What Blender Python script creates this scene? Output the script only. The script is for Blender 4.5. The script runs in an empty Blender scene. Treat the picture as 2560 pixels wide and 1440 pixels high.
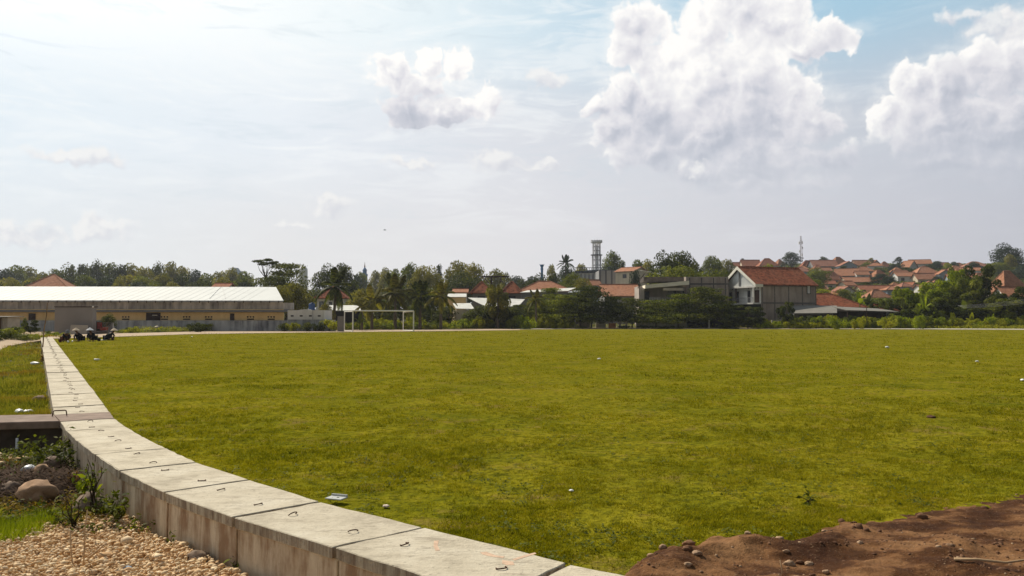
import bpy, bmesh, math, random
import numpy as np
from mathutils import Vector, Matrix, Euler
R = math.radians
scn = bpy.context.scene
col = scn.collection
random.seed(7)
# ---------------------------------------------------------------- camera
F = 1950.0; CU, CV = 1280.0, 720.0; EYE = 1.61; HOR = 795.0
TILT = math.atan((HOR - CV) / F)
cam_d = bpy.data.cameras.new("Camera"); cam = bpy.data.objects.new("Camera", cam_d); col.objects.link(cam)
cam.location = (0, 0, EYE); cam.rotation_euler = (math.pi / 2 + TILT, 0, 0)
cam_d.sensor_width = 36; cam_d.lens = 36 * F / 2560; cam_d.clip_start = 0.1; cam_d.clip_end = 9000
scn.camera = cam
scn.view_settings.view_transform = 'Standard'; scn.view_settings.look = 'None'
scn.view_settings.exposure = 0.0; scn.view_settings.gamma = 1.0
# ---------------------------------------------------------------- sun
SUN_AZ, SUN_EL = R(-42), R(46)          # azimuth from +Y towards +X
sd = Vector((math.sin(SUN_AZ) * math.cos(SUN_EL), math.cos(SUN_AZ) * math.cos(SUN_EL), math.sin(SUN_EL)))
sl = bpy.data.lights.new("Sun", 'SUN'); sl.energy = 5.0; sl.angle = R(0.6); sl.color = (1.0, 0.90, 0.74)
so = bpy.data.objects.new("Sun", sl); col.objects.link(so); so.rotation_euler = sd.to_track_quat('Z', 'Y').to_euler()
so.location = (0, 0, 60)

def ray(u, v):
    a = (u - CU) / F; b = (CV - v) / F
    return Vector((a, math.cos(TILT) - b * math.sin(TILT), math.sin(TILT) + b * math.cos(TILT)))
def P(u, v, D):
    r = ray(u, v); k = D / r.y
    return Vector((r.x * k, D, EYE + r.z * k))
def G(u, v, z=0.0):
    r = ray(u, v); k = (z - EYE) / r.z
    return Vector((r.x * k, r.y * k, z))
def X(u, D): return P(u, HOR, D).x
def Z(v, D): return P(CU, v, D).z

# ---------------------------------------------------------------- node helpers
class NT:
    two_d = False
    def __init__(s, nt): s.nt = nt; s.n = nt.nodes; s.l = nt.links
    def node(s, t, **kw):
        n = s.n.new(t)
        for k, v in kw.items(): setattr(n, k, v)
        return n
    def link(s, a, b): s.l.new(a, b)
    def put(s, inp, v):
        if isinstance(v, bpy.types.NodeSocket): s.l.new(v, inp)
        else: inp.default_value = v
    def math(s, op, a, b=0.0, c=0.0, clamp=False):
        n = s.n.new('ShaderNodeMath'); n.operation = op; n.use_clamp = clamp
        for i, v in enumerate((a, b, c)): s.put(n.inputs[i], v)
        return n.outputs[0]
    def vmath(s, op, a, b=None, c=None):
        n = s.n.new('ShaderNodeVectorMath'); n.operation = op
        s.put(n.inputs[0], a)
        if b is not None: s.put(n.inputs[1], b)
        if c is not None: s.put(n.inputs[2], c)
        return n.outputs[1] if op in ('LENGTH', 'DISTANCE', 'DOT_PRODUCT') else n.outputs[0]
    def noise(s, vec, scale, detail=4, rough=0.5, dist=0.0, w=None):
        n = s.n.new('ShaderNodeTexNoise'); s.put(n.inputs['Vector'], vec)
        if s.two_d: n.noise_dimensions = '2D'
        n.inputs['Scale'].default_value = scale; n.inputs['Detail'].default_value = detail
        n.inputs['Roughness'].default_value = rough; n.inputs['Distortion'].default_value = dist
        return n.outputs['Fac']
    def maprange(s, v, a, b, c=0.0, d=1.0, smooth=False):
        n = s.n.new('ShaderNodeMapRange'); n.interpolation_type = 'SMOOTHSTEP' if smooth else 'LINEAR'
        s.put(n.inputs[0], v)
        for i, k in enumerate((a, b, c, d)): s.put(n.inputs[i + 1], k)
        return n.outputs[0]
    def mix(s, f, a, b, mode='MIX'):
        n = s.n.new('ShaderNodeMix'); n.data_type = 'RGBA'; n.blend_type = mode
        s.put(n.inputs[0], f)
        for i, v in ((6, a), (7, b)):
            if not isinstance(v, bpy.types.NodeSocket): v = tuple(v) + (1.0,) if len(v) == 3 else v
            s.put(n.inputs[i], v)
        return n.outputs[2]
    def ramp(s, f, stops, interp='LINEAR'):
        n = s.n.new('ShaderNodeValToRGB'); cr = n.color_ramp; cr.interpolation = interp
        while len(cr.elements) < len(stops): cr.elements.new(0.5)
        for e, (p, c) in zip(cr.elements, stops):
            e.position = p; e.color = tuple(c) + (1,) if len(c) == 3 else c
        s.put(n.inputs[0], f); return n.outputs[0]

def lin(r, g, b):
    f = lambda c: (c / 255 / 12.92) if c <= 10.3 else ((c / 255 + .055) / 1.055) ** 2.4
    return (f(r), f(g), f(b))

# ---------------------------------------------------------------- sky
W = bpy.data.worlds.new("World"); scn.world = W; W.use_nodes = True
t = NT(W.node_tree); t.n.clear(); NT.two_d = True
W.cycles.sampling_method = 'MANUAL'; W.cycles.sample_map_resolution = 256
STR = 0.10
def sk(r, g, b, k=1.0): return tuple(c * k / STR for c in lin(r, g, b))
KQ = 19.5                                # cloud coordinates: 1 unit = 100 px of the photograph near its middle
def q_of(u, v):
    r = ray(u, v).normalized()
    return (math.atan2(r.x, r.y) * KQ, math.asin(r.z) * KQ)
tc = t.node('ShaderNodeTexCoord'); sep = t.node('ShaderNodeSeparateXYZ'); t.link(tc.outputs['Generated'], sep.inputs[0])
az = t.math('MULTIPLY', t.math('ARCTAN2', sep.outputs[0], sep.outputs[1]), KQ)
el = t.math('MULTIPLY', t.math('ARCSINE', sep.outputs[2]), KQ)
cq = t.node('ShaderNodeCombineXYZ'); t.link(az, cq.inputs[0]); t.link(el, cq.inputs[1]); Q = cq.outputs[0]
sky = t.node('ShaderNodeTexSky'); sky.sky_type = 'NISHITA'; sky.sun_disc = False
sky.sun_elevation = SUN_EL; sky.sun_rotation = SUN_AZ; sky.altitude = 50; sky.air_density = 1.0; sky.dust_density = 1.5; sky.ozone_density = 1.2
# thin veil of high cloud: colour by azimuth at three elevations
azn = t.maprange(az, -60, 60, 0, 1)
def ap(u): return (q_of(u, 400)[0] + 60) / 120
low = t.ramp(azn, [(0.0, sk(118, 118, 120)), (0.25, sk(200, 205, 210)), (ap(0), sk(228, 234, 240)), (ap(700), sk(230, 229, 231)), (ap(1300), sk(229, 226, 229)),
                   (ap(1900), sk(214, 212, 219)), (ap(2560), sk(198, 198, 208)), (0.85, sk(108, 107, 108)), (1.0, sk(84, 84, 86))])
mid = t.ramp(azn, [(0.0, sk(112, 113, 116)), (0.25, sk(215, 222, 225)), (ap(0), sk(230, 241, 248)), (ap(700), sk(235, 241, 247)), (ap(1300), sk(224, 226, 232)),
                   (ap(1900), sk(208, 212, 220)), (ap(2560), sk(196, 202, 213)), (0.85, sk(108, 109, 112)), (1.0, sk(84, 85, 88))])
top = t.ramp(azn, [(0.0, sk(92, 92, 96)), (0.22, sk(235, 240, 240)), (ap(0), sk(252, 255, 254, 1.12)), (ap(600), sk(250, 254, 253, 1.05)), (ap(1100), sk(234, 246, 250)),
                   (ap(1500), sk(198, 222, 236)), (ap(2150), sk(164, 204, 226)), (ap(2560), sk(172, 203, 222)), (0.85, sk(105, 108, 114)), (1.0, sk(85, 87, 92))])
m1 = t.mix(t.maprange(el, q_of(1280, 640)[1], q_of(1280, 330)[1], 0, 1, True), low, mid)
m2 = t.mix(t.maprange(el, q_of(1280, 360)[1], q_of(1280, 40)[1], 0, 1, True), m1, top)
# zenith and the side away from the sun: deeper
m3 = t.mix(t.maprange(el, q_of(1280, -200)[1], 22, 0, 1, True), m2, sk(112, 120, 132))
veil = m3
nish = t.mix(1.0, sky.outputs[0], (1.25, 1.2, 1.15), 'MULTIPLY')
base = t.mix(0.93, nish, veil)
# cirrus streaks
sv = t.vmath('MULTIPLY', Q, (0.22, 0.9, 1))
cir = t.noise(sv, 1.0, 5, 0.62, 0.6)
cir2 = t.noise(t.vmath('MULTIPLY', Q, (0.5, 2.4, 1)), 1.0, 6, 0.65, 0.9)
cz = t.math('MULTIPLY', t.maprange(el, q_of(1280, 700)[1], q_of(1280, 300)[1], 0.12, 1.0), t.maprange(az, 2.5, 9, 1.0, 0.35))
cs = t.math('MULTIPLY', t.maprange(t.math('ADD', t.math('MULTIPLY', cir, 0.6), t.math('MULTIPLY', cir2, 0.4)), 0.47, 0.66, 0, 1, True), cz)
base = t.mix(t.math('MULTIPLY', cs, 0.5), base, sk(250, 252, 252, 1.03))
dk = t.math('MULTIPLY', t.maprange(t.math('ADD', t.math('MULTIPLY', cir, 0.5), t.math('MULTIPLY', cir2, 0.5)), 0.47, 0.34, 0, 1, True), cz)
base = t.mix(t.math('MULTIPLY', dk, 0.28), base, sk(200, 216, 226))

def cloud_group(name, puffs, fa=0.9, fs=1.1, va=0.35, vs=1.6, kk=0.22):
    g = bpy.data.node_groups.new(name, 'ShaderNodeTree')
    g.interface.new_socket('Q', in_out='INPUT', socket_type='NodeSocketVector')
    g.interface.new_socket('D', in_out='OUTPUT', socket_type='NodeSocketFloat')
    g.interface.new_socket('N', in_out='OUTPUT', socket_type='NodeSocketFloat')
    s = NT(g); gi = s.node('NodeGroupInput'); go = s.node('NodeGroupOutput'); q = gi.outputs[0]
    wn = s.node('ShaderNodeTexNoise'); wn.noise_dimensions = '2D'; s.link(q, wn.inputs['Vector']); wn.inputs['Scale'].default_value = 1.7; wn.inputs['Detail'].default_value = 4
    wv = s.vmath('MULTIPLY', s.vmath('SUBTRACT', wn.outputs['Color'], (0.5, 0.5, 0.5)), (0.75, 0.75, 0))
    qw = s.vmath('ADD', q, wv)
    acc = None
    for (u, v, rx, ry) in puffs:
        cx, cy = q_of(u, v); ix, iy = 100 / rx, 100 / ry
        L = s.vmath('LENGTH', s.vmath('MULTIPLY_ADD', qw, (ix, iy, 0), (-cx * ix, -cy * iy, 0)))
        acc = L if acc is None else s.math('SMOOTH_MIN', acc, L, kk)
    n1 = s.noise(q, fs, 7, 0.58)
    n2 = s.noise(qw, fs * 2.4, 5, 0.6)
    vo = s.node('ShaderNodeTexVoronoi'); vo.feature = 'SMOOTH_F1'; vo.voronoi_dimensions = '2D'; vo.inputs['Scale'].default_value = vs; vo.inputs['Smoothness'].default_value = 0.25
    s.link(qw, vo.inputs['Vector'])
    vo2 = s.node('ShaderNodeTexVoronoi'); vo2.feature = 'SMOOTH_F1'; vo2.voronoi_dimensions = '2D'; vo2.inputs['Scale'].default_value = vs * 2.4; vo2.inputs['Smoothness'].default_value = 0.25
    s.link(qw, vo2.inputs['Vector'])
    b = s.math('ADD', s.math('MULTIPLY', s.math('SUBTRACT', 0.42, vo.outputs['Distance']), va), s.math('MULTIPLY', s.math('SUBTRACT', 0.42, vo2.outputs['Distance']), va * 0.5))
    base_ = s.math('SUBTRACT', 1.0, acc)
    n_ = s.math('ADD', s.math('MULTIPLY', base_, 0.5), s.math('ADD', s.math('MULTIPLY', s.math('SUBTRACT', n1, 0.5), fa * 1.3), s.math('ADD', s.math('MULTIPLY', s.math('SUBTRACT', n2, 0.5), fa * 0.42), s.math('MULTIPLY', b, 0.62))))
    s.link(s.math('ADD', s.math('ADD', base_, s.math('MULTIPLY', s.math('SUBTRACT', n1, 0.5), fa)), b), go.inputs[0])
    s.link(n_, go.inputs[1])
    return g
def density(g, vec):
    n = t.node('ShaderNodeGroup'); n.node_tree = g; t.put(n.inputs[0], vec); return n.outputs[0], n.outputs[1]

cum = [(1595, 60, 73, 65), (1572, 118, 59, 56), (1650, 150, 97, 86), (1760, 80, 84, 79), (1850, 20, 123, 91), (1950, 60, 98, 81), (2000, 120, 80, 64), (2088, 84, 57, 42), (1560, 235, 80, 61), (1500, 268, 49, 38), (1530, 330, 59, 56), (1640, 290, 133, 99), (1770, 200, 145, 111), (1880, 190, 133, 123), (1985, 230, 65, 74), (2030, 300, 70, 61), (1920, 310, 133, 99), (1780, 345, 170, 86), (1620, 385, 115, 55), (1900, 405, 181, 67), (2090, 402, 90, 37), (1740, 430, 133, 49), (1860, 462, 206, 51), (2010, 462, 145, 44), (985, 174, 56, 49), (1068, 157, 47, 43), (1140, 172, 43, 45), (1062, 220, 80, 45), (1010, 268, 71, 40), (1100, 284, 109, 36), (1228, 256, 45, 36), (1165, 268, 54, 32), (2285, 205, 56, 49), (2215, 292, 54, 52), (2360, 222, 82, 71), (2450, 155, 71, 54), (2530, 170, 92, 81), (2610, 130, 92, 102), (2340, 312, 141, 84), (2500, 330, 185, 114), (2420, 400, 190, 52), (2560, 410, 120, 70)]
gA = cloud_group('cumulus_density', cum, 0.62, 0.8, 0.4, 1.7)
off = (-0.12, 0.16, 0)
dA, nA = density(gA, Q); dB, nB = density(gA, t.vmath('ADD', Q, off))
fade = t.maprange(el, q_of(1700, 560)[1], q_of(1700, 310)[1], 0.0, 1.0, True)
edge = t.maprange(fade, 0, 1, 0.95, 0.30)
aA = t.math('MULTIPLY', t.math('MAXIMUM', t.maprange(dA, 0.0, edge, 0, 1, True), t.math('MULTIPLY', t.maprange(dA, -0.55, 0.2, 0, 1, True), t.maprange(cir, 0.40, 0.62, 0.0, 0.32))), t.maprange(fade, 0, 1, 0.12, 1.0))
rel = t.math('MULTIPLY', t.math('SUBTRACT', nA, nB), 1.15)
thick = t.maprange(dA, 0.05, 0.75, 0.36, 0.0, True)
big = t.math('MULTIPLY', t.math('SUBTRACT', t.noise(Q, 0.55, 3, 0.5), 0.5), 1.1)
vert = t.maprange(el, q_of(1700, 450)[1], q_of(1700, 150)[1], 0.02, 0.52)
vert2 = t.maprange(el, q_of(1060, 330)[1], q_of(1060, 190)[1], 0.10, 0.50)
isl = t.math('LESS_THAN', az, q_of(1370, 200)[0])
vert = t.math('ADD', t.math('MULTIPLY', vert2, isl), t.math('MULTIPLY', vert, t.math('SUBTRACT', 1.0, isl)))
lum = t.math('ADD', t.math('ADD', rel, thick), t.math('ADD', vert, t.math('ADD', big, 0.15)))
cA = t.ramp(lum, [(0.0, sk(184, 189, 202)), (0.28, sk(205, 207, 217)), (0.52, sk(226, 225, 231)), (0.75, sk(241, 240, 242)), (1.0, sk(254, 252, 249, 1.05))])
base = t.mix(aA, base, cA)
# small and soft clouds
sm = [(1240, 405, 75, 32), (1335, 415, 80, 20), (1735, 418, 36, 24), (830, 512, 55, 42), (740, 558, 60, 18), (1365, 195, 60, 28), (190, 392, 100, 22), (250, 575, 80, 42), (60, 590, 100, 36), (2490, 62, 90, 40), (2410, 38, 50, 18), (1030, 410, 90, 16)]
gB = cloud_group('small_cloud_density', sm, 1.1, 1.3, 0.4, 2.4)
sA, sN = density(gB, Q); sB, sM = density(gB, t.vmath('ADD', Q, off))
aB = t.math('MULTIPLY', t.maprange(sA, -0.1, 0.65, 0, 1, True), 0.82)
lb = t.math('ADD', 0.66, t.math('MULTIPLY', t.math('SUBTRACT', sN, sM), 1.0))
cB = t.ramp(lb, [(0.0, sk(204, 207, 216)), (0.5, sk(222, 223, 229)), (1.0, sk(246, 245, 244))])
base = t.mix(aB, base, cB)
plain = t.mix(1.0, veil, (1, 1, 1), 'MULTIPLY')
NT.two_d = False
bg = t.node('ShaderNodeBackground'); bg.inputs[1].default_value = STR; t.link(base, bg.inputs[0])
bg2 = t.node('ShaderNodeBackground'); bg2.inputs[1].default_value = STR; t.link(plain, bg2.inputs[0])
# clouds are worked out only in the part of the sky that has them
ms = t.node('ShaderNodeMixShader')
inside = t.math('MULTIPLY', t.math('MULTIPLY', t.math('GREATER_THAN', el, -0.5), t.math('LESS_THAN', el, 10.5)), t.math('LESS_THAN', t.math('ABSOLUTE', az), 16.5))
t.link(inside, ms.inputs[0]); t.link(bg2.outputs[0], ms.inputs[1]); t.link(bg.outputs[0], ms.inputs[2])
wo = t.node('ShaderNodeOutputWorld'); t.link(ms.outputs[0], wo.inputs[0])
# ================================================================ helpers
def tag(o, label=None, cat=None, group=None, kind=None):
    if label: o['label'] = label
    if cat: o['category'] = cat
    if group: o['group'] = group
    if kind: o['kind'] = kind
    return o
def thing(name, label, cat, loc=(0, 0, 0), rz=0.0, group=None):
    o = bpy.data.objects.new(name, None); col.objects.link(o); o.empty_display_size = 0.2
    o.location = loc; o.rotation_euler = (0, 0, rz); return tag(o, label, cat, group)
def link_mesh(name, me, mat=None, parent=None, loc=(0, 0, 0), rz=0.0):
    o = bpy.data.objects.new(name, me); col.objects.link(o)
    o.location = loc; o.rotation_euler = (0, 0, rz)
    if mat is not None and not me.materials: me.materials.append(mat)
    if parent is not None: o.parent = parent
    return o
def np_mesh(name, verts, faces, smooth=False, tone=None):
    verts = np.ascontiguousarray(verts, dtype=np.float32); faces = np.ascontiguousarray(faces, dtype=np.int32)
    me = bpy.data.meshes.new(name); nv, nf, k = len(verts), len(faces), faces.shape[1]
    me.vertices.add(nv); me.vertices.foreach_set('co', verts.ravel())
    me.loops.add(nf * k); me.loops.foreach_set('vertex_index', faces.ravel())
    me.polygons.add(nf); me.polygons.foreach_set('loop_start', np.arange(0, nf * k, k, dtype=np.int32))
    me.polygons.foreach_set('loop_total', np.full(nf, k, dtype=np.int32))
    if smooth: me.polygons.foreach_set('use_smooth', np.ones(nf, dtype=bool))
    if tone is not None:
        a = me.attributes.new('tone', 'FLOAT', 'POINT'); a.data.foreach_set('value', np.ascontiguousarray(tone, dtype=np.float32))
    me.update(calc_edges=True); return me
def dup(root, loc=None, rz=None, scale=None, label=None, group=None, cat=None):
    r = root.copy(); col.objects.link(r)
    if loc is not None: r.location = loc
    if rz is not None: r.rotation_euler = (0, 0, rz)
    if scale is not None: r.scale = scale
    if label: r['label'] = label
    if group: r['group'] = group
    if cat: r['category'] = cat
    for ch in list(root.children):
        c = ch.copy(); col.objects.link(c); c.parent = r
        for g in list(ch.children):
            d = g.copy(); col.objects.link(d); d.parent = c
    return r
class MB:
    def __init__(s): s.v = []; s.f = []
    def add(s, vs, fs):
        b = len(s.v); s.v += [tuple(p) for p in vs]; s.f += [tuple(b + i for i in f) for f in fs]; return s
    def hexa(s, p): # 4 bottom (ccw), 4 top
        return s.add(p, [(3, 2, 1, 0), (4, 5, 6, 7), (0, 1, 5, 4), (1, 2, 6, 5), (2, 3, 7, 6), (3, 0, 4, 7)])
    def box(s, x0, x1, y0, y1, z0, z1):
        return s.hexa([(x0, y0, z0), (x1, y0, z0), (x1, y1, z0), (x0, y1, z0), (x0, y0, z1), (x1, y0, z1), (x1, y1, z1), (x0, y1, z1)])
    def prism(s, poly, z0, z1): # poly ccw in xy
        n = len(poly)
        return s.add([(x, y, z0) for x, y in poly] + [(x, y, z1) for x, y in poly],
                     [tuple(range(n))[::-1], tuple(range(n, 2 * n))] + [(i, (i + 1) % n, n + (i + 1) % n, n + i) for i in range(n)])
    def tube(s, pts, rad, n=8, cap=True):
        pts = [Vector(p) for p in pts]; m = len(pts)
        rad = rad if hasattr(rad, '__len__') else [rad] * m
        b = len(s.v); up = Vector((0.13, 0.31, 0.94)).normalized()
        for i, p in enumerate(pts):
            d = (pts[min(i + 1, m - 1)] - pts[max(i - 1, 0)]).normalized()
            a = d.cross(up)
            if a.length < .05: a = d.cross(Vector((1, 0, 0)))
            a.normalize(); c = d.cross(a)
            for k in range(n):
                th = 2 * math.pi * k / n; s.v.append(tuple(p + (a * math.cos(th) + c * math.sin(th)) * rad[i]))
        for i in range(m - 1):
            for k in range(n):
                s.f.append((b + i * n + k, b + i * n + (k + 1) % n, b + (i + 1) * n + (k + 1) % n, b + (i + 1) * n + k))
        if cap:
            s.f.append(tuple(b + k for k in range(n))[::-1]); s.f.append(tuple(b + (m - 1) * n + k for k in range(n)))
        return s
    def lathe(s, prof, n=16, c=(0, 0, 0)):
        b = len(s.v)
        for r, z in prof:
            for k in range(n):
                th = 2 * math.pi * k / n; s.v.append((c[0] + r * math.cos(th), c[1] + r * math.sin(th), c[2] + z))
        for i in range(len(prof) - 1):
            for k in range(n): s.f.append((b + i * n + k, b + i * n + (k + 1) % n, b + (i + 1) * n + (k + 1) % n, b + (i + 1) * n + k))
        return s
    def mesh(s, name, bevel=0.0, smooth=False, seg=1):
        me = bpy.data.meshes.new(name); me.from_pydata(s.v, [], s.f)
        bm = bmesh.new(); bm.from_mesh(me); bmesh.ops.recalc_face_normals(bm, faces=bm.faces)
        if bevel: bmesh.ops.bevel(bm, geom=bm.edges[:], offset=bevel, segments=seg, affect='EDGES', clamp_overlap=True)
        bm.to_mesh(me); bm.free()
        if smooth:
            for p in me.polygons: p.use_smooth = True
        return me
    def build(s, name, mat, parent=None, bevel=0.0, smooth=False, loc=(0, 0, 0), rz=0.0):
        return link_mesh(name, s.mesh(name, bevel, smooth), mat, parent, loc, rz)

def hash2(ix, iy, seed):
    h = (ix.astype(np.int64) * 374761393 + iy.astype(np.int64) * 668265263 + seed * 974711) & 0x7fffffff
    h = ((h ^ (h >> 13)) * 1274126177) & 0x7fffffff
    return ((h ^ (h >> 16)) & 0xffff) / 65535.0
def vnoise(x, y, seed=0):
    x = np.asarray(x, float); y = np.asarray(y, float)
    ix = np.floor(x); iy = np.floor(y); fx = x - ix; fy = y - iy
    fx = fx * fx * (3 - 2 * fx); fy = fy * fy * (3 - 2 * fy)
    a = hash2(ix, iy, seed); b = hash2(ix + 1, iy, seed); c = hash2(ix, iy + 1, seed); d = hash2(ix + 1, iy + 1, seed)
    return (a * (1 - fx) + b * fx) * (1 - fy) + (c * (1 - fx) + d * fx) * fy
def fbm(x, y, seed=0, oct=4, rough=0.5):
    s = 0; a = 1; n = 0
    for o in range(oct):
        s = s + a * vnoise(x * 2 ** o, y * 2 ** o, seed + o * 17); n += a; a *= rough
    return s / n

# ================================================================ materials
def new_mat(name):
    m = bpy.data.materials.new(name); m.use_nodes = True
    t = NT(m.node_tree); b = m.node_tree.nodes['Principled BSDF']; return m, t, b
def objco(t): return t.node('ShaderNodeTexCoord').outputs['Object']
def posco(t): return t.node('ShaderNodeNewGeometry').outputs['Position']
def bump(t, b, h, strength=0.3, dist=0.02):
    n = t.node('ShaderNodeBump'); n.inputs['Strength'].default_value = strength; n.inputs['Distance'].default_value = dist
    t.link(h, n.inputs['Height']); t.link(n.outputs[0], b.inputs['Normal'])
def simple(name, c, rough=0.7, var=0.15, scale=3.0, metal=0.0, spec=0.1):
    m, t, b = new_mat(name); co = posco(t)
    n = t.noise(co, scale, 5, 0.6)
    a = tuple(x * (1 - var) for x in c); d = tuple(min(1, x * (1 + var)) for x in c)
    t.link(t.mix(t.maprange(n, .3, .7), a, d), b.inputs['Base Color'])
    b.inputs['Roughness'].default_value = rough; b.inputs['Metallic'].default_value = metal
    b.inputs['Specular IOR Level'].default_value = spec
    return m
def wall_mat(name, c, dirt=(0.10, 0.09, 0.085), amt=0.5, sc=1.0, courses=0.0, rough=0.9):
    m, t, b = new_mat(name); co = posco(t)
    st = t.noise(t.vmath('MULTIPLY', co, (1.6 * sc, 1.6 * sc, 0.22 * sc)), 1.0, 5, 0.65)
    bl = t.noise(co, 0.55 * sc, 5, 0.6)
    f = t.maprange(t.math('ADD', t.math('MULTIPLY', st, .6), t.math('MULTIPLY', bl, .4)), 0.40, 0.66, 0, amt)
    cc = t.mix(f, c, dirt)
    cc = t.mix(t.maprange(t.noise(co, 9 * sc, 3, .6), .3, .7, 0, .3), cc, tuple(x * .6 for x in c))
    if courses:
        w = t.node('ShaderNodeTexWave'); w.bands_direction = 'Z'; w.inputs['Scale'].default_value = courses; w.inputs['Distortion'].default_value = 0.3
        t.link(co, w.inputs['Vector'])
        cc = t.mix(t.maprange(w.outputs['Fac'], 0.0, 0.22, .35, 0), cc, tuple(x * .45 for x in c))
    t.link(cc, b.inputs['Base Color']); b.inputs['Roughness'].default_value = rough; b.inputs['Specular IOR Level'].default_value = 0.2
    bump(t, b, st, .3, .03); return m
def tile_mat(name, c1, c2, c3, sc=1.0, moss=0.25):
    m, t, b = new_mat(name); co = objco(t); po = posco(t)
    vo = t.node('ShaderNodeTexVoronoi'); vo.inputs['Scale'].default_value = 3.2 * sc; t.link(po, vo.inputs['Vector'])
    sp = t.node('ShaderNodeSeparateColor'); t.link(vo.outputs['Color'], sp.inputs[0])
    cc = t.mix(sp.outputs[0], c1, c2)
    big = t.noise(po, 0.7 * sc, 5, 0.65)
    cc = t.mix(t.maprange(big, .42, .68, 0, .8), cc, c3)
    dk = t.noise(po, 2.1 * sc, 5, 0.7)
    cc = t.mix(t.maprange(dk, .48, .66, 0, moss * 2.2), cc, tuple(x * .28 for x in c2))
    w = t.node('ShaderNodeTexWave'); w.bands_direction = 'Z'; w.inputs['Scale'].default_value = 1.9; w.inputs['Distortion'].default_value = 0.5; t.link(co, w.inputs['Vector'])
    w2 = t.node('ShaderNodeTexWave'); w2.bands_direction = 'X'; w2.inputs['Scale'].default_value = 1.5; w2.inputs['Distortion'].default_value = 0.3; t.link(co, w2.inputs['Vector'])
    cc = t.mix(t.maprange(w.outputs['Fac'], 0, .3, .4, 0), cc, tuple(x * .35 for x in c2))
    cc = t.mix(t.maprange(w2.outputs['Fac'], 0, .25, .28, 0), cc, tuple(x * .35 for x in c2))
    t.link(cc, b.inputs['Base Color']); b.inputs['Roughness'].default_value = .85; b.inputs['Specular IOR Level'].default_value = .06
    bump(t, b, t.math('ADD', w.outputs['Fac'], t.math('ADD', w2.outputs['Fac'], sp.outputs[1])), .7, .05); return m
def leaf_mat(name, dark, mid, light, trans=0.35, clump=0.8, spec=.25):
    m, t, b = new_mat(name)
    at = t.node('ShaderNodeAttribute'); at.attribute_name = 'tone'
    oi = t.node('ShaderNodeObjectInfo')
    n = t.noise(objco(t), clump, 3, 0.6)
    f = t.math('ADD', t.math('MULTIPLY', at.outputs['Fac'], .55), t.math('ADD', t.math('MULTIPLY', t.maprange(n, .3, .7), .45), t.math('MULTIPLY', t.math('SUBTRACT', oi.outputs['Random'], .5), .25)), clamp=True)
    c = t.ramp(f, [(0.0, dark), (0.5, mid), (1.0, light)])
    t.link(c, b.inputs['Base Color']); b.inputs['Roughness'].default_value = .6; b.inputs['Specular IOR Level'].default_value = spec * .35
    tr = t.node('ShaderNodeBsdfTranslucent'); t.link(t.mix(1.0, c, (1.15, 1.15, .45), 'MULTIPLY'), tr.inputs[0])
    mx = t.node('ShaderNodeMixShader'); mx.inputs[0].default_value = trans
    t.link(b.outputs[0], mx.inputs[1]); t.link(tr.outputs[0], mx.inputs[2])
    t.link(mx.outputs[0], m.node_tree.nodes['Material Output'].inputs['Surface']); return m

M = {}
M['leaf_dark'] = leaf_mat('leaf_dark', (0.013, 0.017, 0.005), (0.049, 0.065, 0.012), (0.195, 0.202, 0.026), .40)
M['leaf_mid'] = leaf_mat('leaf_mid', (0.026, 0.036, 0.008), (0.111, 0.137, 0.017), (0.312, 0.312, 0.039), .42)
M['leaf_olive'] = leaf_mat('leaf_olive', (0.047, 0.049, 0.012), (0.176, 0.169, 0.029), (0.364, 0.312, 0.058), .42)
M['leaf_blue'] = leaf_mat('leaf_blue', (0.013, 0.023, 0.017), (0.034, 0.055, 0.031), (0.072, 0.098, 0.047), .25)
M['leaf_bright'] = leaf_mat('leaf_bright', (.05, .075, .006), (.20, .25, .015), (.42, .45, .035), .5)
M['leaf_bush'] = leaf_mat('leaf_bush', (.055, .075, .006), (.26, .27, .016), (.48, .46, .035), .5, 1.1)
M['leaf_palm'] = leaf_mat('leaf_palm', (0.034, 0.039, 0.010), (0.111, 0.111, 0.021), (0.260, 0.221, 0.046), 0.36)
M['leaf_dry'] = leaf_mat('leaf_dry', (.06, .03, .008), (.17, .09, .018), (.30, .19, .04), .35, 2.0)
M['leaf_weed'] = leaf_mat('leaf_weed', (.025, .035, .006), (.09, .11, .014), (.22, .24, .035), .4, 2.5)
M['bark'] = simple('bark', (.055, .042, .030), .95, .35, 4)
M['bark_pale'] = simple('bark_pale', (.14, .115, .085), .95, .3, 4)
M['white_paint'] = simple('white_paint', (.74, .73, .69), .5, .10, 6)
M['roof_white'] = simple('roof_white', (.61, .635, .63), .6, .06, .35, spec=.15)
M['metal_roof'] = simple('metal_roof', (.62, .62, .58), .5, .18, .8)
M['asbestos'] = wall_mat('asbestos', (.25, .24, .215), amt=.5)
M['concrete_old'] = wall_mat('concrete_old', (.66, .61, .57), (.09, .085, .095), 1.0, 1.0)
M['concrete_blue'] = wall_mat('concrete_blue', (.48, .50, .51), (.06, .065, .085), 1.0, 1.2)
M['yellow_wall'] = wall_mat('yellow_wall', (.92, .68, .33), (.55, .35, .15), 0.45, .8)
M['gray_wall'] = wall_mat('gray_wall', (.20, .19, .182), (.12, .115, .11), .5, .8)
M['white_wall'] = wall_mat('white_wall', (.74, .73, .69), (.22, .21, .20), .45, .8)
M['offwhite_wall'] = wall_mat('offwhite_wall', (.72, .72, .70), (.25, .25, .25), .4, .6)
M['cream_wall'] = wall_mat('cream_wall', (.70, .60, .46), (.25, .2, .15), .45, .7)
M['blue_wall'] = wall_mat('blue_wall', (.30, .36, .42), (.15, .17, .2), .4, .7)
M['brick_block'] = wall_mat('brick_block', (.50, .42, .355), (.17, .135, .12), .9, .7, 2.6)
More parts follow.
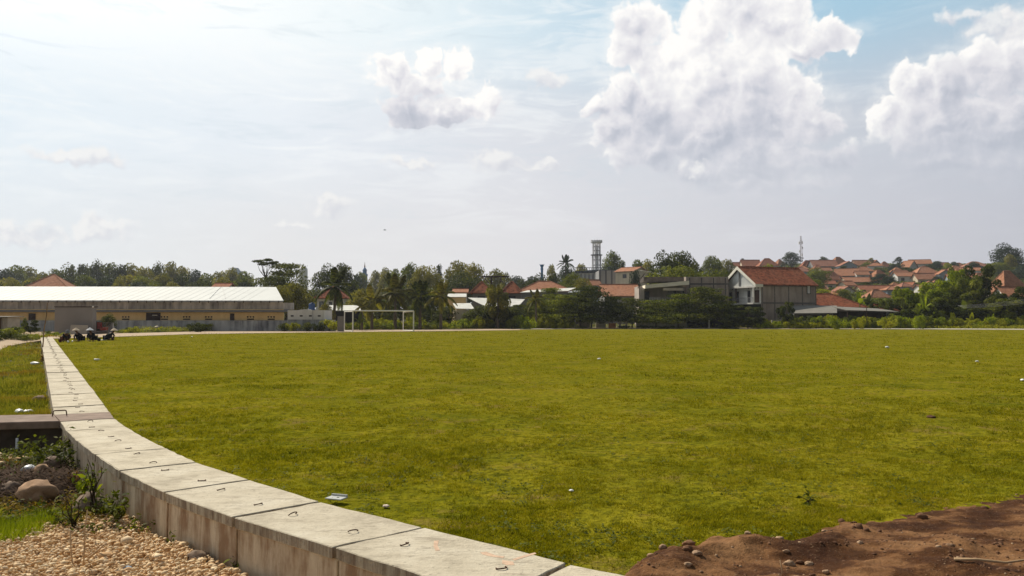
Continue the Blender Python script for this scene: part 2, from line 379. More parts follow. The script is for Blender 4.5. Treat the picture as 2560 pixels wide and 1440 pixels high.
M['plaster_gray'] = wall_mat('plaster_gray', (.34, .335, .335), (.16, .16, .17), .55, .5)
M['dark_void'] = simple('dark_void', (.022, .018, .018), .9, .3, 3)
M['dark_wood'] = simple('dark_wood', (.055, .035, .028), .7, .3, 6)
M['glass_dark'] = simple('glass_dark', (.03, .035, .045), .15, .2, 2, spec=.6)
M['steel'] = simple('steel', (.30, .31, .33), .5, .2, 3, .3)
M['rust'] = simple('rust', (.085, .045, .030), .8, .3, 40)
M['tank_blue'] = simple('tank_blue', (.05, .085, .19), .45, .1, 2)
M['blue_paint'] = simple('blue_paint', (.05, .18, .40), .5, .15, 2)
M['dish'] = simple('dish', (.5, .49, .46), .5, .1, 2)
tiles = dict(
    red=((.46, .19, .115), (.32, .125, .075), (.38, .18, .12)),
    orange=((.54, .26, .155), (.40, .185, .11), (.46, .25, .17)),
    old=((.40, .135, .07), (.22, .070, .04), (.30, .13, .075)),
    dusty=((0.460, 0.218, 0.149), (0.333, 0.149, 0.103), (0.380, 0.218, 0.161)))
for k, (a, b_, c_) in tiles.items(): M['tile_' + k] = tile_mat('tile_' + k, a, b_, c_, 1.0, .38 if k == 'old' else .2)

# ================================================================ ditch line (measured, metres)
H = EYE - 0.09
def Wp(u, v): return G(u, v, 0.09).xy
inner = [Wp(*p) for p in [(1420, 1408), (1059, 1318), (800, 1253), (623, 1199), (491, 1156), (416, 1121), (358, 1092), (316, 1067), (286, 1045), (274, 1029)]]
outer = [None] + [Wp(*p) for p in [(835, 1367), (583, 1292), (411, 1230), (299, 1177), (239, 1136), (194, 1102), (167, 1076), (151, 1053), (136, 1036)]]
w0 = (outer[1] - inner[1]).length
outer[0] = inner[0] + (outer[1] - inner[1]).normalized() * w0 + Vector((.10, -.12))
# the run on behind the soil, and the straight run away
inner.insert(0, inner[0] + Vector((.98, -.66))); outer.insert(0, outer[0] + Vector((.98, -.78)))
inner.insert(0, inner[0] + Vector((1.05, -.60))); outer.insert(0, outer[0] + Vector((1.05, -.70)))
N_NEAR = len(inner)
dirf = Vector((math.cos(R(121.3)), math.sin(R(121.3)))); nrm = Vector((-dirf.y, dirf.x))
p = inner[-1].copy()
for i in range(47):
    p = p + dirf * 1.22; inner.append(p.copy()); outer.append(p + nrm * 0.78)
ys = np.array([q.y for q in inner]); xs = np.array([q.x for q in inner]); yo = np.array([q.y for q in outer]); xo = np.array([q.x for q in outer])
def xin(y): return np.interp(y, ys, xs, left=None)
def xout(y): return np.interp(y, yo, xo)
YEND = ys[-1]
# field edge beyond the straight: far boundary
farb = [G(*p, 0) for p in [(130, 845), (290, 840), (480, 834), (700, 831), (860, 829), (1100, 826.5), (1300, 824), (1500, 822.5), (2000, 822.8), (2560, 824.6), (3300, 829)]]
fx = np.array([q.x for q in farb]); fy = np.array([q.y for q in farb])
def yfar(x): return np.interp(x, fx, fy)

# ================================================================ terrain
pD = np.array([0, 118, 130, 160, 220, 320, 450, 520, 700, 1000, 1600]); pR = np.array([0, 0, 0.2, 1.2, 6.5, 16.5, 32, 36, 32, 26, 22.]); pL = np.array([0, 0, .2, .6, 1.5, 3, 6, 7, 8, 9, 10.])
def gz(x, y):
    x = np.asarray(x, float); y = np.asarray(y, float)
    u = CU + F * x / np.maximum(y, 20)
    lat = np.clip((u - 1150) / 850, 0, 1); lat = lat * lat * (3 - 2 * lat)
    h = np.interp(y, pD, pL) * (1 - lat) + np.interp(y, pD, pR) * lat
    low = -.36 * (1 - np.clip((y - 55) / 30, 0, 1))
    side = np.clip((x - xin(y)) / 3, 0, 1)         # under the pitch the sheet stays below the turf
    near = low + np.where(y < 55, (fbm(x * .6, y * .6, 5) - .5) * .10, 0)
    r = np.where(y < 118, near * 1.0, h)
    far_lift = np.clip((y - yfar(x)) / 2, 0, 1)
    r = np.where(y < 118, np.where(y > 50, near * 0 + (-.36 * (1 - np.clip((y - 50) / 14, 0, 1))) - .03 * (1 - far_lift), r), h)
    return r
def zt(x, y): return float(gz(x, y))
yy = np.concatenate([np.linspace(-12, 14, 120), np.geomspace(14.4, 1600, 190)[0:]])
ss = np.linspace(-1, 1, 240)
YY, SS = np.meshgrid(yy, ss, indexing='ij')
XX = SS * (22 + np.maximum(YY, 0) * 1.15)
ZZ = gz(XX, YY)
vt = np.stack([XX, YY, ZZ], -1).reshape(-1, 3); ni, nj = XX.shape
ii, jj = np.meshgrid(np.arange(ni - 1), np.arange(nj - 1), indexing='ij'); b0 = (ii * nj + jj).ravel()
ft = np.stack([b0, b0 + 1, b0 + nj + 1, b0 + nj], 1)
m, t, b = new_mat('ground_mat'); co = posco(t)
n1 = t.noise(co, .35, 6, .65); n2 = t.noise(co, 3.5, 6, .7)
c = t.ramp(n1, [(.3, (.10, .075, .035)), (.45, (.10, .10, .03)), (.6, (.07, .085, .02)), (.75, (.14, .11, .05))])
c = t.mix(t.maprange(n2, .35, .7, 0, .7), c, (.045, .032, .02))
sp_ = t.node('ShaderNodeSeparateXYZ'); t.link(co, sp_.inputs[0])
sand = t.math('MULTIPLY', t.maprange(sp_.outputs[1], 60, 64), t.maprange(sp_.outputs[1], 128, 118))
c = t.mix(t.math('MULTIPLY', sand, .9), c, t.mix(n2, (.40, .30, .19), (.30, .22, .14)))
t.link(c, b.inputs['Base Color']); b.inputs['Roughness'].default_value = .95; b.inputs['Specular IOR Level'].default_value = .1
bump(t, b, n2, .6, .05); M['ground'] = m
o = link_mesh('ground', np_mesh('ground', vt, ft, True), m); tag(o, kind='structure')

# sandy path at far left
m, t, b = new_mat('sand'); co = posco(t); n2 = t.noise(co, 2.0, 6, .7)
t.link(t.mix(n2, (.48, .36, .24), (.32, .235, .15)), b.inputs['Base Color']); b.inputs['Roughness'].default_value = .95; M['sand'] = m
pp = [(-200, 870), (0, 878), (18, 866), (60, 857), (110, 850), (105, 846), (60, 848), (0, 850), (-200, 853)]
def strip_mesh(name, pxs, z, mat):
    vs = [G(u, v, z) for u, v in pxs]; mb = MB(); mb.add(vs, [tuple(range(len(vs)))]); o = mb.build(name, mat); return o
vs = []
for u, v in pp:
    g0 = G(u, v, -.25)
    for _ in range(5): g0 = G(u, v, zt(g0.x, g0.y) + .03)
    vs.append(g0)
mb = MB(); n_ = len(vs)
mb.add(vs + [v_ - Vector((0, 0, .3)) for v_ in vs], [tuple(range(n_))] + [(i, (i + 1) % n_, n_ + (i + 1) % n_, n_ + i) for i in range(n_)])
o = mb.build('sandy_path', M['sand']); tag(o, kind='structure')

# ================================================================ pitch
rows_y = np.concatenate([np.linspace(-1.0, 12, 90), np.geomspace(12.2, 118, 150)])
jn = 200; us_ = np.linspace(0, 1, jn) ** 1.6
def field_x(y, s):
    x0 = np.interp(y, ys, xs) - .05
    y_c = y
    return x0 + s * (12 + max(y, 4) * 1.05 - x0 * 1.0)
V = []; 
for y in rows_y:
    # left limit: ditch, then the curved far boundary
    if y <= YEND: x0 = float(np.interp(y, ys, xs)) + .012
    else:
        x0 = float(np.interp(y, fy[:9], fx[:9]))
    xr = 14 + max(y, 4) * 1.0
    xx = x0 + us_ * (xr - x0)
    V.append(np.stack([xx, np.full(jn, y), np.zeros(jn)], 1))
V = np.stack(V)
V[..., 1] = np.minimum(V[..., 1], yfar(V[..., 0]))
soft = np.clip((V[..., 0] - V[:, :1, 0]) / 1.5, 0, 1)
V[..., 2] = (fbm(V[..., 0] * .5, V[..., 1] * .5, 3) - .5) * .06 * soft + (fbm(V[..., 0] * 3, V[..., 1] * 3, 9) - .5) * .03 * soft
ni, nj = V.shape[:2]; ii, jj = np.meshgrid(np.arange(ni - 1), np.arange(nj - 1), indexing='ij'); b0 = (ii * nj + jj).ravel()
ft = np.stack([b0, b0 + 1, b0 + nj + 1, b0 + nj], 1)
m, t, b = new_mat('turf'); co = posco(t)
def patch(t, co, far=False):
    a = t.noise(co, .45, 5, .6); c_ = t.noise(co, 2.2, 6, .68); d = t.noise(co, 9.0, 4, .7); w = t.noise(co, .09, 4, .6)
    c = t.ramp(t.math('ADD', t.math('MULTIPLY', a, .5), t.math('MULTIPLY', c_, .5)), [(.34, (.080, .095, .006)), (.46, (.155, .150, .009)), (.56, (.225, .198, .013)), (.68, (.25, .185, .03))])
    c = t.mix(t.maprange(w, .4, .65, 0, .35), c, (.22, .19, .016))
    return c, a, c_, d
c, a_, c_, d_ = patch(t, co)
c = t.mix(t.maprange(d_, .46, .62, 0, .8), c, (.055, .060, .007))
br = t.noise(co, 1.1, 7, .75)
c = t.mix(t.maprange(br, .55, .66, 0, .7), c, (.17, .115, .045))
t.link(c, b.inputs['Base Color']); b.inputs['Roughness'].default_value = .9; b.inputs['Specular IOR Level'].default_value = 0
bump(t, b, t.math('ADD', c_, d_), .8, .06); M['turf'] = m
o = link_mesh('playing_field', np_mesh('playing_field', V.reshape(-1, 3), ft, True), m); tag(o, kind='structure')

# kerb line and pale verge along the far edge
kp = [G(u, v, 0.05) for u, v in [(1290, 822.6), (1500, 820.6), (1750, 820.8), (2000, 821.2), (2300, 822.2), (2560, 823.2), (3000, 826)]]
mb = MB()
for a0, a1 in zip(kp[:-1], kp[1:]):
    dx = Vector((0, 6, 0)); up = Vector((0, 0, -.01)); dn = Vector((0, 0, -.3))
    mb.hexa([a0 + dn, a1 + dn, a1 + dn + dx, a0 + dn + dx, a0 + up, a1 + up, a1 + up + dx, a0 + up + dx])
tag(mb.build('kerb', simple('kerb_pale', (.70, .66, .56), .9, .2, 2)), kind='structure')
mb = MB(); vp = [(120, 846.5, 838), (290, 841.5, 833.5), (480, 835, 829), (700, 832, 826.5), (860, 830, 824.5), (1100, 827.5, 823), (1300, 825, 821.8)]
for (u0, a0, b0_), (u1, a1, b1_) in zip(vp[:-1], vp[1:]):
    q0, q1, q2, q3 = G(u0, a0, .03), G(u1, a1, .03), G(u1, b1_, .03), G(u0, b0_, .03)
    dn = Vector((0, 0, -.2)); mb.hexa([q0 + dn, q1 + dn, q2 + dn, q3 + dn, q0, q1, q2, q3])
tag(mb.build('dirt_track', M['sand']), kind='structure')

# ================================================================ soil heap at lower right
sb = [G(u, v, 0).xy for u, v in [(1545, 1432), (1600, 1392), (1660, 1362), (1780, 1342), (1960, 1338), (2060, 1302), (2200, 1272), (2320, 1258), (2430, 1240), (2560, 1224), (2900, 1200), (3800, 1160)]]
sbx = np.array([q.x for q in sb]); sby = np.array([q.y for q in sb])
def soil_z(x, y):
    edge = np.interp(x, sbx, sby, left=sby[0] - 0.0)
    e = edge - y + (fbm(x * 5, y * 5, 31) - .5) * .35
    ins = np.clip(e / .45, -1, 1)
    lft = np.clip((x - .55) / .35, -1, 1)
    ins = np.minimum(ins, lft)
    lump = np.maximum(0, fbm(x * 2.1, y * 2.4, 41, 3, .45) - .42) * .20 + (fbm(x * 3.2, y * 5.5, 58, 3) - .4) * .06 + fbm(x * 9, y * 9, 55, 4, .6) * .05 + (fbm(x * 34, y * 34, 77, 2) - .5) * .016
    ridge = np.exp(-((e - .30) / .22) ** 2) * .045 * np.clip((2.6 - x) / 1.0, 0, 1)
    return -.07 + (np.clip(ins, -1, 0) * .10) + np.clip(ins * 2.2, 0, 1) * .045 + np.clip(ins, 0, 1) * (.035 + lump * .7 + ridge)
gx = np.linspace(-.2, 9.5, 520); gy = np.linspace(.2, 8.6, 420)
GX, GY = np.meshgrid(gx, gy); GZ = soil_z(GX, GY)
ni, nj = GX.shape; ii, jj = np.meshgrid(np.arange(ni - 1), np.arange(nj - 1), indexing='ij'); b0 = (ii * nj + jj).ravel()
ft = np.stack([b0, b0 + 1, b0 + nj + 1, b0 + nj], 1)
keep = (GZ[:-1, :-1].ravel() > -.12)
m, t, b = new_mat('soil'); co = posco(t)
n1 = t.noise(t.vmath('MULTIPLY', co, (1, 1.6, 1)), 1.7, 5, .6); n2 = t.noise(co, 14, 6, .75); n3 = t.noise(co, 60, 3, .7)
c = t.ramp(n1, [(.38, (.046, .018, .008)), (.47, (.085, .036, .014)), (.53, (.20, .098, .042)), (.68, (.29, .155, .070))])
c = t.mix(t.maprange(n2, .42, .68, 0, .7), c, (.07, .034, .018))
c = t.mix(t.maprange(n3, .60, .72, 0, .5), c, (.38, .25, .15))
t.link(c, b.inputs['Base Color']); b.inputs['Roughness'].default_value = .97; b.inputs['Specular IOR Level'].default_value = .1
bump(t, b, t.math('ADD', t.math('MULTIPLY', n2, .6), t.math('MULTIPLY', n3, .4)), .9, .03); M['soil'] = m
o = link_mesh('soil', np_mesh('soil', np.stack([GX, GY, GZ], -1).reshape(-1, 3), ft[keep], True), m); tag(o, kind='structure')

# ================================================================ stones
def ico(sub):
    bm = bmesh.new(); bmesh.ops.create_icosphere(bm, subdivisions=sub, radius=1)
    v = np.array([x.co[:] for x in bm.verts]); f = np.array([[q.index for q in x.verts] for x in bm.faces]); bm.free(); return v, f
IV1, IF1 = ico(1); IV2, IF2 = ico(2); IV3, IF3 = ico(3)
rng = np.random.default_rng(11)
def stones(pos, size, sub=1, flat=.62, rough=.16):
    iv, iff = (IV1, IF1) if sub == 1 else (IV2, IF2)
    n = len(pos); nv = len(iv)
    var = iv[None] * (1 + rng.normal(0, rough, (16, nv, 1)))
    vs = var[rng.integers(0, 16, n)].copy()
    sc = size[:, None] * np.stack([rng.uniform(.75, 1.35, n), rng.uniform(.7, 1.1, n), rng.uniform(flat * .7, flat * 1.3, n)], 1)
    vs *= sc[:, None, :]
    a = rng.uniform(0, 6.28, n); tl = rng.normal(0, .45, n)
    y, z = vs[..., 1] * np.cos(tl)[:, None] - vs[..., 2] * np.sin(tl)[:, None], vs[..., 1] * np.sin(tl)[:, None] + vs[..., 2] * np.cos(tl)[:, None]
    x = vs[..., 0]; c, s = np.cos(a)[:, None], np.sin(a)[:, None]
    out = np.stack([x * c - y * s, x * s + y * c, z], -1) + pos[:, None, :]
    f = iff[None] + (np.arange(n) * nv)[:, None, None]
    return out.reshape(-1, 3), f.reshape(-1, 3), np.repeat(rng.uniform(0, 1, n), nv)
def stone_mat(name, cs):
    m, t, b = new_mat(name); at = t.node('ShaderNodeAttribute'); at.attribute_name = 'tone'
    n = t.noise(posco(t), 45, 5, .7)
    c = t.ramp(at.outputs['Fac'], [(i / (len(cs) - 1), x) for i, x in enumerate(cs)])
    c = t.mix(t.maprange(n, .35, .7, 0, .45), c, tuple(x * .55 for x in cs[1]))
    t.link(c, b.inputs['Base Color']); b.inputs['Roughness'].default_value = .9; b.inputs['Specular IOR Level'].default_value = .2
    bump(t, b, n, .5, .01); return m
M['gravel'] = stone_mat('gravel_stone', [(.48, .29, .14), (.68, .45, .24), (.88, .68, .42), (.66, .50, .33), (.92, .76, .52)])
M['soilstone'] = stone_mat('soil_stone', [(.10, .05, .028), (.16, .08, .045), (.24, .13, .07), (.13, .065, .036), (.20, .11, .06), (.46, .34, .22)])
# gravel bank
n = 130000
gx_ = rng.uniform(-8.5, 1.2, n); gy_ = rng.uniform(3.0, 9.6, n)
lim = xout(gy_) - .02; bank = np.clip(1 - (lim - gx_) / 1.6, 0, 1)
edgeg = 7.75 + (fbm(gx_ * 1.2, gy_ * 0, 12) - .5) * .7 - np.clip(-3.75 - gx_, 0, .9) * 1.25 + np.clip(gx_ + 3.6, 0, 1) * .8
thin = vnoise(gx_ * 1.7, gy_ * 1.7, 8)
ok = (gx_ < lim - .03) & (gy_ < edgeg) & ((gy_ < edgeg - .5) | (rng.uniform(0, 1, n) < .5)) & (gy_ > 4.2) & (gx_ > -6.8)
gx_, gy_ = gx_[ok], gy_[ok]
gzv = gz(gx_, gy_) + .02 + .05 * fbm(gx_ * 1.5, gy_ * 1.5, 4) + rng.uniform(-.012, .03, len(gx_))
v_, f_, tn = stones(np.stack([gx_, gy_, gzv], 1), rng.lognormal(math.log(.0125), .42, len(gx_)), 1)
xg = np.linspace(-7, .6, 130); yg = np.linspace(4.2, 8.4, 90); XG, YG = np.meshgrid(xg, yg)
eg = 7.65 + (fbm(XG * 1.2, YG * 0, 12) - .5) * .7 - np.clip(-3.75 - XG, 0, .9) * 1.25 + np.clip(XG + 3.6, 0, 1) * .8
ZG = gz(XG, YG) + .012 + .05 * fbm(XG * 1.5, YG * 1.5, 4) - .2 * np.clip((YG - eg) * 4, 0, 1); ZG = np.where(XG < xout(YG) - .02, ZG, -.85)
ni, nj = XG.shape; ii, jj = np.meshgrid(np.arange(ni - 1), np.arange(nj - 1), indexing='ij'); b0 = (ii * nj + jj).ravel()
tag(link_mesh('gravel_bed', np_mesh('gravel_bed', np.stack([XG, YG, ZG], -1).reshape(-1, 3), np.stack([b0, b0 + 1, b0 + nj + 1, b0 + nj], 1), True), simple('gravel_grit', (.55, .42, .27), .95, .35, 60)), kind='structure')
# second small pile beyond, under the cross beam
n2_ = 900; a_x = rng.uniform(-8.2, -6.55, n2_); a_y = rng.uniform(9.4, 10.7, n2_)
v2, f2, t2 = stones(np.stack([a_x, a_y, gz(a_x, a_y) + .03 + .16 * np.clip(-6.7 - a_x, 0, 1) + rng.uniform(-.02, .05, n2_)], 1), rng.uniform(.025, .05, n2_), 1)
vall = np.concatenate([v_, v2]); fall = np.concatenate([f_, f2 + len(v_)]); tal = np.concatenate([tn, t2])
o = link_mesh('gravel', np_mesh('gravel', vall, fall, False, tal), M['gravel']); tag(o, 'loose pale tan gravel heaped against the foot of the ditch wall', 'gravel', kind='stuff')
# small stones in the soil
n = 17000; a_x = rng.uniform(.8, 8.5, n); a_y = rng.uniform(1.2, 7.6, n); zz = soil_z(a_x, a_y)
dens = fbm(a_x * 1.3, a_y * 1.3, 61); ok = (zz > 0.0) & (rng.uniform(0, 1, n) < np.clip((dens - .3) * 2.5, .05, 1)); a_x, a_y, zz = a_x[ok], a_y[ok], zz[ok]
v_, f_, tn = stones(np.stack([a_x, a_y, zz], 1), rng.lognormal(math.log(.0062), .62, len(a_x)), 1)
o = link_mesh('soil_stones', np_mesh('soil_stones', v_, f_, False, tn), M['soilstone']); tag(o, 'small loose stones and crumbs strewn over the brown soil', 'stones', kind='stuff')
def rock(name, label, loc, size, seed, mat, cat='rock', group=None, flat=.65, rz=0.0, rough=.5):
    v = IV3.copy(); f = IF3
    r = 1 + 1.5 * rough * (fbm(v[:, 0] * 1.6 + 5 + seed, v[:, 1] * 1.6 + v[:, 2] * 1.3 + 9, seed, 4, .55) - .5) * 1.6
    r = np.minimum(r, 1.12) * (1 + .5 * (fbm(v[:, 0] * 5 + 9, v[:, 1] * 5 + v[:, 2] * 4, seed + 3, 3) - .5))
    v = v * r[:, None] * np.array([size[0], size[1], size[2]])
    o = link_mesh(name, np_mesh(name, v, f, False, np.full(len(v), (seed * .37) % 1)), mat, loc=loc, rz=rz)
    return tag(o, label, cat, group)
M['rock_pale'] = stone_mat('rock_pale', [(.40, .25, .16), (.40, .27, .17), (.46, .32, .21), (.38, .25, .16), (.42, .29, .19)])
M['rock_gray'] = stone_mat('rock_gray', [(.20, .145, .11), (.24, .18, .135), (.27, .20, .15), (.18, .13, .10), (.23, .17, .13)])
def RG(u, v, z=-.36): return G(u, v, z)
q = RG(92, 1262); rock('rock', 'large pale pinkish rock among the weeds at the left edge, below the dark debris', q + Vector((0, 0, .12)), (.18, .12, .12), 3, M['rock_pale'])
q = RG(228, 1288); rock('rock', 'smooth grey rounded boulder half covered by weeds near the foot of the ditch wall', q + Vector((0, 0, .10)), (.18, .13, .12), 8, M['rock_gray'])
q = RG(132, 1190); rock('rock', 'brown rock on the dark debris heap behind the weeds', q + Vector((0, 0, .12)), (.15, .12, .11), 5, M['rock_gray'])
q = RG(103, 1212); rock('rock', 'upright pinkish stone leaning on the dark debris heap', q + Vector((0, 0, .12)), (.10, .08, .11), 6, M['rock_pale'])
q = RG(497, 1416); rock('rock', 'dark brown stone lying on the gravel against the ditch wall', q + Vector((0, 0, .06)), (.09, .07, .06), 9, M['rock_gray'])
q = RG(28, 1245); rock('rock', 'small grey brown rock left of the large pale rock at the picture edge', q + Vector((0, 0, .08)), (.12, .10, .09), 14, M['rock_gray'])
q = RG(98, 1008, -.34); rock('rock', 'round pale grey boulder in the meadow just beyond the cross beam', q + Vector((0, 0, .06)), (.15, .12, .12), 15, M['rock_gray'])
for i, (u, v, s, lab) in enumerate([
        (1722, 1353, .055, 'knobbly beige stone on the ridge of soil at the edge of the turf'),
        (1628, 1369, .035, 'small brown stone at the left tip of the soil ridge'),
        (1657, 1362, .040, 'rounded brown stone beside the ridge of soil at the turf edge'),
        (1718, 1388, .045, 'smooth tan stone below the soil ridge, left one of a touching pair'),
        (1742, 1392, .042, 'orange tan stone below the soil ridge, right one of a touching pair'),
        (1973, 1398, .050, 'whitish round stone on dark soil at the bottom of the heap'),
        (2000, 1392, .040, 'flat beige stone just right of the whitish round stone'),
        (2022, 1395, .036, 'pitted beige stone, second to the right of the whitish round stone'),
        (1948, 1352, .040, 'angular brown clod standing on the soil near the turf'),
        (2305, 1287, .055, 'pale jagged stone lying alone on the smooth soil at right'),
        (2062, 1321, .030, 'small white stone close to the turf edge in the middle of the soil'),
        (2150, 1357, .028, 'small pale stone beside the dark hollow in the soil'),
        (2375, 1370, .038, 'long pale stone on the soil at the right'),
        (1965, 1378, .028, 'little cream stone above the whitish round stone'),
        (2347, 1382, .026, 'small white pebble under the long pale stone'),
        (1870, 1356, .030, 'low tan stone in the brown soil left of the angular clod'),
        (1720, 1415, .032, 'flat brown stone low down at the left of the soil'),
        (2065, 1418, .030, 'pinkish stone near the bottom edge of the soil')]):
    g = G(u, v, .06); s *= .68; rock('soil_rock', lab, (g.x, g.y, float(soil_z(g.x, g.y)) + s * .2), (s * 1.15, s * .8, s * .66), 20 + i, M['rock_pale'] if i % 3 else M['soilstone'], 'stone')
# ================================================================ ditch: cover slabs and wall blocks
m, t, b = new_mat('slab_concrete'); co = posco(t); oi = t.node('ShaderNodeObjectInfo')
n1 = t.noise(co, 2.4, 6, .65); n2 = t.noise(co, 30, 4, .7); n3 = t.noise(t.vmath('MULTIPLY', co, (3, 9, 3)), 1.6, 5, .7)
c = t.ramp(n1, [(.32, (.42, .37, .28)), (.48, (.56, .50, .385)), (.66, (.63, .575, .46))])
c = t.mix(t.maprange(n3, .52, .68, 0, .6), c, (.25, .205, .15))
c = t.mix(t.maprange(n2, .58, .70, 0, .6), c, (.17, .145, .11))
n4 = t.noise(co, 7, 6, .75)
c = t.mix(t.maprange(n4, .60, .68, 0, .55), c, (.20, .165, .125))
c = t.mix(t.maprange(oi.outputs['Random'], 0, 1, 0, .22), c, (.34, .31, .25))
# streaks on the upright edges
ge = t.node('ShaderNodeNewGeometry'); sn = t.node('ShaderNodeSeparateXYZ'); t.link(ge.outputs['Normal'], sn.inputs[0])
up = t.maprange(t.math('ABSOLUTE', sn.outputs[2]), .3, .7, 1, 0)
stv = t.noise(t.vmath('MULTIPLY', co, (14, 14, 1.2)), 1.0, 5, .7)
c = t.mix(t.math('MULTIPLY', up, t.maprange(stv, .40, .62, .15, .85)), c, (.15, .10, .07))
t.link(c, b.inputs['Base Color']); b.inputs['Roughness'].default_value = .9; b.inputs['Specular IOR Level'].default_value = .2
bump(t, b, t.math('ADD', t.math('MULTIPLY', n3, .6), t.math('MULTIPLY', n2, .4)), .8, .03); M['slab'] = m
m, t, b = new_mat('ditch_wall_concrete'); co = posco(t)
stv = t.noise(t.vmath('MULTIPLY', co, (4, 4, .7)), 1.0, 6, .7); bl = t.noise(co, 2.2, 5, .65); fi = t.noise(co, 40, 3, .7)
c = t.ramp(bl, [(.3, (.56, .46, .33)), (.6, (.66, .58, .45)), (.75, (.50, .44, .35))])
c = t.mix(t.maprange(t.math('ADD', t.math('MULTIPLY', stv, .65), t.math('MULTIPLY', bl, .35)), .44, .58, 0, .85), c, (.24, .135, .07))
c = t.mix(t.maprange(fi, .6, .8, 0, .4), c, (.20, .16, .11))
t.link(c, b.inputs['Base Color']); b.inputs['Roughness'].default_value = .92; b.inputs['Specular IOR Level'].default_value = .15
bump(t, b, t.math('ADD', t.math('MULTIPLY', stv, .5), t.math('MULTIPLY', fi, .5)), .5, .012); M['ditchwall'] = m
M['slab_brown'] = simple('slab_brown', (.26, .20, .165), .9, .25, 5)
M['paint_orange'] = simple('paint_orange', (.56, .40, .29), .8, .2, 30)
M['stain'] = simple('stain', (.24, .17, .13), .95, .3, 12)

def ring_mesh():
    mb = MB(); pts = []
    for i in range(11):
        a = math.pi * (-.12 + 1.24 * i / 10); pts.append((.043 * math.cos(a), .034 * math.sin(a), .004 + .014 * max(0, math.sin(a)) ))
    mb.tube(pts, .0055, 6); return mb.mesh('lifting_ring', smooth=True)
RM = ring_mesh(); RM.materials.append(M['rust'])
labels = {
    2: ('pale cover slab with orange spray paint, second from the bottom edge of the picture', None),
    1: ('cover slab half buried under the soil at the bottom of the picture', None),
    0: ('cover slab buried under the soil behind the camera side of the heap', None),
    3: ('clean pale cover slab with a thick dark joint towards the orange painted one', None),
    4: ('cover slab with a wide brown stain near its turf side', None),
    5: ('cover slab with a small dark smudge at its far turf corner', None),
    6: ('cover slab edged by a faint red line along its near joint', None),
    7: ('cover slab beside the tall creeper growing up the ditch wall', None),
    8: ('narrow cover slab behind the creeper, third this side of the brown cross beam', None),
    9: ('cover slab next but one on the near side of the brown cross beam', None),
    10: ('cover slab touching the near side of the brown cross beam', None)}
NB = None
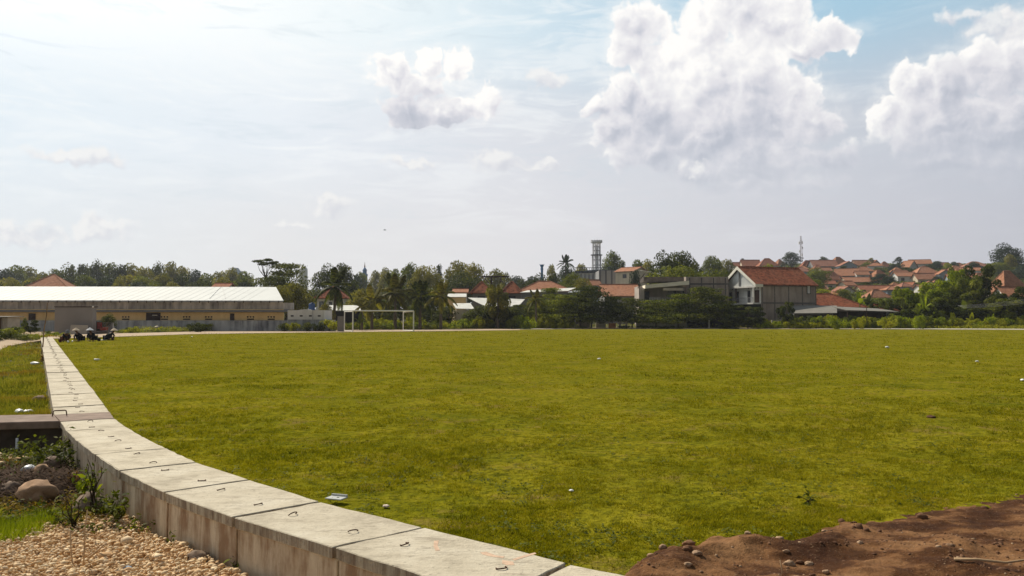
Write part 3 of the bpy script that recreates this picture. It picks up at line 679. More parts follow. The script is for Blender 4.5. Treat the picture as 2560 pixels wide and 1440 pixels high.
for i in range(len(inner) - 1):
    a0, a1, c0, c1 = inner[i], inner[i + 1], outer[i], outer[i + 1]
    mid = (a0 + a1 + c0 + c1) / 4
    along = ((a1 + c1) - (a0 + c0)).normalized(); across = ((c0 + c1) - (a0 + a1)).normalized()
    gap = .010 if i > 12 else .016
    dz = random.uniform(-.008, .008); tw = random.uniform(-.006, .006)
    brown = (i == 10)
    if i == 2: dz = tw = 0.0
    pts = [a0 + along * gap, a1 - along * gap, c1 - along * gap, c0 + along * gap]
    pts = [p_ - Vector(mid) for p_ in pts]
    th = .085
    # subdivided top outline for a slightly uneven cast edge
    mb = MB(); ring = []
    for k in range(4):
        p0, p1 = pts[k], pts[(k + 1) % 4]; nseg = 7 if i < 12 else 1
        for j in range(nseg):
            q = p0.lerp(p1, j / nseg)
            if i < 12 and j: q = q + Vector((random.uniform(-.006, .006), random.uniform(-.006, .006)))
            ring.append(q)
    n_ = len(ring)
    topv = [(q.x, q.y, dz + tw * (k % 2)) for k, q in enumerate(ring)]; botv = [(q.x * .995, q.y * .995, dz - th) for q in ring]
    mb.add(botv + topv, [tuple(range(n_))[::-1], tuple(range(n_, 2 * n_))] + [(k, (k + 1) % n_, n_ + (k + 1) % n_, n_ + k) for k in range(n_)])
    o = mb.build('cover_slab', M['slab_brown'] if brown else M['slab'], bevel=.006 if i < 14 else 0, loc=(mid.x, mid.y, .09))
    far = i > 10
    if brown: tag(o, 'brown stained slab of the ditch where the cross beam meets it', 'cover slab', 'cover slabs of the drainage ditch')
    elif far: tag(o, 'pale concrete cover slab in the long straight run of the ditch beyond the cross beam', 'cover slab', 'cover slabs of the drainage ditch')
    else: tag(o, labels[i][0], 'cover slab', 'cover slabs of the drainage ditch')
    if not brown:
        c_ = (Vector((0, 0)))
        for k, s_ in enumerate((-.30, .30)):
            r_ = link_mesh('lifting_ring', RM, parent=o); L_ = ((a1 + c1) - (a0 + c0)).length / 2
            q = along * (s_ * L_) + across * random.uniform(-.05, .05)
            r_.location = (q.x, q.y, dz + .002); r_.rotation_euler = (random.uniform(-.5, .3), 0, math.atan2(across.y, across.x) + random.uniform(-.5, .5))
            r_.scale = (.8, .8, .8)
    # wall block below, two standing sides as one cast unit
    mb = MB(); ins = .03
    e0, e1 = c0 - across * ins + along * .014, c1 - across * ins - along * .014
    f0, f1 = e0 - across * .09, e1 - across * .09
    zb = -.75
    A = [Vector(q) - Vector(mid) for q in (e0, e1, f1, f0)]
    mb.hexa([(q.x, q.y, zb) for q in A] + [(q.x, q.y, -.001) for q in A])
    g0, g1 = a0 + across * ins + along * .006, a1 + across * ins - along * .006; h0, h1 = g0 + across * .09, g1 + across * .09
    B = [Vector(q) - Vector(mid) for q in (g0, g1, h1, h0)]
    mb.hexa([(q.x, q.y, zb) for q in B] + [(q.x, q.y, -.001) for q in B])
    d0, d1 = f0 + across * .004, f1 + across * .004; D_ = [Vector(q) - Vector(mid) for q in (d0, d1, h1 - across * .004, h0 - across * .004)]
    mb.hexa([(q.x, q.y, zb) for q in D_] + [(q.x, q.y, zb + .1) for q in D_])
    o = mb.build('ditch_block', M['ditchwall'], bevel=.005 if i < 14 else 0, loc=(mid.x, mid.y, .002))
    if far: lb = 'concrete wall block under the plain cover slabs of the straight far ditch'
    else: lb = 'wall block carrying the ' + (labels[i][0] if not brown else 'brown slab').split(',')[0].replace('pale ', '')
    w_ = lb.split(); lb = ' '.join(w_[:16])
    tag(o, lb, 'wall block', 'wall blocks of the drainage ditch')
# paint and stains on the slabs
SL = {}
for o in col.objects:
    if o.name.startswith('cover_slab'):
        SL[int(o.name.split('.')[1]) if '.' in o.name else 0] = o
def mark(par, pxs, mat, name):
    o = SL[par]; vs = [G(u, v, .0) for u, v in pxs]
    zz = .0915
    vs = [G(u, v, zz) for u, v in pxs]; c0 = o.location
    mb = MB(); n_ = len(vs)
    mb.add([(q.x - c0.x, q.y - c0.y, q.z - c0.z) for q in vs] + [(q.x - c0.x, q.y - c0.y, q.z - c0.z - .001) for q in vs], [tuple(range(n_))] + [(k, (k + 1) % n_, n_ + (k + 1) % n_, n_ + k) for k in range(n_)])
    return mb.build(name, mat, o)
mark(2, [(1085, 1352), (1097, 1351), (1094, 1364), (1100, 1376), (1089, 1377), (1084, 1366)], M['paint_orange'], 'paint_mark')
mark(2, [(1200, 1381), (1215, 1379), (1240, 1388), (1262, 1391), (1258, 1395), (1228, 1391), (1207, 1386)], M['paint_orange'], 'paint_mark')
mark(2, [(1280, 1398), (1310, 1388), (1337, 1381), (1341, 1384), (1312, 1393), (1287, 1401)], M['paint_orange'], 'paint_mark')
mark(2, [(1256, 1400), (1283, 1404), (1286, 1412), (1268, 1413), (1255, 1408)], M['paint_orange'], 'paint_mark')

# ---------------------------------------------------------------- cross beam and its ditch
bx = MB(); mid = Vector(outer[10]).lerp(Vector(outer[11]), .5)
e0, e1 = Vector(outer[10]), Vector(outer[11])
far_l0, far_l1 = e0 + Vector((-4.6, -1.05)), e1 + Vector((-4.6, -.85))
c0 = e0
bb = [e0 + Vector((-.012, 0)), e1 + Vector((-.012, 0)), far_l1, far_l0]
bx.hexa([(q.x - c0.x, q.y - c0.y, -.09) for q in bb[::-1]] + [(q.x - c0.x, q.y - c0.y, 0.02) for q in bb[::-1]])
cb = bx.build('cross_beam', M['slab_brown'], bevel=.01, loc=(c0.x, c0.y, .075)); tag(cb, 'long brown concrete beam running from the ditch to the left picture edge', 'beam')
mb = MB(); mb.hexa([(bb[k].x - c0.x, bb[k].y - c0.y + (.10 if k in (3, 0) else -.1), -.9) for k in (3, 2, 1, 0)][::-1] + [(bb[k].x - c0.x, bb[k].y - c0.y + (.10 if k in (3, 0) else -.1), -.091) for k in (3, 2, 1, 0)][::-1])
mb.build('beam_wall', simple('beam_dark', (.10, .08, .065), .95, .4, 4), cb)
# bent bar standing on the beam
mb = MB(); pts = []
L0, L1 = G(131, 1041, .10), G(167, 1039, .10)
for i in range(13):
    a = math.pi * i / 12; s_ = (1 - math.cos(a)) / 2
    pts.append(L0.lerp(L1, s_) + Vector((0, 0, .085 * min(1, math.sin(a) * 1.9))))
o = mb.tube(pts, .009, 8).mesh('bent_bar', smooth=True); c0 = L0.copy()
for v_ in o.vertices: v_.co -= c0
tag(link_mesh('bent_bar', o, M['rust'], loc=c0), 'black bent steel handle standing up on the brown cross beam', 'handle')
# leaning bamboo pole
base = G(104, 884, -.25); top = P(119, 757, base.y - .3)
mb = MB(); pts = [base.lerp(top, k / 8) + Vector((.02 * math.sin(k * 1.3), 0, 0)) for k in range(9)]
mb.tube([p_ - base for p_ in pts], [.035 - .0015 * k for k in range(9)], 8)
o = mb.build('bamboo_pole', simple('bamboo', (.30, .19, .11), .6, .3, 3), smooth=True, loc=base); tag(o, 'tall thin bamboo pole standing beside the far ditch in front of the grey hut', 'pole')

# ================================================================ grass
def blades(x, y, z, h, w, lean=.5, n_seg=1, rngs=rng):
    n = len(x); a = rngs.uniform(0, 6.283, n); l = rngs.normal(0, lean, n) * h; la = rngs.uniform(0, 6.283, n)
    dx, dy = np.cos(a) * w / 2, np.sin(a) * w / 2
    tip = np.stack([x + np.cos(la) * l, y + np.sin(la) * l, z + h], 1)
    v = np.stack([np.stack([x - dx, y - dy, z], 1), np.stack([x + dx, y + dy, z], 1), tip], 1).reshape(-1, 3)
    f = np.arange(n * 3).reshape(-1, 3); return v, f
def tufts(cx, cy, zf, h, w, k, spread, seed, lean=.5):
    r = np.random.default_rng(seed); n = len(cx)
    x = np.repeat(cx, k) + r.normal(0, 1, n * k) * np.repeat(spread, k); y = np.repeat(cy, k) + r.normal(0, 1, n * k) * np.repeat(spread, k)
    hh = np.repeat(h, k) * r.uniform(.5, 1.25, n * k); ww = np.repeat(w, k) * r.uniform(.7, 1.3, n * k)
    tone = np.clip(np.repeat(r.uniform(0, 1, n), k) * .7 + r.uniform(0, .3, n * k), 0, 1)
    z = zf(x, y) - .006
    v, f = blades(x, y, z, hh, ww, lean, rngs=r); return x, y, v, f, tone
def keep3(v, tone, ok):
    v = v.reshape(-1, 3, 3)[ok].reshape(-1, 3); return v, np.arange(len(v)).reshape(-1, 3), np.repeat(tone[ok], 3)
# turf
NT_ = 105000
u_ = rng.uniform(0, 1, NT_); Dm, DM = 4.6, 95.0
D = 1 / (1 / Dm + u_ * (1 / DM - 1 / Dm)); s_ = rng.uniform(-.80, .80, NT_); cx = D * s_ + rng.uniform(-.5, .5, NT_) * .3; cy = D
bald = fbm(cx * 1.1, cy * 1.1, 71, 4, .6); lush = .5 * fbm(cx * .55, cy * .55, 72, 4, .6) + .5 * fbm(cx * 2.6, cy * 2.6, 73, 4, .7)
ok = (rng.uniform(0, 1, NT_) < np.clip(1.2 - (bald - .47) * 6.5 * np.clip(1.4 - cy / 40, .2, 1), .12, 1)); cx, cy, lush, bald = cx[ok], cy[ok], lush[ok], bald[ok]
hgt = (.011 + .030 * np.clip((lush - .36) * 3.2, 0, 1.3)) + .0006 * cy; wid = .0042 + .00100 * cy
fz = lambda x, y: (fbm(x * .5, y * .5, 3) - .5) * .06 * np.clip((x - np.interp(y, ys, xs)) / 1.5, 0, 1) + (fbm(x * 3, y * 3, 9) - .5) * .03 * np.clip((x - np.interp(y, ys, xs)) / 1.5, 0, 1)
x, y, v, f, tn = tufts(cx, cy, fz, hgt, wid, 6, .006 + .0022 * cy, 5, 1.1)
sz = soil_z(x, y)
ok = (x > np.interp(y, ys, xs) + .02) & (y < yfar(x) - .3) & ((sz < .004) | (x < -.2) | (y > 8.5))
tn = np.clip(tn * .75 + .25 * np.repeat(1 - np.clip((lush - .35) * 3, 0, 1), 6), 0, 1)
v, f, tn = keep3(v, tn, ok)
m, t, b = new_mat('grass_blade'); at = t.node('ShaderNodeAttribute'); at.attribute_name = 'tone'
co = posco(t); a1_ = t.noise(co, .45, 4, .6); a2_ = t.noise(co, 2.0, 4, .65); w_ = t.noise(co, .09, 3, .6)
a3_ = t.noise(co, 7.0, 3, .65)
ff = t.math('ADD', t.math('MULTIPLY', at.outputs['Fac'], .34), t.math('ADD', t.math('MULTIPLY', a1_, .34), t.math('ADD', t.math('MULTIPLY', a2_, .34), t.math('MULTIPLY', t.math('SUBTRACT', a3_, .40), .75))))
c = t.ramp(ff, [(.28, (.028, .040, .003)), (.45, (.138, .144, .007)), (.61, (.268, .245, .012)), (.78, (.355, .30, .020)), (.92, (.40, .27, .05))])
c = t.mix(t.maprange(w_, .42, .62, 0, .3), c, (.28, .235, .020))
t.link(c, b.inputs['Base Color']); b.inputs['Roughness'].default_value = .8; b.inputs['Specular IOR Level'].default_value = 0
tr = t.node('ShaderNodeBsdfTranslucent'); t.link(t.mix(1.0, c, (1.1, 1.1, .5), 'MULTIPLY'), tr.inputs[0]); mx = t.node('ShaderNodeMixShader'); mx.inputs[0].default_value = .4
t.link(b.outputs[0], mx.inputs[1]); t.link(tr.outputs[0], mx.inputs[2]); t.link(mx.outputs[0], m.node_tree.nodes['Material Output'].inputs['Surface']); M['blade'] = m
o = link_mesh('turf_grass', np_mesh('turf_grass', v, f, False, tn), m); tag(o, 'short olive green turf grass covering the whole playing field', 'grass', kind='stuff')
# clover and broad weeds in the turf: tiny leaf rosettes
n = 2600; u_ = rng.uniform(0, 1, n); D = 1 / (1 / 4.8 + u_ * (1 / 22 - 1 / 4.8)); s_ = rng.uniform(-.7, .72, n); cx, cy = D * s_, D
cl = fbm(cx * 1.4, cy * 1.4, 91); ok = (cl > .50) & (cx > np.interp(cy, ys, xs) + .1) & ((soil_z(cx, cy) < .0) | (cy > 8.5)); cx, cy = cx[ok], cy[ok]
def leaf_quads(p, nrmv, size, asp=1.3, r=rng):
    n = len(p); a = r.normal(0, 1, (n, 3)); t1 = np.cross(nrmv, a); t1 /= np.linalg.norm(t1, axis=1)[:, None] + 1e-9; t2 = np.cross(nrmv, t1)
    s1 = (size * asp)[:, None] * t1; s2 = size[:, None] * t2
    # four-point leaf with a fold
    v = np.stack([p - s1 * .5, p + s2 * .42 + nrmv * size[:, None] * .12, p + s1 * .6, p - s2 * .42 + nrmv * size[:, None] * .12], 1).reshape(-1, 3)
    return v, np.arange(n * 4).reshape(-1, 4)
k = 7; px = np.repeat(cx, k) + rng.normal(0, .028, len(cx) * k); py = np.repeat(cy, k) + rng.normal(0, .028, len(cx) * k)
pz = fz(px, py) + rng.uniform(.02, .055, len(px)); nv_ = np.stack([rng.normal(0, .35, len(px)), rng.normal(0, .35, len(px)), np.ones(len(px))], 1); nv_ /= np.linalg.norm(nv_, axis=1)[:, None]
v, f = leaf_quads(np.stack([px, py, pz], 1), nv_, rng.uniform(.014, .026, len(px)))
o = link_mesh('turf_weeds', np_mesh('turf_weeds', v, f, False, np.repeat(rng.uniform(.3, 1, len(px)), 4)), M['leaf_weed']); tag(o, 'tiny broad leaved weeds dotted through the near turf', 'weeds', kind='stuff')
# dry crumbs and dead tufts
# meadow left of the ditch, beyond the beam
n = 52000; u_ = rng.uniform(0, 1, n); D = 1 / (1 / 12.3 + u_ * (1 / 70 - 1 / 12.3)); s_ = rng.uniform(-.80, -.52, n); cx, cy = D * s_, D
pu_ = CU + F * cx / cy; pv_ = HOR + F * (EYE - gz(cx, cy)) / cy
ok = (cx < xout(cy) - .05) & ((pv_ > np.interp(pu_, [0, 18, 60, 110, 112], [879, 867, 858, 851, 840])) | (pv_ < 846)) & (rng.uniform(0, 1, n) < np.clip(1.5 - fbm(cx * .8, cy * .8, 33) * 1.6, .15, 1)); cx, cy = cx[ok], cy[ok]
lu = fbm(cx * .9, cy * .9, 34)
x, y, v, f, tn = tufts(cx, cy, lambda x, y: gz(x, y), .05 + .14 * np.clip((lu - .35) * 3, 0, 1.2), .006 + .0011 * cy, 5, .03 + .001 * cy, 6, .55)
v, f, tn = keep3(v, tn, (x < xout(y) - .02))
m, t, b = new_mat('meadow_blade'); at = t.node('ShaderNodeAttribute'); at.attribute_name = 'tone'; co = posco(t)
n1 = t.noise(co, .8, 4, .6); n2 = t.noise(co, .35, 3, .6)
c = t.ramp(t.math('ADD', t.math('MULTIPLY', at.outputs['Fac'], .4), t.math('MULTIPLY', n1, .7)), [(.35, (.08, .10, .008)), (.52, (.24, .25, .016)), (.72, (.42, .37, .035))])
c = t.mix(t.maprange(n2, .50, .62, 0, .6), c, (.30, .15, .015))
t.link(c, b.inputs['Base Color']); b.inputs['Roughness'].default_value = .8; b.inputs['Specular IOR Level'].default_value = 0
tr = t.node('ShaderNodeBsdfTranslucent'); t.link(c, tr.inputs[0]); mx = t.node('ShaderNodeMixShader'); mx.inputs[0].default_value = .4
t.link(b.outputs[0], mx.inputs[1]); t.link(tr.outputs[0], mx.inputs[2]); t.link(mx.outputs[0], m.node_tree.nodes['Material Output'].inputs['Surface']); M['meadow'] = m
o = link_mesh('meadow_grass', np_mesh('meadow_grass', v, f, False, tn), m); tag(o, 'uneven yellow green meadow grass left of the straight ditch', 'grass', kind='stuff')

# rough ground between gravel and beam: dark brushwood heap
n = 10000; cx = rng.uniform(-8.0, -4.0, n); cy = rng.uniform(7.9, 10.4, n); hp = np.exp(-((cx + 5.7) / 1.1) ** 2 - ((cy - 9.0) / .75) ** 2) 
ok = (rng.uniform(0, 1, n) < hp * 1.4) & (cx < xout(cy) - .05); cx, cy, hp = cx[ok], cy[ok], hp[ok]
mb_v = []; a = rng.uniform(0, 6.28, len(cx)); L_ = rng.uniform(.06, .26, len(cx)); zt_ = gz(cx, cy) + hp * .15 + rng.uniform(-.01, .04, len(cx))
dxy = np.stack([np.cos(a) * L_, np.sin(a) * L_, np.abs(rng.normal(0, .25, len(cx))) * L_], 1); wv = np.stack([-np.sin(a), np.cos(a), np.zeros(len(cx))], 1) * .006
p0 = np.stack([cx, cy, zt_], 1)
v = np.stack([p0 - wv, p0 + wv, p0 + dxy + wv * .5, p0 + dxy - wv * .5], 1).reshape(-1, 3)
o = link_mesh('brushwood', np_mesh('brushwood', v, np.arange(len(v)).reshape(-1, 4), False), simple('brush', (.06, .034, .02), .9, .4, 9)); tag(o, 'dark heap of dry twigs and debris beside the ditch wall', 'brushwood', kind='stuff')
# dark soil mound under it
gx2 = np.linspace(-8.6, -3.9, 110); gy2 = np.linspace(7.2, 11.1, 90); GX2, GY2 = np.meshgrid(gx2, gy2)
G2 = gz(GX2, GY2) - .02 + .17 * np.exp(-((GX2 + 5.8) / 1.2) ** 2 - ((GY2 - 9.0) / .8) ** 2) + (fbm(GX2 * 6, GY2 * 6, 3) - .5) * .12 * np.exp(-((GX2 + 5.8) / 1.7) ** 2 - ((GY2 - 9.0) / 1.1) ** 2)
keepm = (GX2 < xout(GY2) - .02); G2 = np.where(keepm, G2, -.8)
ni, nj = GX2.shape; ii, jj = np.meshgrid(np.arange(ni - 1), np.arange(nj - 1), indexing='ij'); b0 = (ii * nj + jj).ravel(); ft = np.stack([b0, b0 + 1, b0 + nj + 1, b0 + nj], 1)
tag(link_mesh('debris_soil', np_mesh('debris_soil', np.stack([GX2, GY2, G2], -1).reshape(-1, 3), ft, True), simple('debris', (.045, .028, .018), .97, .5, 14)), kind='structure')
# low ground cover there
def patch_cover(name, label, cx, cy, h, w, k, sp, mat, seed, leaf=False, lsz=.03):
    if not leaf:
        x, y, v, f, tn = tufts(cx, cy, lambda x, y: gz(x, y), h, w, k, np.full(len(cx), sp), seed, .45)
        v, f, tn = keep3(v, tn, x < xout(y) - .02)
    else:
        r = np.random.default_rng(seed); n = len(cx) * k; px = np.repeat(cx, k) + r.normal(0, sp, n); py = np.repeat(cy, k) + r.normal(0, sp, n)
        ok = px < xout(py) - .03; hh = np.repeat(h, k)[ok]; px, py = px[ok], py[ok]; pz = gz(px, py) + hh * r.uniform(.1, 1, len(px))
        nv_ = np.stack([r.normal(0, .7, len(px)), r.normal(0, .7, len(px)) - .3, np.ones(len(px))], 1); nv_ /= np.linalg.norm(nv_, axis=1)[:, None]
        v, f = leaf_quads(np.stack([px, py, pz], 1), nv_, r.uniform(.6, 1.3, len(px)) * lsz, 1.5, r); tn = np.repeat(r.uniform(0, 1, len(px)), 4)
    tag(link_mesh(name, np_mesh(name, v, f, False, tn), mat), label, 'ground cover', kind='stuff')
n = 620; cx = rng.uniform(-5.4, -4.25, n); cy = rng.uniform(6.75, 7.6, n); ok = fbm(cx * 1.5, cy * 1.5, 2) > .42; cx, cy = cx[ok], cy[ok]
patch_cover('tall_grass', 'bright green fine grass clump at the left edge above the gravel', cx, cy, np.full(len(cx), .17), np.full(len(cx), .006), 14, .04, M['leaf_bright'], 21)
n = 1100; cx = rng.uniform(-5.6, -3.45, n); cy = rng.uniform(7.0, 8.7, n); ok = (fbm(cx * 2, cy * 2, 6) > .42) & (cy > 7.0 + np.clip(cx + 4.3, 0, 1) * .8); cx, cy = cx[ok], cy[ok]
patch_cover('creeping_weeds', 'orange green creeping weeds between rocks and gravel', cx, cy, rng.uniform(.03, .12, len(cx)), None, 14, .06, leaf_mat('leaf_orange', (.09, .065, .01), (.24, .18, .018), (.42, .27, .035), .4, 2.5), 22, True, .024)
n = 620; cx = rng.uniform(-7.6, -5.0, n); cy = rng.uniform(9.3, 11.0, n); ok = fbm(cx * 1.4, cy * 1.4, 16) > .42; cx, cy = cx[ok], cy[ok]
patch_cover('weeds', 'green leafy weeds in front of the dark cross beam wall', cx, cy, rng.uniform(.04, .16, len(cx)), None, 16, .08, M['leaf_weed'], 23, True, .024)

def weed(name, label, base, h, n, mat, seed, spread=.35, lsz=.05, cat='weed', group=None, stems=5, droop=.3):
    r = np.random.default_rng(seed); root = thing(name, label, cat, base, 0, group); mb = MB(); P_ = []; 
    for k in range(stems):
        a = r.uniform(0, 6.28); l = r.uniform(.2, 1) * spread; hh = h * r.uniform(.65, 1.0); pts = []
        for j in range(6):
            s = j / 5; pts.append((math.cos(a) * l * s ** 1.4 + .02 * math.sin(j * 2 + k), math.sin(a) * l * s ** 1.4, hh * s - droop * h * s ** 3 * .3))
        mb.tube(pts, [.007 * (1 - .7 * j / 5) * (.6 + h) for j in range(6)], 5)
        m_ = max(2, n // stems)
        for q in range(m_):
            s = r.uniform(.25, 1.0); i0 = min(4, int(s * 5)); fr = s * 5 - i0; p_ = np.array(pts[i0]) * (1 - fr) + np.array(pts[i0 + 1]) * fr
            P_.append(p_ + r.normal(0, lsz * .9, 3))
    P_ = np.array(P_); nv = r.normal(0, .6, (len(P_), 3)) + np.array([0, -.2, .8]); nv /= np.linalg.norm(nv, axis=1)[:, None]
    v, f = leaf_quads(P_, nv, r.uniform(.7, 1.3, len(P_)) * lsz, 1.7, r)
    mb.build('stem', M['bark'], root); link_mesh('leaves', np_mesh('leaves', v, f, False, np.repeat(r.uniform(0, 1, len(P_)), 4)), mat, root); return root
def LG(u, v, z=-.34): return G(u, v, z)
weed('creeper', 'dark creeper with reddish stems climbing the ditch wall past the cover slabs', LG(232, 1290), .80, 70, M['leaf_mid'], 41, .13, .024, 'creeper', stems=4)
weed('weed', 'yellow leaved weed at the foot of the ditch wall below the creeper', LG(222, 1262), .35, 60, M['leaf_bright'], 42, .14, .05)
weed('weed', 'broad leaved green weed against the ditch wall where the gravel begins', LG(300, 1318), .34, 90, M['leaf_weed'], 43, .2, .04)
weed('weed', 'dark bushy weed leaning on the ditch wall beside the grey boulder', LG(262, 1300), .32, 110, M['leaf_mid'], 44, .2, .032)
weed('weed', 'tall leafy weed in the corner between cross beam and ditch wall', LG(120, 1165), .45, 230, M['leaf_weed'], 45, .45, .045, stems=9)
weed('weed', 'dense low weed under the corner of the cross beam and the first slabs', LG(150, 1185), .38, 160, M['leaf_dark'], 46, .40, .045, stems=9)
weed('weed', 'orange tinged weed in front of the large pale rock', LG(120, 1300), .18, 110, M['leaf_weed'], 47, .34, .028, stems=9)
weed('weed', 'thin reed like weed standing in front of the grey boulder', LG(185, 1330), .42, 60, M['leaf_weed'], 48, .20, .03, stems=8)
weed('weed', 'small two leaved seedling at the foot of the wall joint near the bottom', LG(588, 1432), .17, 9, M['leaf_bright'], 49, .05, .05, stems=2)
weed('weed', 'wispy seedling on the gravel beside the tall wall stain', LG(431, 1372), .20, 8, M['leaf_weed'], 50, .04, .025, stems=1)
weed('weed', 'green tuft on the soil side of the turf with silvery stalk', G(2020, 1262, 0), .10, 20, M['leaf_weed'], 51, .10, .03, stems=4)
weed('weed', 'tangle of brown weeds at the left of the dark debris', LG(20, 1190), .2, 70, M['leaf_dry'], 52, .35, .035, stems=9)
weed('weed', 'reddish dry weed beside the straight ditch halfway to the pole', G(104, 905, -.3), .45, 80, M['leaf_dry'], 53, .35, .06, stems=8)
for i_, (u_, v_, h_, m_, l_) in enumerate([(30, 1310, .22, 'leaf_weed', 'olive weed above the bright grass clump at the left edge'), (165, 1322, .24, 'leaf_mid', 'dark green weed left of the reed like weed'), (60, 1225, .28, 'leaf_weed', 'yellow green weed in front of the small grey brown rock'),
    (250, 1338, .20, 'leaf_weed', 'low weed between the reed like weed and the broad leaved one'), (40, 1150, .30, 'leaf_mid', 'leafy weed at the far left below the cross beam'), (95, 1148, .24, 'leaf_bush', 'bright low weed below the middle of the cross beam'), (175, 1225, .40, 'leaf_dry', 'dry brown weed beside the dark debris near the wall'), (200, 1190, .42, 'leaf_dark', 'dark weed hugging the ditch wall behind the creeper'),
    (318, 1340, .22, 'leaf_mid', 'small weed at the last of the gravel beside the wall'), (140, 1285, .22, 'leaf_dry', 'rusty weed right of the large pale rock')]):
    weed('weed', l_, LG(u_, v_), h_ * .7, 80, M[m_], 60 + i_, .26, .026, stems=8)
# dry stalks on the gravel
def stalk(label, base, pts, r=.007):
    mb = MB(); mb.tube(pts, [r * (1 - .5 * k / (len(pts) - 1)) for k in range(len(pts))], 6)
    tag(mb.build('dry_stalk', simple('dry_stalk', (.46, .32, .19), .8, .2, 20), smooth=True, loc=base), label, 'dry stalk', 'dry stalks on the gravel')
g = G(208, 1428, -.33); stalk('upright pale dry stalk on the gravel, tallest of the dry stalks', g, [(0, 0, 0), (.005, 0, .15), (0, .01, .3), (.012, .02, .46)])
g = G(197, 1424, -.33); stalk('dry stalk leaning left next to the tallest one', g, [(0, 0, 0), (-.05, .0, .05), (-.07, .01, .16), (-.085, .02, .30)])
g = G(215, 1405, -.33); stalk('thick short dry stalk lying to the right of the tallest one', g, [(0, 0, .02), (.04, .01, .05), (.09, .02, .09), (.13, .02, .13)], .011)
g = G(232, 1408, -.31); stalk('long curved dry twig lying flat across the gravel', g, [(0, 0, .02), (.16, -.01, .01), (.33, .0, .01), (.46, .05, .03), (.56, .12, .03)], .008)
g = G(2390, 1398, .1); stalk('dark curved root lying on the soil at the right edge', (g.x, g.y, float(soil_z(g.x, g.y)) + .015), [(0, .02, .0), (.12, -.02, .01), (.28, -.05, .0), (.42, -.04, .015), (.60, .02, .02)], .011)
g = G(1957, 1436, .1); stalk('short dry twig stuck upright in the soil near the bottom edge', (g.x, g.y, float(soil_z(g.x, g.y)) - .01), [(0, 0, 0), (-.005, 0, .05), (-.012, .01, .10)], .005)
# litter
M['litter'] = simple('litter_white', (.72, .74, .74), .35, .12, 30, spec=.5)
M['litter_blue'] = simple('litter_blue', (.30, .38, .48), .4, .2, 20)
def litter(name, label, loc, s, seed, mat, cat='litter', group=None):
    v = IV3.copy(); r = .55 + .9 * fbm(v[:, 0] * 2 + seed, v[:, 1] * 2 + v[:, 2] + 3, seed, 3); v = v * r[:, None] * np.array(s)
    o = link_mesh(name, np_mesh(name, v, IF3, False), mat, loc=loc, rz=seed); return tag(o, label, cat, group)
def bottle(label, loc, rz, s=1.0):
    root = thing('plastic_bottle', label, 'bottle', loc, rz); mb = MB()
    mb.lathe([(0, 0), (.03, .0), (.033, .01), (.033, .15), (.028, .17), (.012, .195), (.012, .21)], 14)
    me = mb.mesh('bottle_body', smooth=True); me.transform(Matrix.Rotation(math.pi / 2, 4, 'Y') @ Matrix.Scale(s, 4)); link_mesh('bottle_body', me, M['litter'], root)
    mb = MB(); mb.lathe([(0, .232), (.014, .23), (.014, .208), (0, .208)], 12); me = mb.mesh('cap', smooth=True); me.transform(Matrix.Rotation(math.pi / 2, 4, 'Y') @ Matrix.Scale(s, 4)); link_mesh('cap', me, M['litter_blue'], root)
g = G(235, 899, .05); bottle('crumpled clear plastic bottle lying on the turf right of the straight ditch', g, .3, 1.0)
litter('plastic_bag', 'white torn plastic sheet in the meadow just beyond the cross beam', G(48, 1028, -.27), (.13, .07, .045), 2, M['litter'], 'plastic bag')
litter('plastic_bag', 'small white plastic scrap higher up in the meadow by the ditch', G(88, 908, -.25), (.18, .08, .05), 3, M['litter'], 'plastic bag')
litter('plastic_bag', 'white scrap on the grass between the plastic sheet and the boulder', G(70, 1030, -.3), (.10, .08, .05), 4, M['litter'], 'plastic bag')
litter('plastic_scrap', 'blue grey plastic scrap lying on the gravel near the bottom', G(312, 1426, -.31), (.055, .045, .03), 6, M['litter_blue'], 'plastic scrap')
litter('plastic_scrap', 'white plastic scrap on the dark debris heap at left', G(72, 1172, -.18), (.07, .05, .04), 7, M['litter'], 'plastic scrap')
litter('paper_scrap', 'light paper scrap on the turf near the middle of the near edge', G(1429, 1226, .02), (.03, .022, .010), 8, M['litter'], 'paper scrap')
litter('paper_scrap', 'pinkish paper scrap on the turf beside the pale plastic sheet', G(965, 1265, .02), (.032, .025, .012), 9, simple('paper', (.6, .5, .42), .8, .1, 20), 'paper scrap')
litter('paper_scrap', 'white scrap far out on the right of the playing field', G(2443, 903, .04), (.09, .05, .03), 10, M['litter'], 'paper scrap')
litter('paper_scrap', 'white scrap at the right picture edge of the playing field', G(2556, 950, .04), (.05, .04, .03), 11, M['litter'], 'paper scrap')
litter('paper_scrap', 'tiny white scrap in the middle distance of the playing field', G(1498, 897, .04), (.07, .05, .03), 12, M['litter'], 'paper scrap')
litter('paper_scrap', 'white scrap on the far right of the field near the bushes', G(2218, 868, .05), (.12, .07, .05), 13, M['litter'], 'paper scrap')
litter('dirt_clod', 'dark brown clod lying on the turf at the right', G(2328, 1043, .01), (.09, .06, .03), 14, M['soilstone'], 'clod')
litter('white_pebble', 'small white pebble on the turf in front of the dirt track', G(480, 842, .03), (.09, .06, .05), 15, M['litter'], 'pebble')
g = G(860, 1262, .0); mb = MB(); mb.box(-.16, .0, -.05, .05, 0, .012); mb.box(-.16, .0, .05, .062, 0, .03)
tag(mb.build('plastic_tray', simple('plate_gray', (.46, .48, .47), .6, .1, 8), bevel=.003, loc=(g.x, g.y, .045), rz=-.35), 'pale blue grey plate sticking out behind the edge of the cover slabs', 'plate')
g = G(42, 1125, -.3); mb = MB(); mb.lathe([(.018, 0), (.018, .17), (.0, .17)], 10)
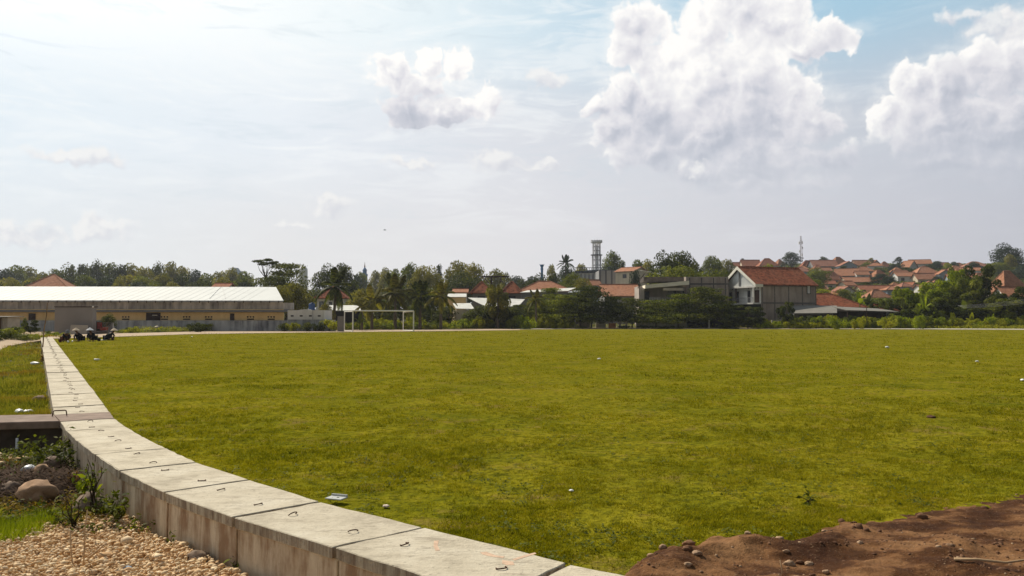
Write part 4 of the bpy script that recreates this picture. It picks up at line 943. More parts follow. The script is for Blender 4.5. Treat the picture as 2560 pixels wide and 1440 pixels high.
tag(mb.build('marker_peg', M['litter'], loc=g, smooth=True), 'short pale peg standing before the dark cross beam wall', 'peg')

# ================================================================ goal
gp = M['white_paint']
fl, fr, bl_, br_ = G(882, 830, 0), G(1034, 829, 0), G(861, 828.5, 0), G(1008, 827.5, 0)
root = thing('football_goal', 'white football goal frame without net at the far side of the field', 'goal', fl)
def GL(p_): return Vector(p_) - fl
gh = 2.44
def bar(name, p0, p1, r=.065): 
    mb = MB(); mb.tube([p0, p1], r, 10); return mb.build(name, gp, root, smooth=False)
up = Vector((0, 0, gh))
bar('post', GL(fl), GL(fl) + up, .075); bar('post', GL(fr), GL(fr) + up * 1.0, .075)
bar('crossbar', GL(fl) + up, GL(fr) + up, .075)
bar('back_post', GL(bl_), GL(bl_) + up * 1.0, .06); bar('back_post', GL(br_), GL(br_) + up * .97, .06)
bar('side_bar', GL(fl) + up * .97, GL(bl_) + up * .97, .05); bar('side_bar', GL(fr) + up * .98, GL(br_) + up * .97, .05)
bar('ground_bar', GL(fl) + Vector((0, 0, .08)), GL(bl_) + Vector((0, 0, .08)), .06); bar('ground_bar', GL(fr) + Vector((0, 0, .08)), GL(br_) + Vector((0, 0, .08)), .06)
# concrete pillar left of it
g = G(851, 829.5, 0); mb = MB(); mb.box(-.36, .36, 0, .25, 0, 1.82)
tag(mb.build('concrete_pillar', M['gray_wall'], bevel=.02, loc=g), 'short grey concrete slab standing upright left of the goal', 'pillar')

# ================================================================ people
def skin(name, verts, edges, radii, mat, parent, sub=1, loc=(0, 0, 0)):
    me = bpy.data.meshes.new(name); me.from_pydata(verts, edges, []); tmp = bpy.data.objects.new(name, me); col.objects.link(tmp)
    md = tmp.modifiers.new('s', 'SKIN')
    for i, r_ in enumerate(radii): me.skin_vertices[0].data[i].radius = (r_, r_) if not hasattr(r_, '__len__') else r_
    me.skin_vertices[0].data[0].use_root = True
    s2 = tmp.modifiers.new('u', 'SUBSURF'); s2.levels = sub; s2.render_levels = sub
    dg = bpy.context.evaluated_depsgraph_get(); me2 = bpy.data.meshes.new_from_object(tmp.evaluated_get(dg)); me2.name = name
    bpy.data.objects.remove(tmp); bpy.data.meshes.remove(me)
    me2.materials.clear()
    for p_ in me2.polygons: p_.use_smooth = True
    return link_mesh(name, me2, mat, parent, loc)
M['skin'] = simple('skin', (.20, .105, .065), .6, .1, 10)
M['cloth_dark'] = simple('cloth_dark', (.020, .020, .026), .9, .3, 10)
M['cloth_brown'] = simple('cloth_brown', (.10, .035, .022), .9, .3, 10)
M['cloth_black'] = simple('cloth_black', (.012, .012, .014), .9, .3, 10)
M['cloth_green'] = simple('cloth_green', (.035, .045, .035), .9, .3, 10)
M['straw'] = simple('straw', (.52, .43, .32), .8, .15, 25)
M['hat_white'] = simple('hat_white', (.56, .58, .62), .7, .1, 25)
def person(label, loc, rz, lean, hat, shirtm, trm, hatm, reach=(.40, .10)):
    root = thing('person', label, 'person', loc, rz, 'people squatting in a row on the turf')
    sh = Vector((.10 + lean * .30, 0, .60 - lean * .14)); pel = Vector((-.06, 0, .24)); ch = pel.lerp(sh, .62); nk = sh + Vector((.05 + lean * .06, 0, .09)); hd = nk + Vector((.05 + lean * .05, 0, .11)); tp = hd + Vector((.01, 0, .10))
    V = [pel, ch, sh, nk, hd, tp]; E = [(0, 1), (1, 2), (2, 3), (3, 4), (4, 5)]; Rr = [.13, .13, .10, .05, .088, .06]
    hands = []
    for s in (-1, 1):
        el_ = Vector((.30 + lean * .2, s * .21, .36)); hn = Vector((reach[0], s * reach[1], .10)); shj = sh + Vector((.0, s * .17, 0))
        b = len(V); V += [shj, el_, hn, hn + Vector((.06, 0, -.03))]; E += [(2, b), (b, b + 1), (b + 1, b + 2), (b + 2, b + 3)]; Rr += [.055, .040, .026, (.034, .016)]
        for k in range(4):
            fb = len(V); r0 = hn + Vector((.075, s * (-.027 + .018 * k), -.035)); ln = (.034, .040, .038, .028)[k]
            V += [r0, r0 + Vector((ln, 0, -.012)), r0 + Vector((ln * 1.5, 0, -.035))]; E += [(b + 3, fb), (fb, fb + 1), (fb + 1, fb + 2)]; Rr += [.009, .008, .007]
        fb = len(V); r0 = hn + Vector((.03, -s * .03, -.01)); V += [r0, r0 + Vector((.035, -s * .018, -.02))]; E += [(b + 2, fb), (fb, fb + 1)]; Rr += [.010, .009]
        hp = pel + Vector((.02, s * .09, 0)); kn = Vector((.30, s * .17, .43)); an = Vector((.12, s * .14, .07)); to = Vector((.30, s * .15, .03))
        b = len(V); V += [hp, kn, an, to]; E += [(0, b), (b, b + 1), (b + 1, b + 2), (b + 2, b + 3)]; Rr += [.09, .062, .042, .035]
    body = skin('body', V, E, Rr, M['skin'], root, 1)
    # face: nose and ears
    mb = MB(); mb.add([hd + Vector((.085, -.012, -.02)), hd + Vector((.085, .012, -.02)), hd + Vector((.080, 0, .03)), hd + Vector((.112, 0, -.015))], [(0, 1, 3), (1, 2, 3), (2, 0, 3)])
    mb.build('nose', M['skin'], root)
    # clothes
    SV = [pel + Vector((0, 0, .02)), ch, sh, sh + Vector((0, .17, 0)), sh + Vector((0, -.17, 0)), Vector((.30 + lean * .2, .21, .36)), Vector((.30 + lean * .2, -.21, .36))]
    elx = [Vector((reach[0] - .04, .21 * .3 + reach[1] * .7, .17)), Vector((reach[0] - .04, -(.21 * .3 + reach[1] * .7), .17))]
    skin('shirt', SV + elx, [(0, 1), (1, 2), (2, 3), (2, 4), (3, 5), (4, 6), (5, 7), (6, 8)], [.165, .165, .125, .075, .075, .058, .058, .042, .042], shirtm, root, 1)
    TV = [pel]; TE = []; TR = [.155]
    for s in (-1, 1):
        b = len(TV); TV += [pel + Vector((.02, s * .09, -.01)), Vector((.31, s * .17, .44)), Vector((.12, s * .14, .11))]; TE += [(0, b), (b, b + 1), (b + 1, b + 2)]; TR += [.12, .082, .062]
    skin('trousers', TV, TE, TR, trm, root, 1)
    mb = MB()
    if hat == 'cone': mb.lathe([(.25, -.02), (.245, -.012), (.13, .075), (.015, .165), (0, .17), (.012, .155), (.12, .065), (.24, -.03)], 20, tuple(hd + Vector((.0, 0, .045)))); mb.build('conical_hat', hatm, root, smooth=False)
    else: mb.lathe([(.14, -.12), (.125, -.02), (.11, .06), (.07, .105), (0, .12)], 16, tuple(hd + Vector((-.015, 0, 0)))); mb.build('headscarf', hatm, root, smooth=True)
    return root
pz = lambda u, v: G(u, v, 0)
person('person squatting in brown and black with a grey headscarf, leftmost of the row', pz(160, 855), -.6, .6, 'scarf', M['cloth_black'], M['cloth_brown'], simple('scarf_grey', (.20, .21, .24), .9, .15, 12))
person('person squatting in dark clothes under a tan conical straw hat, bending forward', pz(203, 854), -2.2, .4, 'cone', M['cloth_dark'], M['cloth_black'], M['straw'])
person('person squatting in black clothes under a white conical hat', pz(234, 853), -1.8, .4, 'cone', M['cloth_black'], M['cloth_black'], M['hat_white'])
person('person crouching low in dark green clothes at the right end of the row', pz(266, 851.5), .9, .8, 'cone', M['cloth_green'], M['cloth_dark'], M['straw'])
def bucket(label, loc, mat, tilt=0.0):
    root = thing('bucket', label, 'bucket', loc); root.rotation_euler = (0, tilt, 0); root.scale = (.72, .72, .72); mb = MB(); mb.lathe([(0, 0), (.11, 0), (.15, .30), (.16, .30), (.16, .285), (.115, .0)], 16); mb.build('bucket_body', mat, root, smooth=True)
    mb = MB(); mb.tube([(.15 * math.cos(a), 0, .29 + .16 * math.sin(a)) for a in np.linspace(0, math.pi, 9)], .006, 5); mb.build('handle', M['rust'], root)
bucket('dark brown bucket standing left of the person with the headscarf', pz(151, 856), M['cloth_brown'], -.15)
bucket('dark bucket next to the person under the white conical hat', pz(247, 853), M['cloth_black'], .1)
bucket('brown bucket right of the person at the end of the row', pz(281, 851), M['cloth_brown'], .1)
litter('rice_bag', 'small white bag between the two left squatting people', pz(181, 855.5) + Vector((0, 0, .06)), (.07, .05, .06), 21, M['litter'], 'bag')
litter('rice_bag', 'small white bag by the hands of the leftmost squatting person', pz(170, 856.5) + Vector((0, 0, .06)), (.07, .05, .06), 22, M['litter'], 'bag')
litter('rice_bag', 'long white strip lying between the two right squatting people', pz(256, 851.5) + Vector((0, 0, .04)), (.30, .06, .03), 0, M['litter'], 'strip')
# ================================================================ buildings
def win(par, x, z, w, h, y=0.0, face='y-', frame=None, pane=None, d=.05, name='window'):
    """window on the wall plane y (front, facing -y) or on an x end; frame proud, pane inset"""
    frame = frame or M['dark_wood']; pane = pane or M['glass_dark']
    mb = MB(); e = .07
    def bx(x0, x1, z0, z1, a, b_):
        if face == 'y-': mb2.box(x0, x1, y - b_, y - a, z0, z1)
        elif face == 'x-': mb2.box(y - b_, y - a, x0, x1, z0, z1)
        else: mb2.box(y + a, y + b_, x0, x1, z0, z1)
    mb2 = mb
    bx(x - w / 2, x - w / 2 + e, z, z + h, .002, d); bx(x + w / 2 - e, x + w / 2, z, z + h, .002, d)
    bx(x - w / 2 + e, x + w / 2 - e, z, z + e, .002, d); bx(x - w / 2 + e, x + w / 2 - e, z + h - e, z + h, .002, d)
    fr = mb.build(name, frame, par)
    mb2 = MB(); mb = mb2; bx(x - w / 2 + e, x + w / 2 - e, z + e, z + h - e, .003, d * .45); mb.build('pane', pane, fr)
    return fr
def slab_poly(mb, pts, th):
    """thick sheet through pts (any planar polygon), thickness downwards"""
    n = len(pts); t_ = [Vector(p_) for p_ in pts]; b_ = [p_ - Vector((0, 0, th)) for p_ in t_]
    mb.add([p_[:] for p_ in t_] + [p_[:] for p_ in b_], [tuple(range(n)), tuple(range(n, 2 * n))[::-1]] + [(i, (i + 1) % n, n + (i + 1) % n, n + i) for i in range(n)])
def roof_mesh(kind, L, Wd, ze, zr, ov=.45, th=.14, hipf=1.0):
    mb = MB(); x0, x1, y0, y1 = -L / 2 - ov, L / 2 + ov, -Wd / 2 - ov, Wd / 2 + ov
    sl_ = (zr - ze) / (Wd / 2); z0 = ze - sl_ * ov
    if kind == 'gable':
        slab_poly(mb, [(x0, y0, z0), (x1, y0, z0), (x1, 0, zr), (x0, 0, zr)], th); slab_poly(mb, [(x1, y1, z0), (x0, y1, z0), (x0, 0, zr), (x1, 0, zr)], th)
        mb.box(x0, x1, -.14, .14, zr - .05, zr + .10)
    elif kind == 'hip':
        h = min(Wd / 2 * hipf, L / 2 - .15); a, b_ = (-L / 2 + h, 0, zr), (L / 2 - h, 0, zr)
        slab_poly(mb, [(x0, y0, z0), (x1, y0, z0), b_, a], th); slab_poly(mb, [(x1, y1, z0), (x0, y1, z0), a, b_], th)
        slab_poly(mb, [(x0, y1, z0), (x0, y0, z0), a], th); slab_poly(mb, [(x1, y0, z0), (x1, y1, z0), b_], th)
        mb.tube([a, b_], .13, 6)
        for c_ in ((x0, y0, z0), (x0, y1, z0)): mb.tube([c_, a], .11, 6)
        for c_ in ((x1, y0, z0), (x1, y1, z0)): mb.tube([c_, b_], .11, 6)
    elif kind == 'front':
        x0, x1, y0, y1 = -L / 2 - ov, L / 2 + ov, -Wd / 2 - ov, Wd / 2 + ov; z0 = ze - (zr - ze) / (L / 2) * ov
        slab_poly(mb, [(x0, y1, z0), (x0, y0, z0), (0, y0, zr), (0, y1, zr)], th); slab_poly(mb, [(x1, y0, z0), (x1, y1, z0), (0, y1, zr), (0, y0, zr)], th)
        mb.box(-.14, .14, y0, y1, zr - .05, zr + .10)
    elif kind == 'shed':
        slab_poly(mb, [(x0, y0, ze), (x1, y0, ze), (x1, y1, zr), (x0, y1, zr)], th)
    return mb
def wall_mesh(kind, L, Wd, ze, zr, zb=-3):
    mb = MB(); a, b_ = L / 2, Wd / 2; e = .16
    mb.box(-a, a, -b_, b_, zb, ze - e)
    if kind == 'gable':
        for s in (-1, 1):
            x = s * a; xi = x - s * .18; mb.prism([(0, 0)], 0, 0) if False else None
            mb.add([(x, -b_, ze - e), (x, b_, ze - e), (x, 0, zr - e), (xi, -b_, ze - e), (xi, b_, ze - e), (xi, 0, zr - e)], [(0, 1, 2), (5, 4, 3), (0, 2, 5, 3), (1, 4, 5, 2)])
    if kind == 'front':
        for s in (-1, 1):
            y = s * b_; yi = y - s * .18
            mb.add([(-a, y, ze - e), (a, y, ze - e), (0, y, zr - e), (-a, yi, ze - e), (a, yi, ze - e), (0, yi, zr - e)], [(0, 1, 2), (5, 4, 3), (0, 2, 5, 3), (1, 4, 5, 2)])
    if kind == 'shed':
        mb.add([(-a, b_, ze - e), (-a, -b_, ze - e), (-a, b_, zr - e), (a, b_, ze - e), (a, -b_, ze - e), (a, b_, zr - e)], [(0, 1, 2), (3, 5, 4), (0, 2, 5, 3), (1, 4, 5, 2)])
    return mb
def house(label, u0, u1, vr, ve, D, kind='gable', roof='orange', wall='plaster_gray', rz=0.0, vb=None, Wd=None, wins=2, ov=.45, name='house', group=None, roofmat=None, win_z=None, hipf=1.0):
    x0, x1 = X(u0, D), X(u1, D); L = max(2.0, (x1 - x0) / (abs(math.cos(rz)) + .25 * abs(math.sin(rz))) - 2 * ov * .9); Wd = Wd or min(9.0, max(4.0, L * .75))
    cx, cy = (x0 + x1) / 2, D + Wd / 2; g = zt(cx, cy)
    if vb is not None: g = Z(vb, D)
    ze = Z(ve, D) - g + ov * .35; zr = Z(vr, D + (Wd / 2 if kind != 'front' else 0)) - g
    if kind == 'shed': zr = Z(vr, D + Wd) - g
    zr = max(zr, ze + .5)
    root = thing(name, label, 'house' if name == 'house' else name.replace('_', ' '), (cx, cy, g), rz, group)
    wall_mesh(kind, L, Wd, ze, zr).build('wall', M[wall], root)
    roof_mesh(kind, L, Wd, ze, zr, ov, .14, hipf).build('roof', roofmat or M['tile_' + roof], root)
    zw = win_z if win_z is not None else ze - 2.1
    for k in range(wins):
        xx = -L / 2 + L * (k + .5) / wins; w = min(1.3, L / wins * .5)
        win(root, xx, zw, w, 1.15, -Wd / 2, 'y-', M['white_paint'] if k % 2 else M['dark_wood'])
    return root, L, Wd, ze, zr, g

G_H = 'houses on the far hillside'
hill = [
 ('small tiled roof at the left end of the skyline houses, behind the big gabled house', 1834, 1862, 655.5, 664, 430, 'gable', 'red', 'white_wall', 0),
 ('long dull red roof on the skyline left of the dark round tree', 1857, 1906, 649.5, 664, 425, 'gable', 'red', 'cream_wall', 0),
 ('peaked red hip roof on the skyline right above the ridge of the gabled house', 1900, 1950, 646, 663, 415, 'hip', 'red', 'white_wall', 0),
 ('orange roof corner tucked against the left side of the dark round tree', 1941, 1966, 648, 659, 428, 'hip', 'orange', 'cream_wall', .3),
 ('low red roof immediately right of the radio mast', 2006, 2042, 651, 665, 420, 'hip', 'red', 'plaster_gray', 0),
 ('wide pale red roof on the skyline with grey wall under it', 2034, 2100, 650, 665, 405, 'gable', 'dusty', 'plaster_gray', 0),
 ('tall hip roof standing above its neighbours on the skyline', 2082, 2124, 642.5, 658, 425, 'hip', 'orange', 'plaster_gray', .2),
 ('grey gabled house with dark roof edge below the tall hip roof', 2102, 2147, 653, 664, 385, 'front', 'dusty', 'blue_wall', 0),
 ('brown red roof with palm in front on the skyline', 2139, 2180, 650, 662, 410, 'gable', 'orange', 'cream_wall', 0),
 ('dark gabled roof end right of the bamboo clump on the skyline', 2172, 2208, 650, 663, 400, 'front', 'dusty', 'plaster_gray', .3),
 ('small roof with white dormer between the trees on the skyline', 2204, 2231, 654, 665, 415, 'hip', 'dusty', 'white_wall', 0),
 ('sloping orange roof right of the spindly dark tree', 2262, 2300, 651, 668, 395, 'front', 'orange', 'white_wall', .5),
 ('bright orange roof with white gable standing out on the skyline', 2284, 2338, 649, 659, 400, 'gable', 'orange', 'white_wall', -.25),
 ('tan roof nearly hidden by trees on the skyline', 2350, 2380, 656, 663, 420, 'gable', 'dusty', 'cream_wall', 0),
 ('orange roof under the bare forked branch on the skyline', 2390, 2420, 657, 667, 410, 'hip', 'orange', 'cream_wall', 0),
 ('faded roof at the foot of the huge tree on the skyline', 2422, 2480, 654, 665, 400, 'hip', 'dusty', 'white_wall', 0),
 ('grey gabled house with red roof at the left end of the second row', 2050, 2104, 680, 697, 300, 'gable', 'orange', 'plaster_gray', .45),
 ('house with red left slope and grey gable behind the long low roof', 2098, 2158, 671, 688, 325, 'gable', 'orange', 'plaster_gray', -.45),
 ('two storey house with blue shutters on the upper floor', 2144, 2190, 667, 677, 335, 'hip', 'orange', 'blue_wall', 0),
 ('long low red roof over a cream wall in the middle of the slope', 2116, 2186, 692.5, 704.5, 290, 'gable', 'orange', 'cream_wall', 0),
 ('house with blue grey side wall beside the dark bush', 2182, 2226, 675, 690, 320, 'hip', 'orange', 'blue_wall', .3),
 ('small orange roof stepping down right of the dark bush', 2227, 2256, 689, 702, 315, 'gable', 'orange', 'white_wall', .3),
 ('house with straight orange roof and pale blue white wall', 2244, 2298, 680, 690, 305, 'gable', 'orange', 'offwhite_wall', 0),
 ('biggest pyramid shaped roof in the middle of the slope', 2292, 2358, 667, 684, 325, 'hip', 'orange', 'cream_wall', 0),
 ('lower roof in front of the pyramid shaped one', 2294, 2346, 683, 697, 300, 'gable', 'orange', 'cream_wall', 0),
 ('squat hip roof right of the pyramid shaped one', 2350, 2394, 673, 686, 320, 'hip', 'red', 'cream_wall', 0),
 ('red roof piece seen between the leafy trees', 2404, 2424, 674, 686, 310, 'gable', 'red', 'cream_wall', 0),
 ('low roof just above the bright bushes behind the gabled house', 2030, 2072, 712, 722, 235, 'gable', 'dusty', 'cream_wall', 0),
 ('white grey gable with red slope in the lower row', 2092, 2140, 715, 727, 240, 'front', 'dusty', 'offwhite_wall', .3),
 ('longest red roof stretching across the lower row', 2158, 2262, 713, 732, 250, 'gable', 'red', 'cream_wall', 0),
 ('red hip roof with white end wall below the longest roof', 2168, 2232, 724, 742, 215, 'hip', 'orange', 'white_wall', .15),
 ('small twin roof at the upper right of the longest roof', 2227, 2262, 706, 717, 275, 'hip', 'orange', 'cream_wall', 0),
 ('red roof behind the left treetops of the lower row', 2262, 2300, 705, 722, 260, 'front', 'red', 'cream_wall', .4),
 ('little white house with flat pale roof and red porch', 2300, 2326, 711, 719, 235, 'gable', 'dusty', 'white_wall', 0),
 ('large near roof with pale ridge lines behind the trees at the right edge', 2494, 2580, 678, 722, 165, 'hip', 'orange', 'cream_wall', .25),
 ('orange roof glimpsed low between the trees near the right edge', 2510, 2560, 716, 738, 150, 'gable', 'orange', 'white_wall', 0),
]
for (lb, u0, u1, vr, ve, D, kd, rf, wl, rz) in hill:
    house(lb, u0, u1, vr, ve, D, kd, rf, wl, rz, group=G_H, wins=2 if u1 - u0 > 30 else 1)
# extra fill houses on the slope, partly hidden between the rest
fill = [(1985, 2030, 668, 678, 340, 'hip', 'dusty', 'blue_wall'), (2036, 2060, 662, 671, 370, 'hip', 'red', 'plaster_gray'), (2150, 2178, 697, 707, 300, 'hip', 'red', 'plaster_gray'),
        (2236, 2262, 668, 677, 360, 'hip', 'orange', 'cream_wall'), (2380, 2412, 664, 673, 370, 'hip', 'orange', 'white_wall'), (2424, 2460, 668, 680, 350, 'gable', 'red', 'cream_wall'),
        (2436, 2480, 684, 698, 280, 'hip', 'orange', 'cream_wall'), (2100, 2124, 727, 738, 205, 'gable', 'old', 'cream_wall'), (2060, 2094, 700, 709, 265, 'gable', 'red', 'white_wall'), (2262, 2300, 727, 738, 225, 'hip', 'red', 'cream_wall'), (2330, 2370, 700, 712, 270, 'hip', 'orange', 'white_wall')]
flab = ['blue grey house beside the radio mast below the dark round tree', 'small roof squeezed under the wide pale red roof', 'roof patch behind the long low cream walled house', 'roof between the spindly tree and the straight orange roof',
        'roof below the tan one at the trees of the skyline', 'red gable below the faded roof at right', 'hip roof behind the leafy treetops at right', 'old dark red roof near the banana leaves behind the gabled house', 'pale walled cottage between the first and lower row', 'hip roof half behind the trees under the red porch house', 'white walled house in front of the squat hip roof']
for lb, a in zip(flab, fill): house(lb, *a, group=G_H, wins=1)

pk = random.Random(31); packed = [(2012, 672, 355), (2068, 676, 345), (2088, 690, 305), (2118, 684, 330), (2160, 686, 322), (2196, 664, 375), (2214, 700, 288), (2258, 684, 335), (2275, 694, 312), (2318, 674, 345), (2332, 712, 262), (2368, 684, 318), (2392, 694, 295), (2412, 676, 335), (2438, 676, 325), (2458, 690, 290), (2080, 736, 190), (2268, 716, 245), (2236, 724, 225), (2124, 712, 262)]
for k, (u, v, D) in enumerate(packed):
    w = pk.uniform(15, 22); house('small tiled house packed between the hillside houses, ' + str(('first', 'second', 'third', 'fourth', 'fifth', 'sixth', 'seventh', 'eighth', 'ninth', 'tenth', 'eleventh', 'twelfth', 'thirteenth', 'fourteenth', 'fifteenth', 'sixteenth', 'seventeenth', 'eighteenth', 'nineteenth', 'twentieth')[sorted(packed).index((u, v, D))]) + ' from left',
        u - w, u + w, v - pk.uniform(7, 10), v, D, pk.choice(['hip', 'gable', 'front', 'hip']), pk.choice(['orange', 'orange', 'dusty', 'red']), pk.choice(['cream_wall', 'white_wall', 'offwhite_wall', 'blue_wall']), pk.uniform(-.4, .4), group=G_H, wins=1)
# ---------------------------------------------------------------- big gabled house with balcony
a_ = R(20); s_ = Vector((math.cos(a_), math.sin(a_))); D0 = 127.0; c0 = Vector((X(1903, D0), D0)); pp_ = F / D0
L = 11.2; Wd = 8.8
root = thing('gabled_house', 'two storey house with white gable, balcony and long red roof over bare block walls', 'house', (c0.x, c0.y, 0), a_)
# local: x along the long side, y away along the gable side; corner at origin
ze = Z(709, D0); zr = Z(667, D0 + 4); zf = Z(757, D0)
mb = MB(); mb.box(.02, L, 0, Wd, zf + .1, ze - .1); mb.box(.02, L, .02, Wd - .02, -1, zf + .1)
mb.add([(L, 0, ze - .1), (L, Wd, ze - .1), (L, Wd / 2, zr - .25), (L - .2, 0, ze - .1), (L - .2, Wd, ze - .1), (L - .2, Wd / 2, zr - .25)], [(0, 1, 2), (5, 4, 3), (0, 2, 5, 3), (1, 4, 5, 2)])
mb.build('wall', M['brick_block'], root)
mb = MB()
for xx in (0.15, 2.6, 5.4, 8.2, L - .25): mb.box(xx, xx + .22, -.03, .0, -.5, ze - .12)
mb.box(0.02, L, -.028, -.001, zf - .15, zf + .12); mb.box(0.02, L, -.026, -.001, ze - .45, ze - .2)
mb.build('concrete_frame', simple('frame_gray', (.20, .18, .17), .9, .2, 3), root)
fo = 1.3  # roof overhang past the gable front
mb = MB(); o_ = .35; zz0 = ze - .12
slab_poly(mb, [(-fo, -o_, zz0), (L + .2, -o_, zz0), (L + .2 - 3.2 * 0, Wd / 2, zr), (-fo, Wd / 2, zr)], .16)
slab_poly(mb, [(L + .2, Wd + o_, zz0), (-fo, Wd + o_, zz0), (-fo, Wd / 2, zr), (L + .2, Wd / 2, zr)], .16)
for k in range(26):
    xx = -fo + .2 + k * (L + fo) / 26; mb.box(xx, xx + .34, Wd / 2 - .15, Wd / 2 + .15, zr - .04, zr + .10 + random.uniform(0, .05))
rf = mb.build('roof', M['tile_old'], root)
# front gable sheet and white barge boards (front faces local -x)
mb = MB(); mb.add([(-fo + .35, 0, ze - .35), (-fo + .35, Wd, ze - .35), (-fo + .35, Wd / 2, zr - .42), (-fo + .5, 0, ze - .35), (-fo + .5, Wd, ze - .35), (-fo + .5, Wd / 2, zr - .42)], [(0, 2, 1), (3, 4, 5), (0, 3, 5, 2), (1, 2, 5, 4), (0, 1, 4, 3)])
mb.build('gable', simple('gable_gray', (.55, .57, .56), .8, .12, 1), root)
mb = MB(); mb.box(-fo + .24, -fo + .34, Wd / 2 - .32, Wd / 2 + .02, ze - .3, zr - .75); mb.build('gable_mullion', simple('mullion', (.13, .13, .13), .8, .1, 2), root)
mb = MB()
for (y0, y1) in ((-o_ - .05, Wd / 2), (Wd + o_ + .05, Wd / 2)):
    mb.hexa([(-fo - .10, y0, zz0 - .42), (-fo - .02, y0, zz0 - .42), (-fo - .02, y1, zr - .48), (-fo - .10, y1, zr - .48), (-fo - .10, y0, zz0 + .06), (-fo - .02, y0, zz0 + .06), (-fo - .02, y1, zr + .06), (-fo - .10, y1, zr + .06)])
mb.box(-fo - .1, .1, -o_ - .12, -o_ - .02, zz0 - .45, zz0 + .02)
mb.build('barge_board', simple('cream_board', (.82, .80, .70), .7, .06, 2), root)
# porch ceiling beam, recessed front wall
mb = MB(); mb.box(-fo + .1, .01, -.1, Wd + .9, ze - .62, ze - .36); mb.build('porch_beam', M['white_wall'], root)
mb = MB(); mb.box(-.12, .015, 0.0, Wd, zf + .02, ze - .62); mb.build('front_wall', simple('front_white', (.76, .76, .73), .8, .08, 2), root)
mb = MB(); mb.box(-fo - .35, -.001, -.05, Wd - 0.1, zf - .22, zf); mb.build('balcony', M['white_wall'], root)
mb = MB(); mb.box(-fo - .3, -fo - .24, 0, Wd - .2, zf + .82, zf + .88)
for k in range(40): yy_ = .05 + k * (Wd - .3) / 39; mb.box(-fo - .29, -fo - .26, yy_, yy_ + .025, zf + .01, zf + .82)
mb.build('balcony_railing', M['steel'], root)
mb = MB(); mb.box(-fo - .2, -fo, Wd * .52, Wd * .52 + .18, zf, ze - .62); mb.build('porch_column', M['dark_wood'], root)
mb = MB(); mb.box(-fo - .2, -fo + .02, -.05, .15, zf, ze - .62); mb.build('porch_column', M['white_wall'], root)
zf2 = zf + .15
for (yc, w, h) in ((1.0, 1.6, 2.05),):
    f_ = win(root, yc, zf + .05, w, h, -.125, 'x-', M['dark_wood'], M['dark_wood'], .06, 'door')
for (yc, w, h) in ((2.9, .75, 2.0), (6.0, .7, 1.9), (7.9, .8, 1.9)): win(root, yc, zf + .1, w, h, -.125, 'x-', M['dark_wood'], M['glass_dark'], .06)
for yc in (.5, 1.2, 2.0, 3.0, 7.4):
    mb = MB(); mb.box(-.15, -.118, yc - .09, yc + .09, zf + 2.35, zf + 2.75); mb.build('vent', M['dark_void'], root)
win(root, 9.6, Z(733, D0 + 3) - .1, .75, 1.4, -.002, 'y-', M['dark_void'], M['white_wall'], .09)
# ground floor front dark opening
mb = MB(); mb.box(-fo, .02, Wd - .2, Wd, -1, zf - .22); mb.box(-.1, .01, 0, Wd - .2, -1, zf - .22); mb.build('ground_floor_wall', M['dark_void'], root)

# ---------------------------------------------------------------- dark villa with white fascia
D0 = 126.0
def bl(x0, x1, y0, y1, v0, v1, D=D0): return None
x0, x1 = X(1600, D0), X(1720, D0)
root = thing('flat_roof_house', 'dark two storey house with broad cream fascia and open verandas, left of the gabled house', 'house', ((x0 + x1) / 2, D0, 0), R(-3)); hw = (x1 - x0) / 2
z1, z2, zfl = Z(706, D0), Z(713, D0), Z(760, D0)
mb = MB(); mb.box(-hw, hw, 3.0, 8, -1, z1 - .5); mb.box(-hw, -hw + .8, .4, 3, -1, z1 - .9); mb.build('wall', simple('villa_wall', (.42, .37, .33), .9, .2, 1), root)
mb = MB(); mb.hexa([(-hw + .8, -.8, z2 - .55), (hw, -1.2, z1 - .42), (hw, 7.8, z1 - .42), (-hw + .8, 7.8, z2 - .55), (-hw + .8, -.8, z2 + .02), (hw, -1.2, z1 + .22), (hw, 7.8, z1 + .22), (-hw + .8, 7.8, z2 + .02)]); mb.build('fascia', simple('fascia_cream', (.84, .78, .64), .8, .1, 1.5), root)
mb = MB(); mb.box(-.2, 2.9, -1.0, -.2, z1 - 1.35, z1 - .95); mb.build('lower_fascia', M['cream_wall'], root)
mb = MB(); mb.box(-hw + .9, hw - .3, 2, 7.6, z1 + .22, z1 + 1.0); mb.build('roof_parapet', simple('parapet_dark', (.10, .085, .075), .95, .3, 1.5), root)
mb = MB(); mb.box(-hw, hw, .2, 3.0, zfl - .3, zfl); mb.build('veranda_floor', M['dark_wood'], root)
mb = MB()
for k in range(3): mb.box(-hw + 1.6, -.6, .22, .28, zfl + .3 + k * .32, zfl + .38 + k * .32)
for k in range(9): xx = -hw + 1.6 + k * .42; mb.box(xx, xx + .06, .2, .3, zfl + .01, zfl + 1.05)
mb.build('veranda_railing', M['white_wall'], root)
for xx in (.9, 2.4): 
    mb = MB(); mb.box(xx, xx + .7, .6, 1.1, zfl, z1 - 1.35); mb.build('pillar', M['gray_wall'], root)
for xx in (-2.5, 1.9, 3.2): win(root, xx, zfl + .2, 1.1, 2.0, 3.0, 'y-')
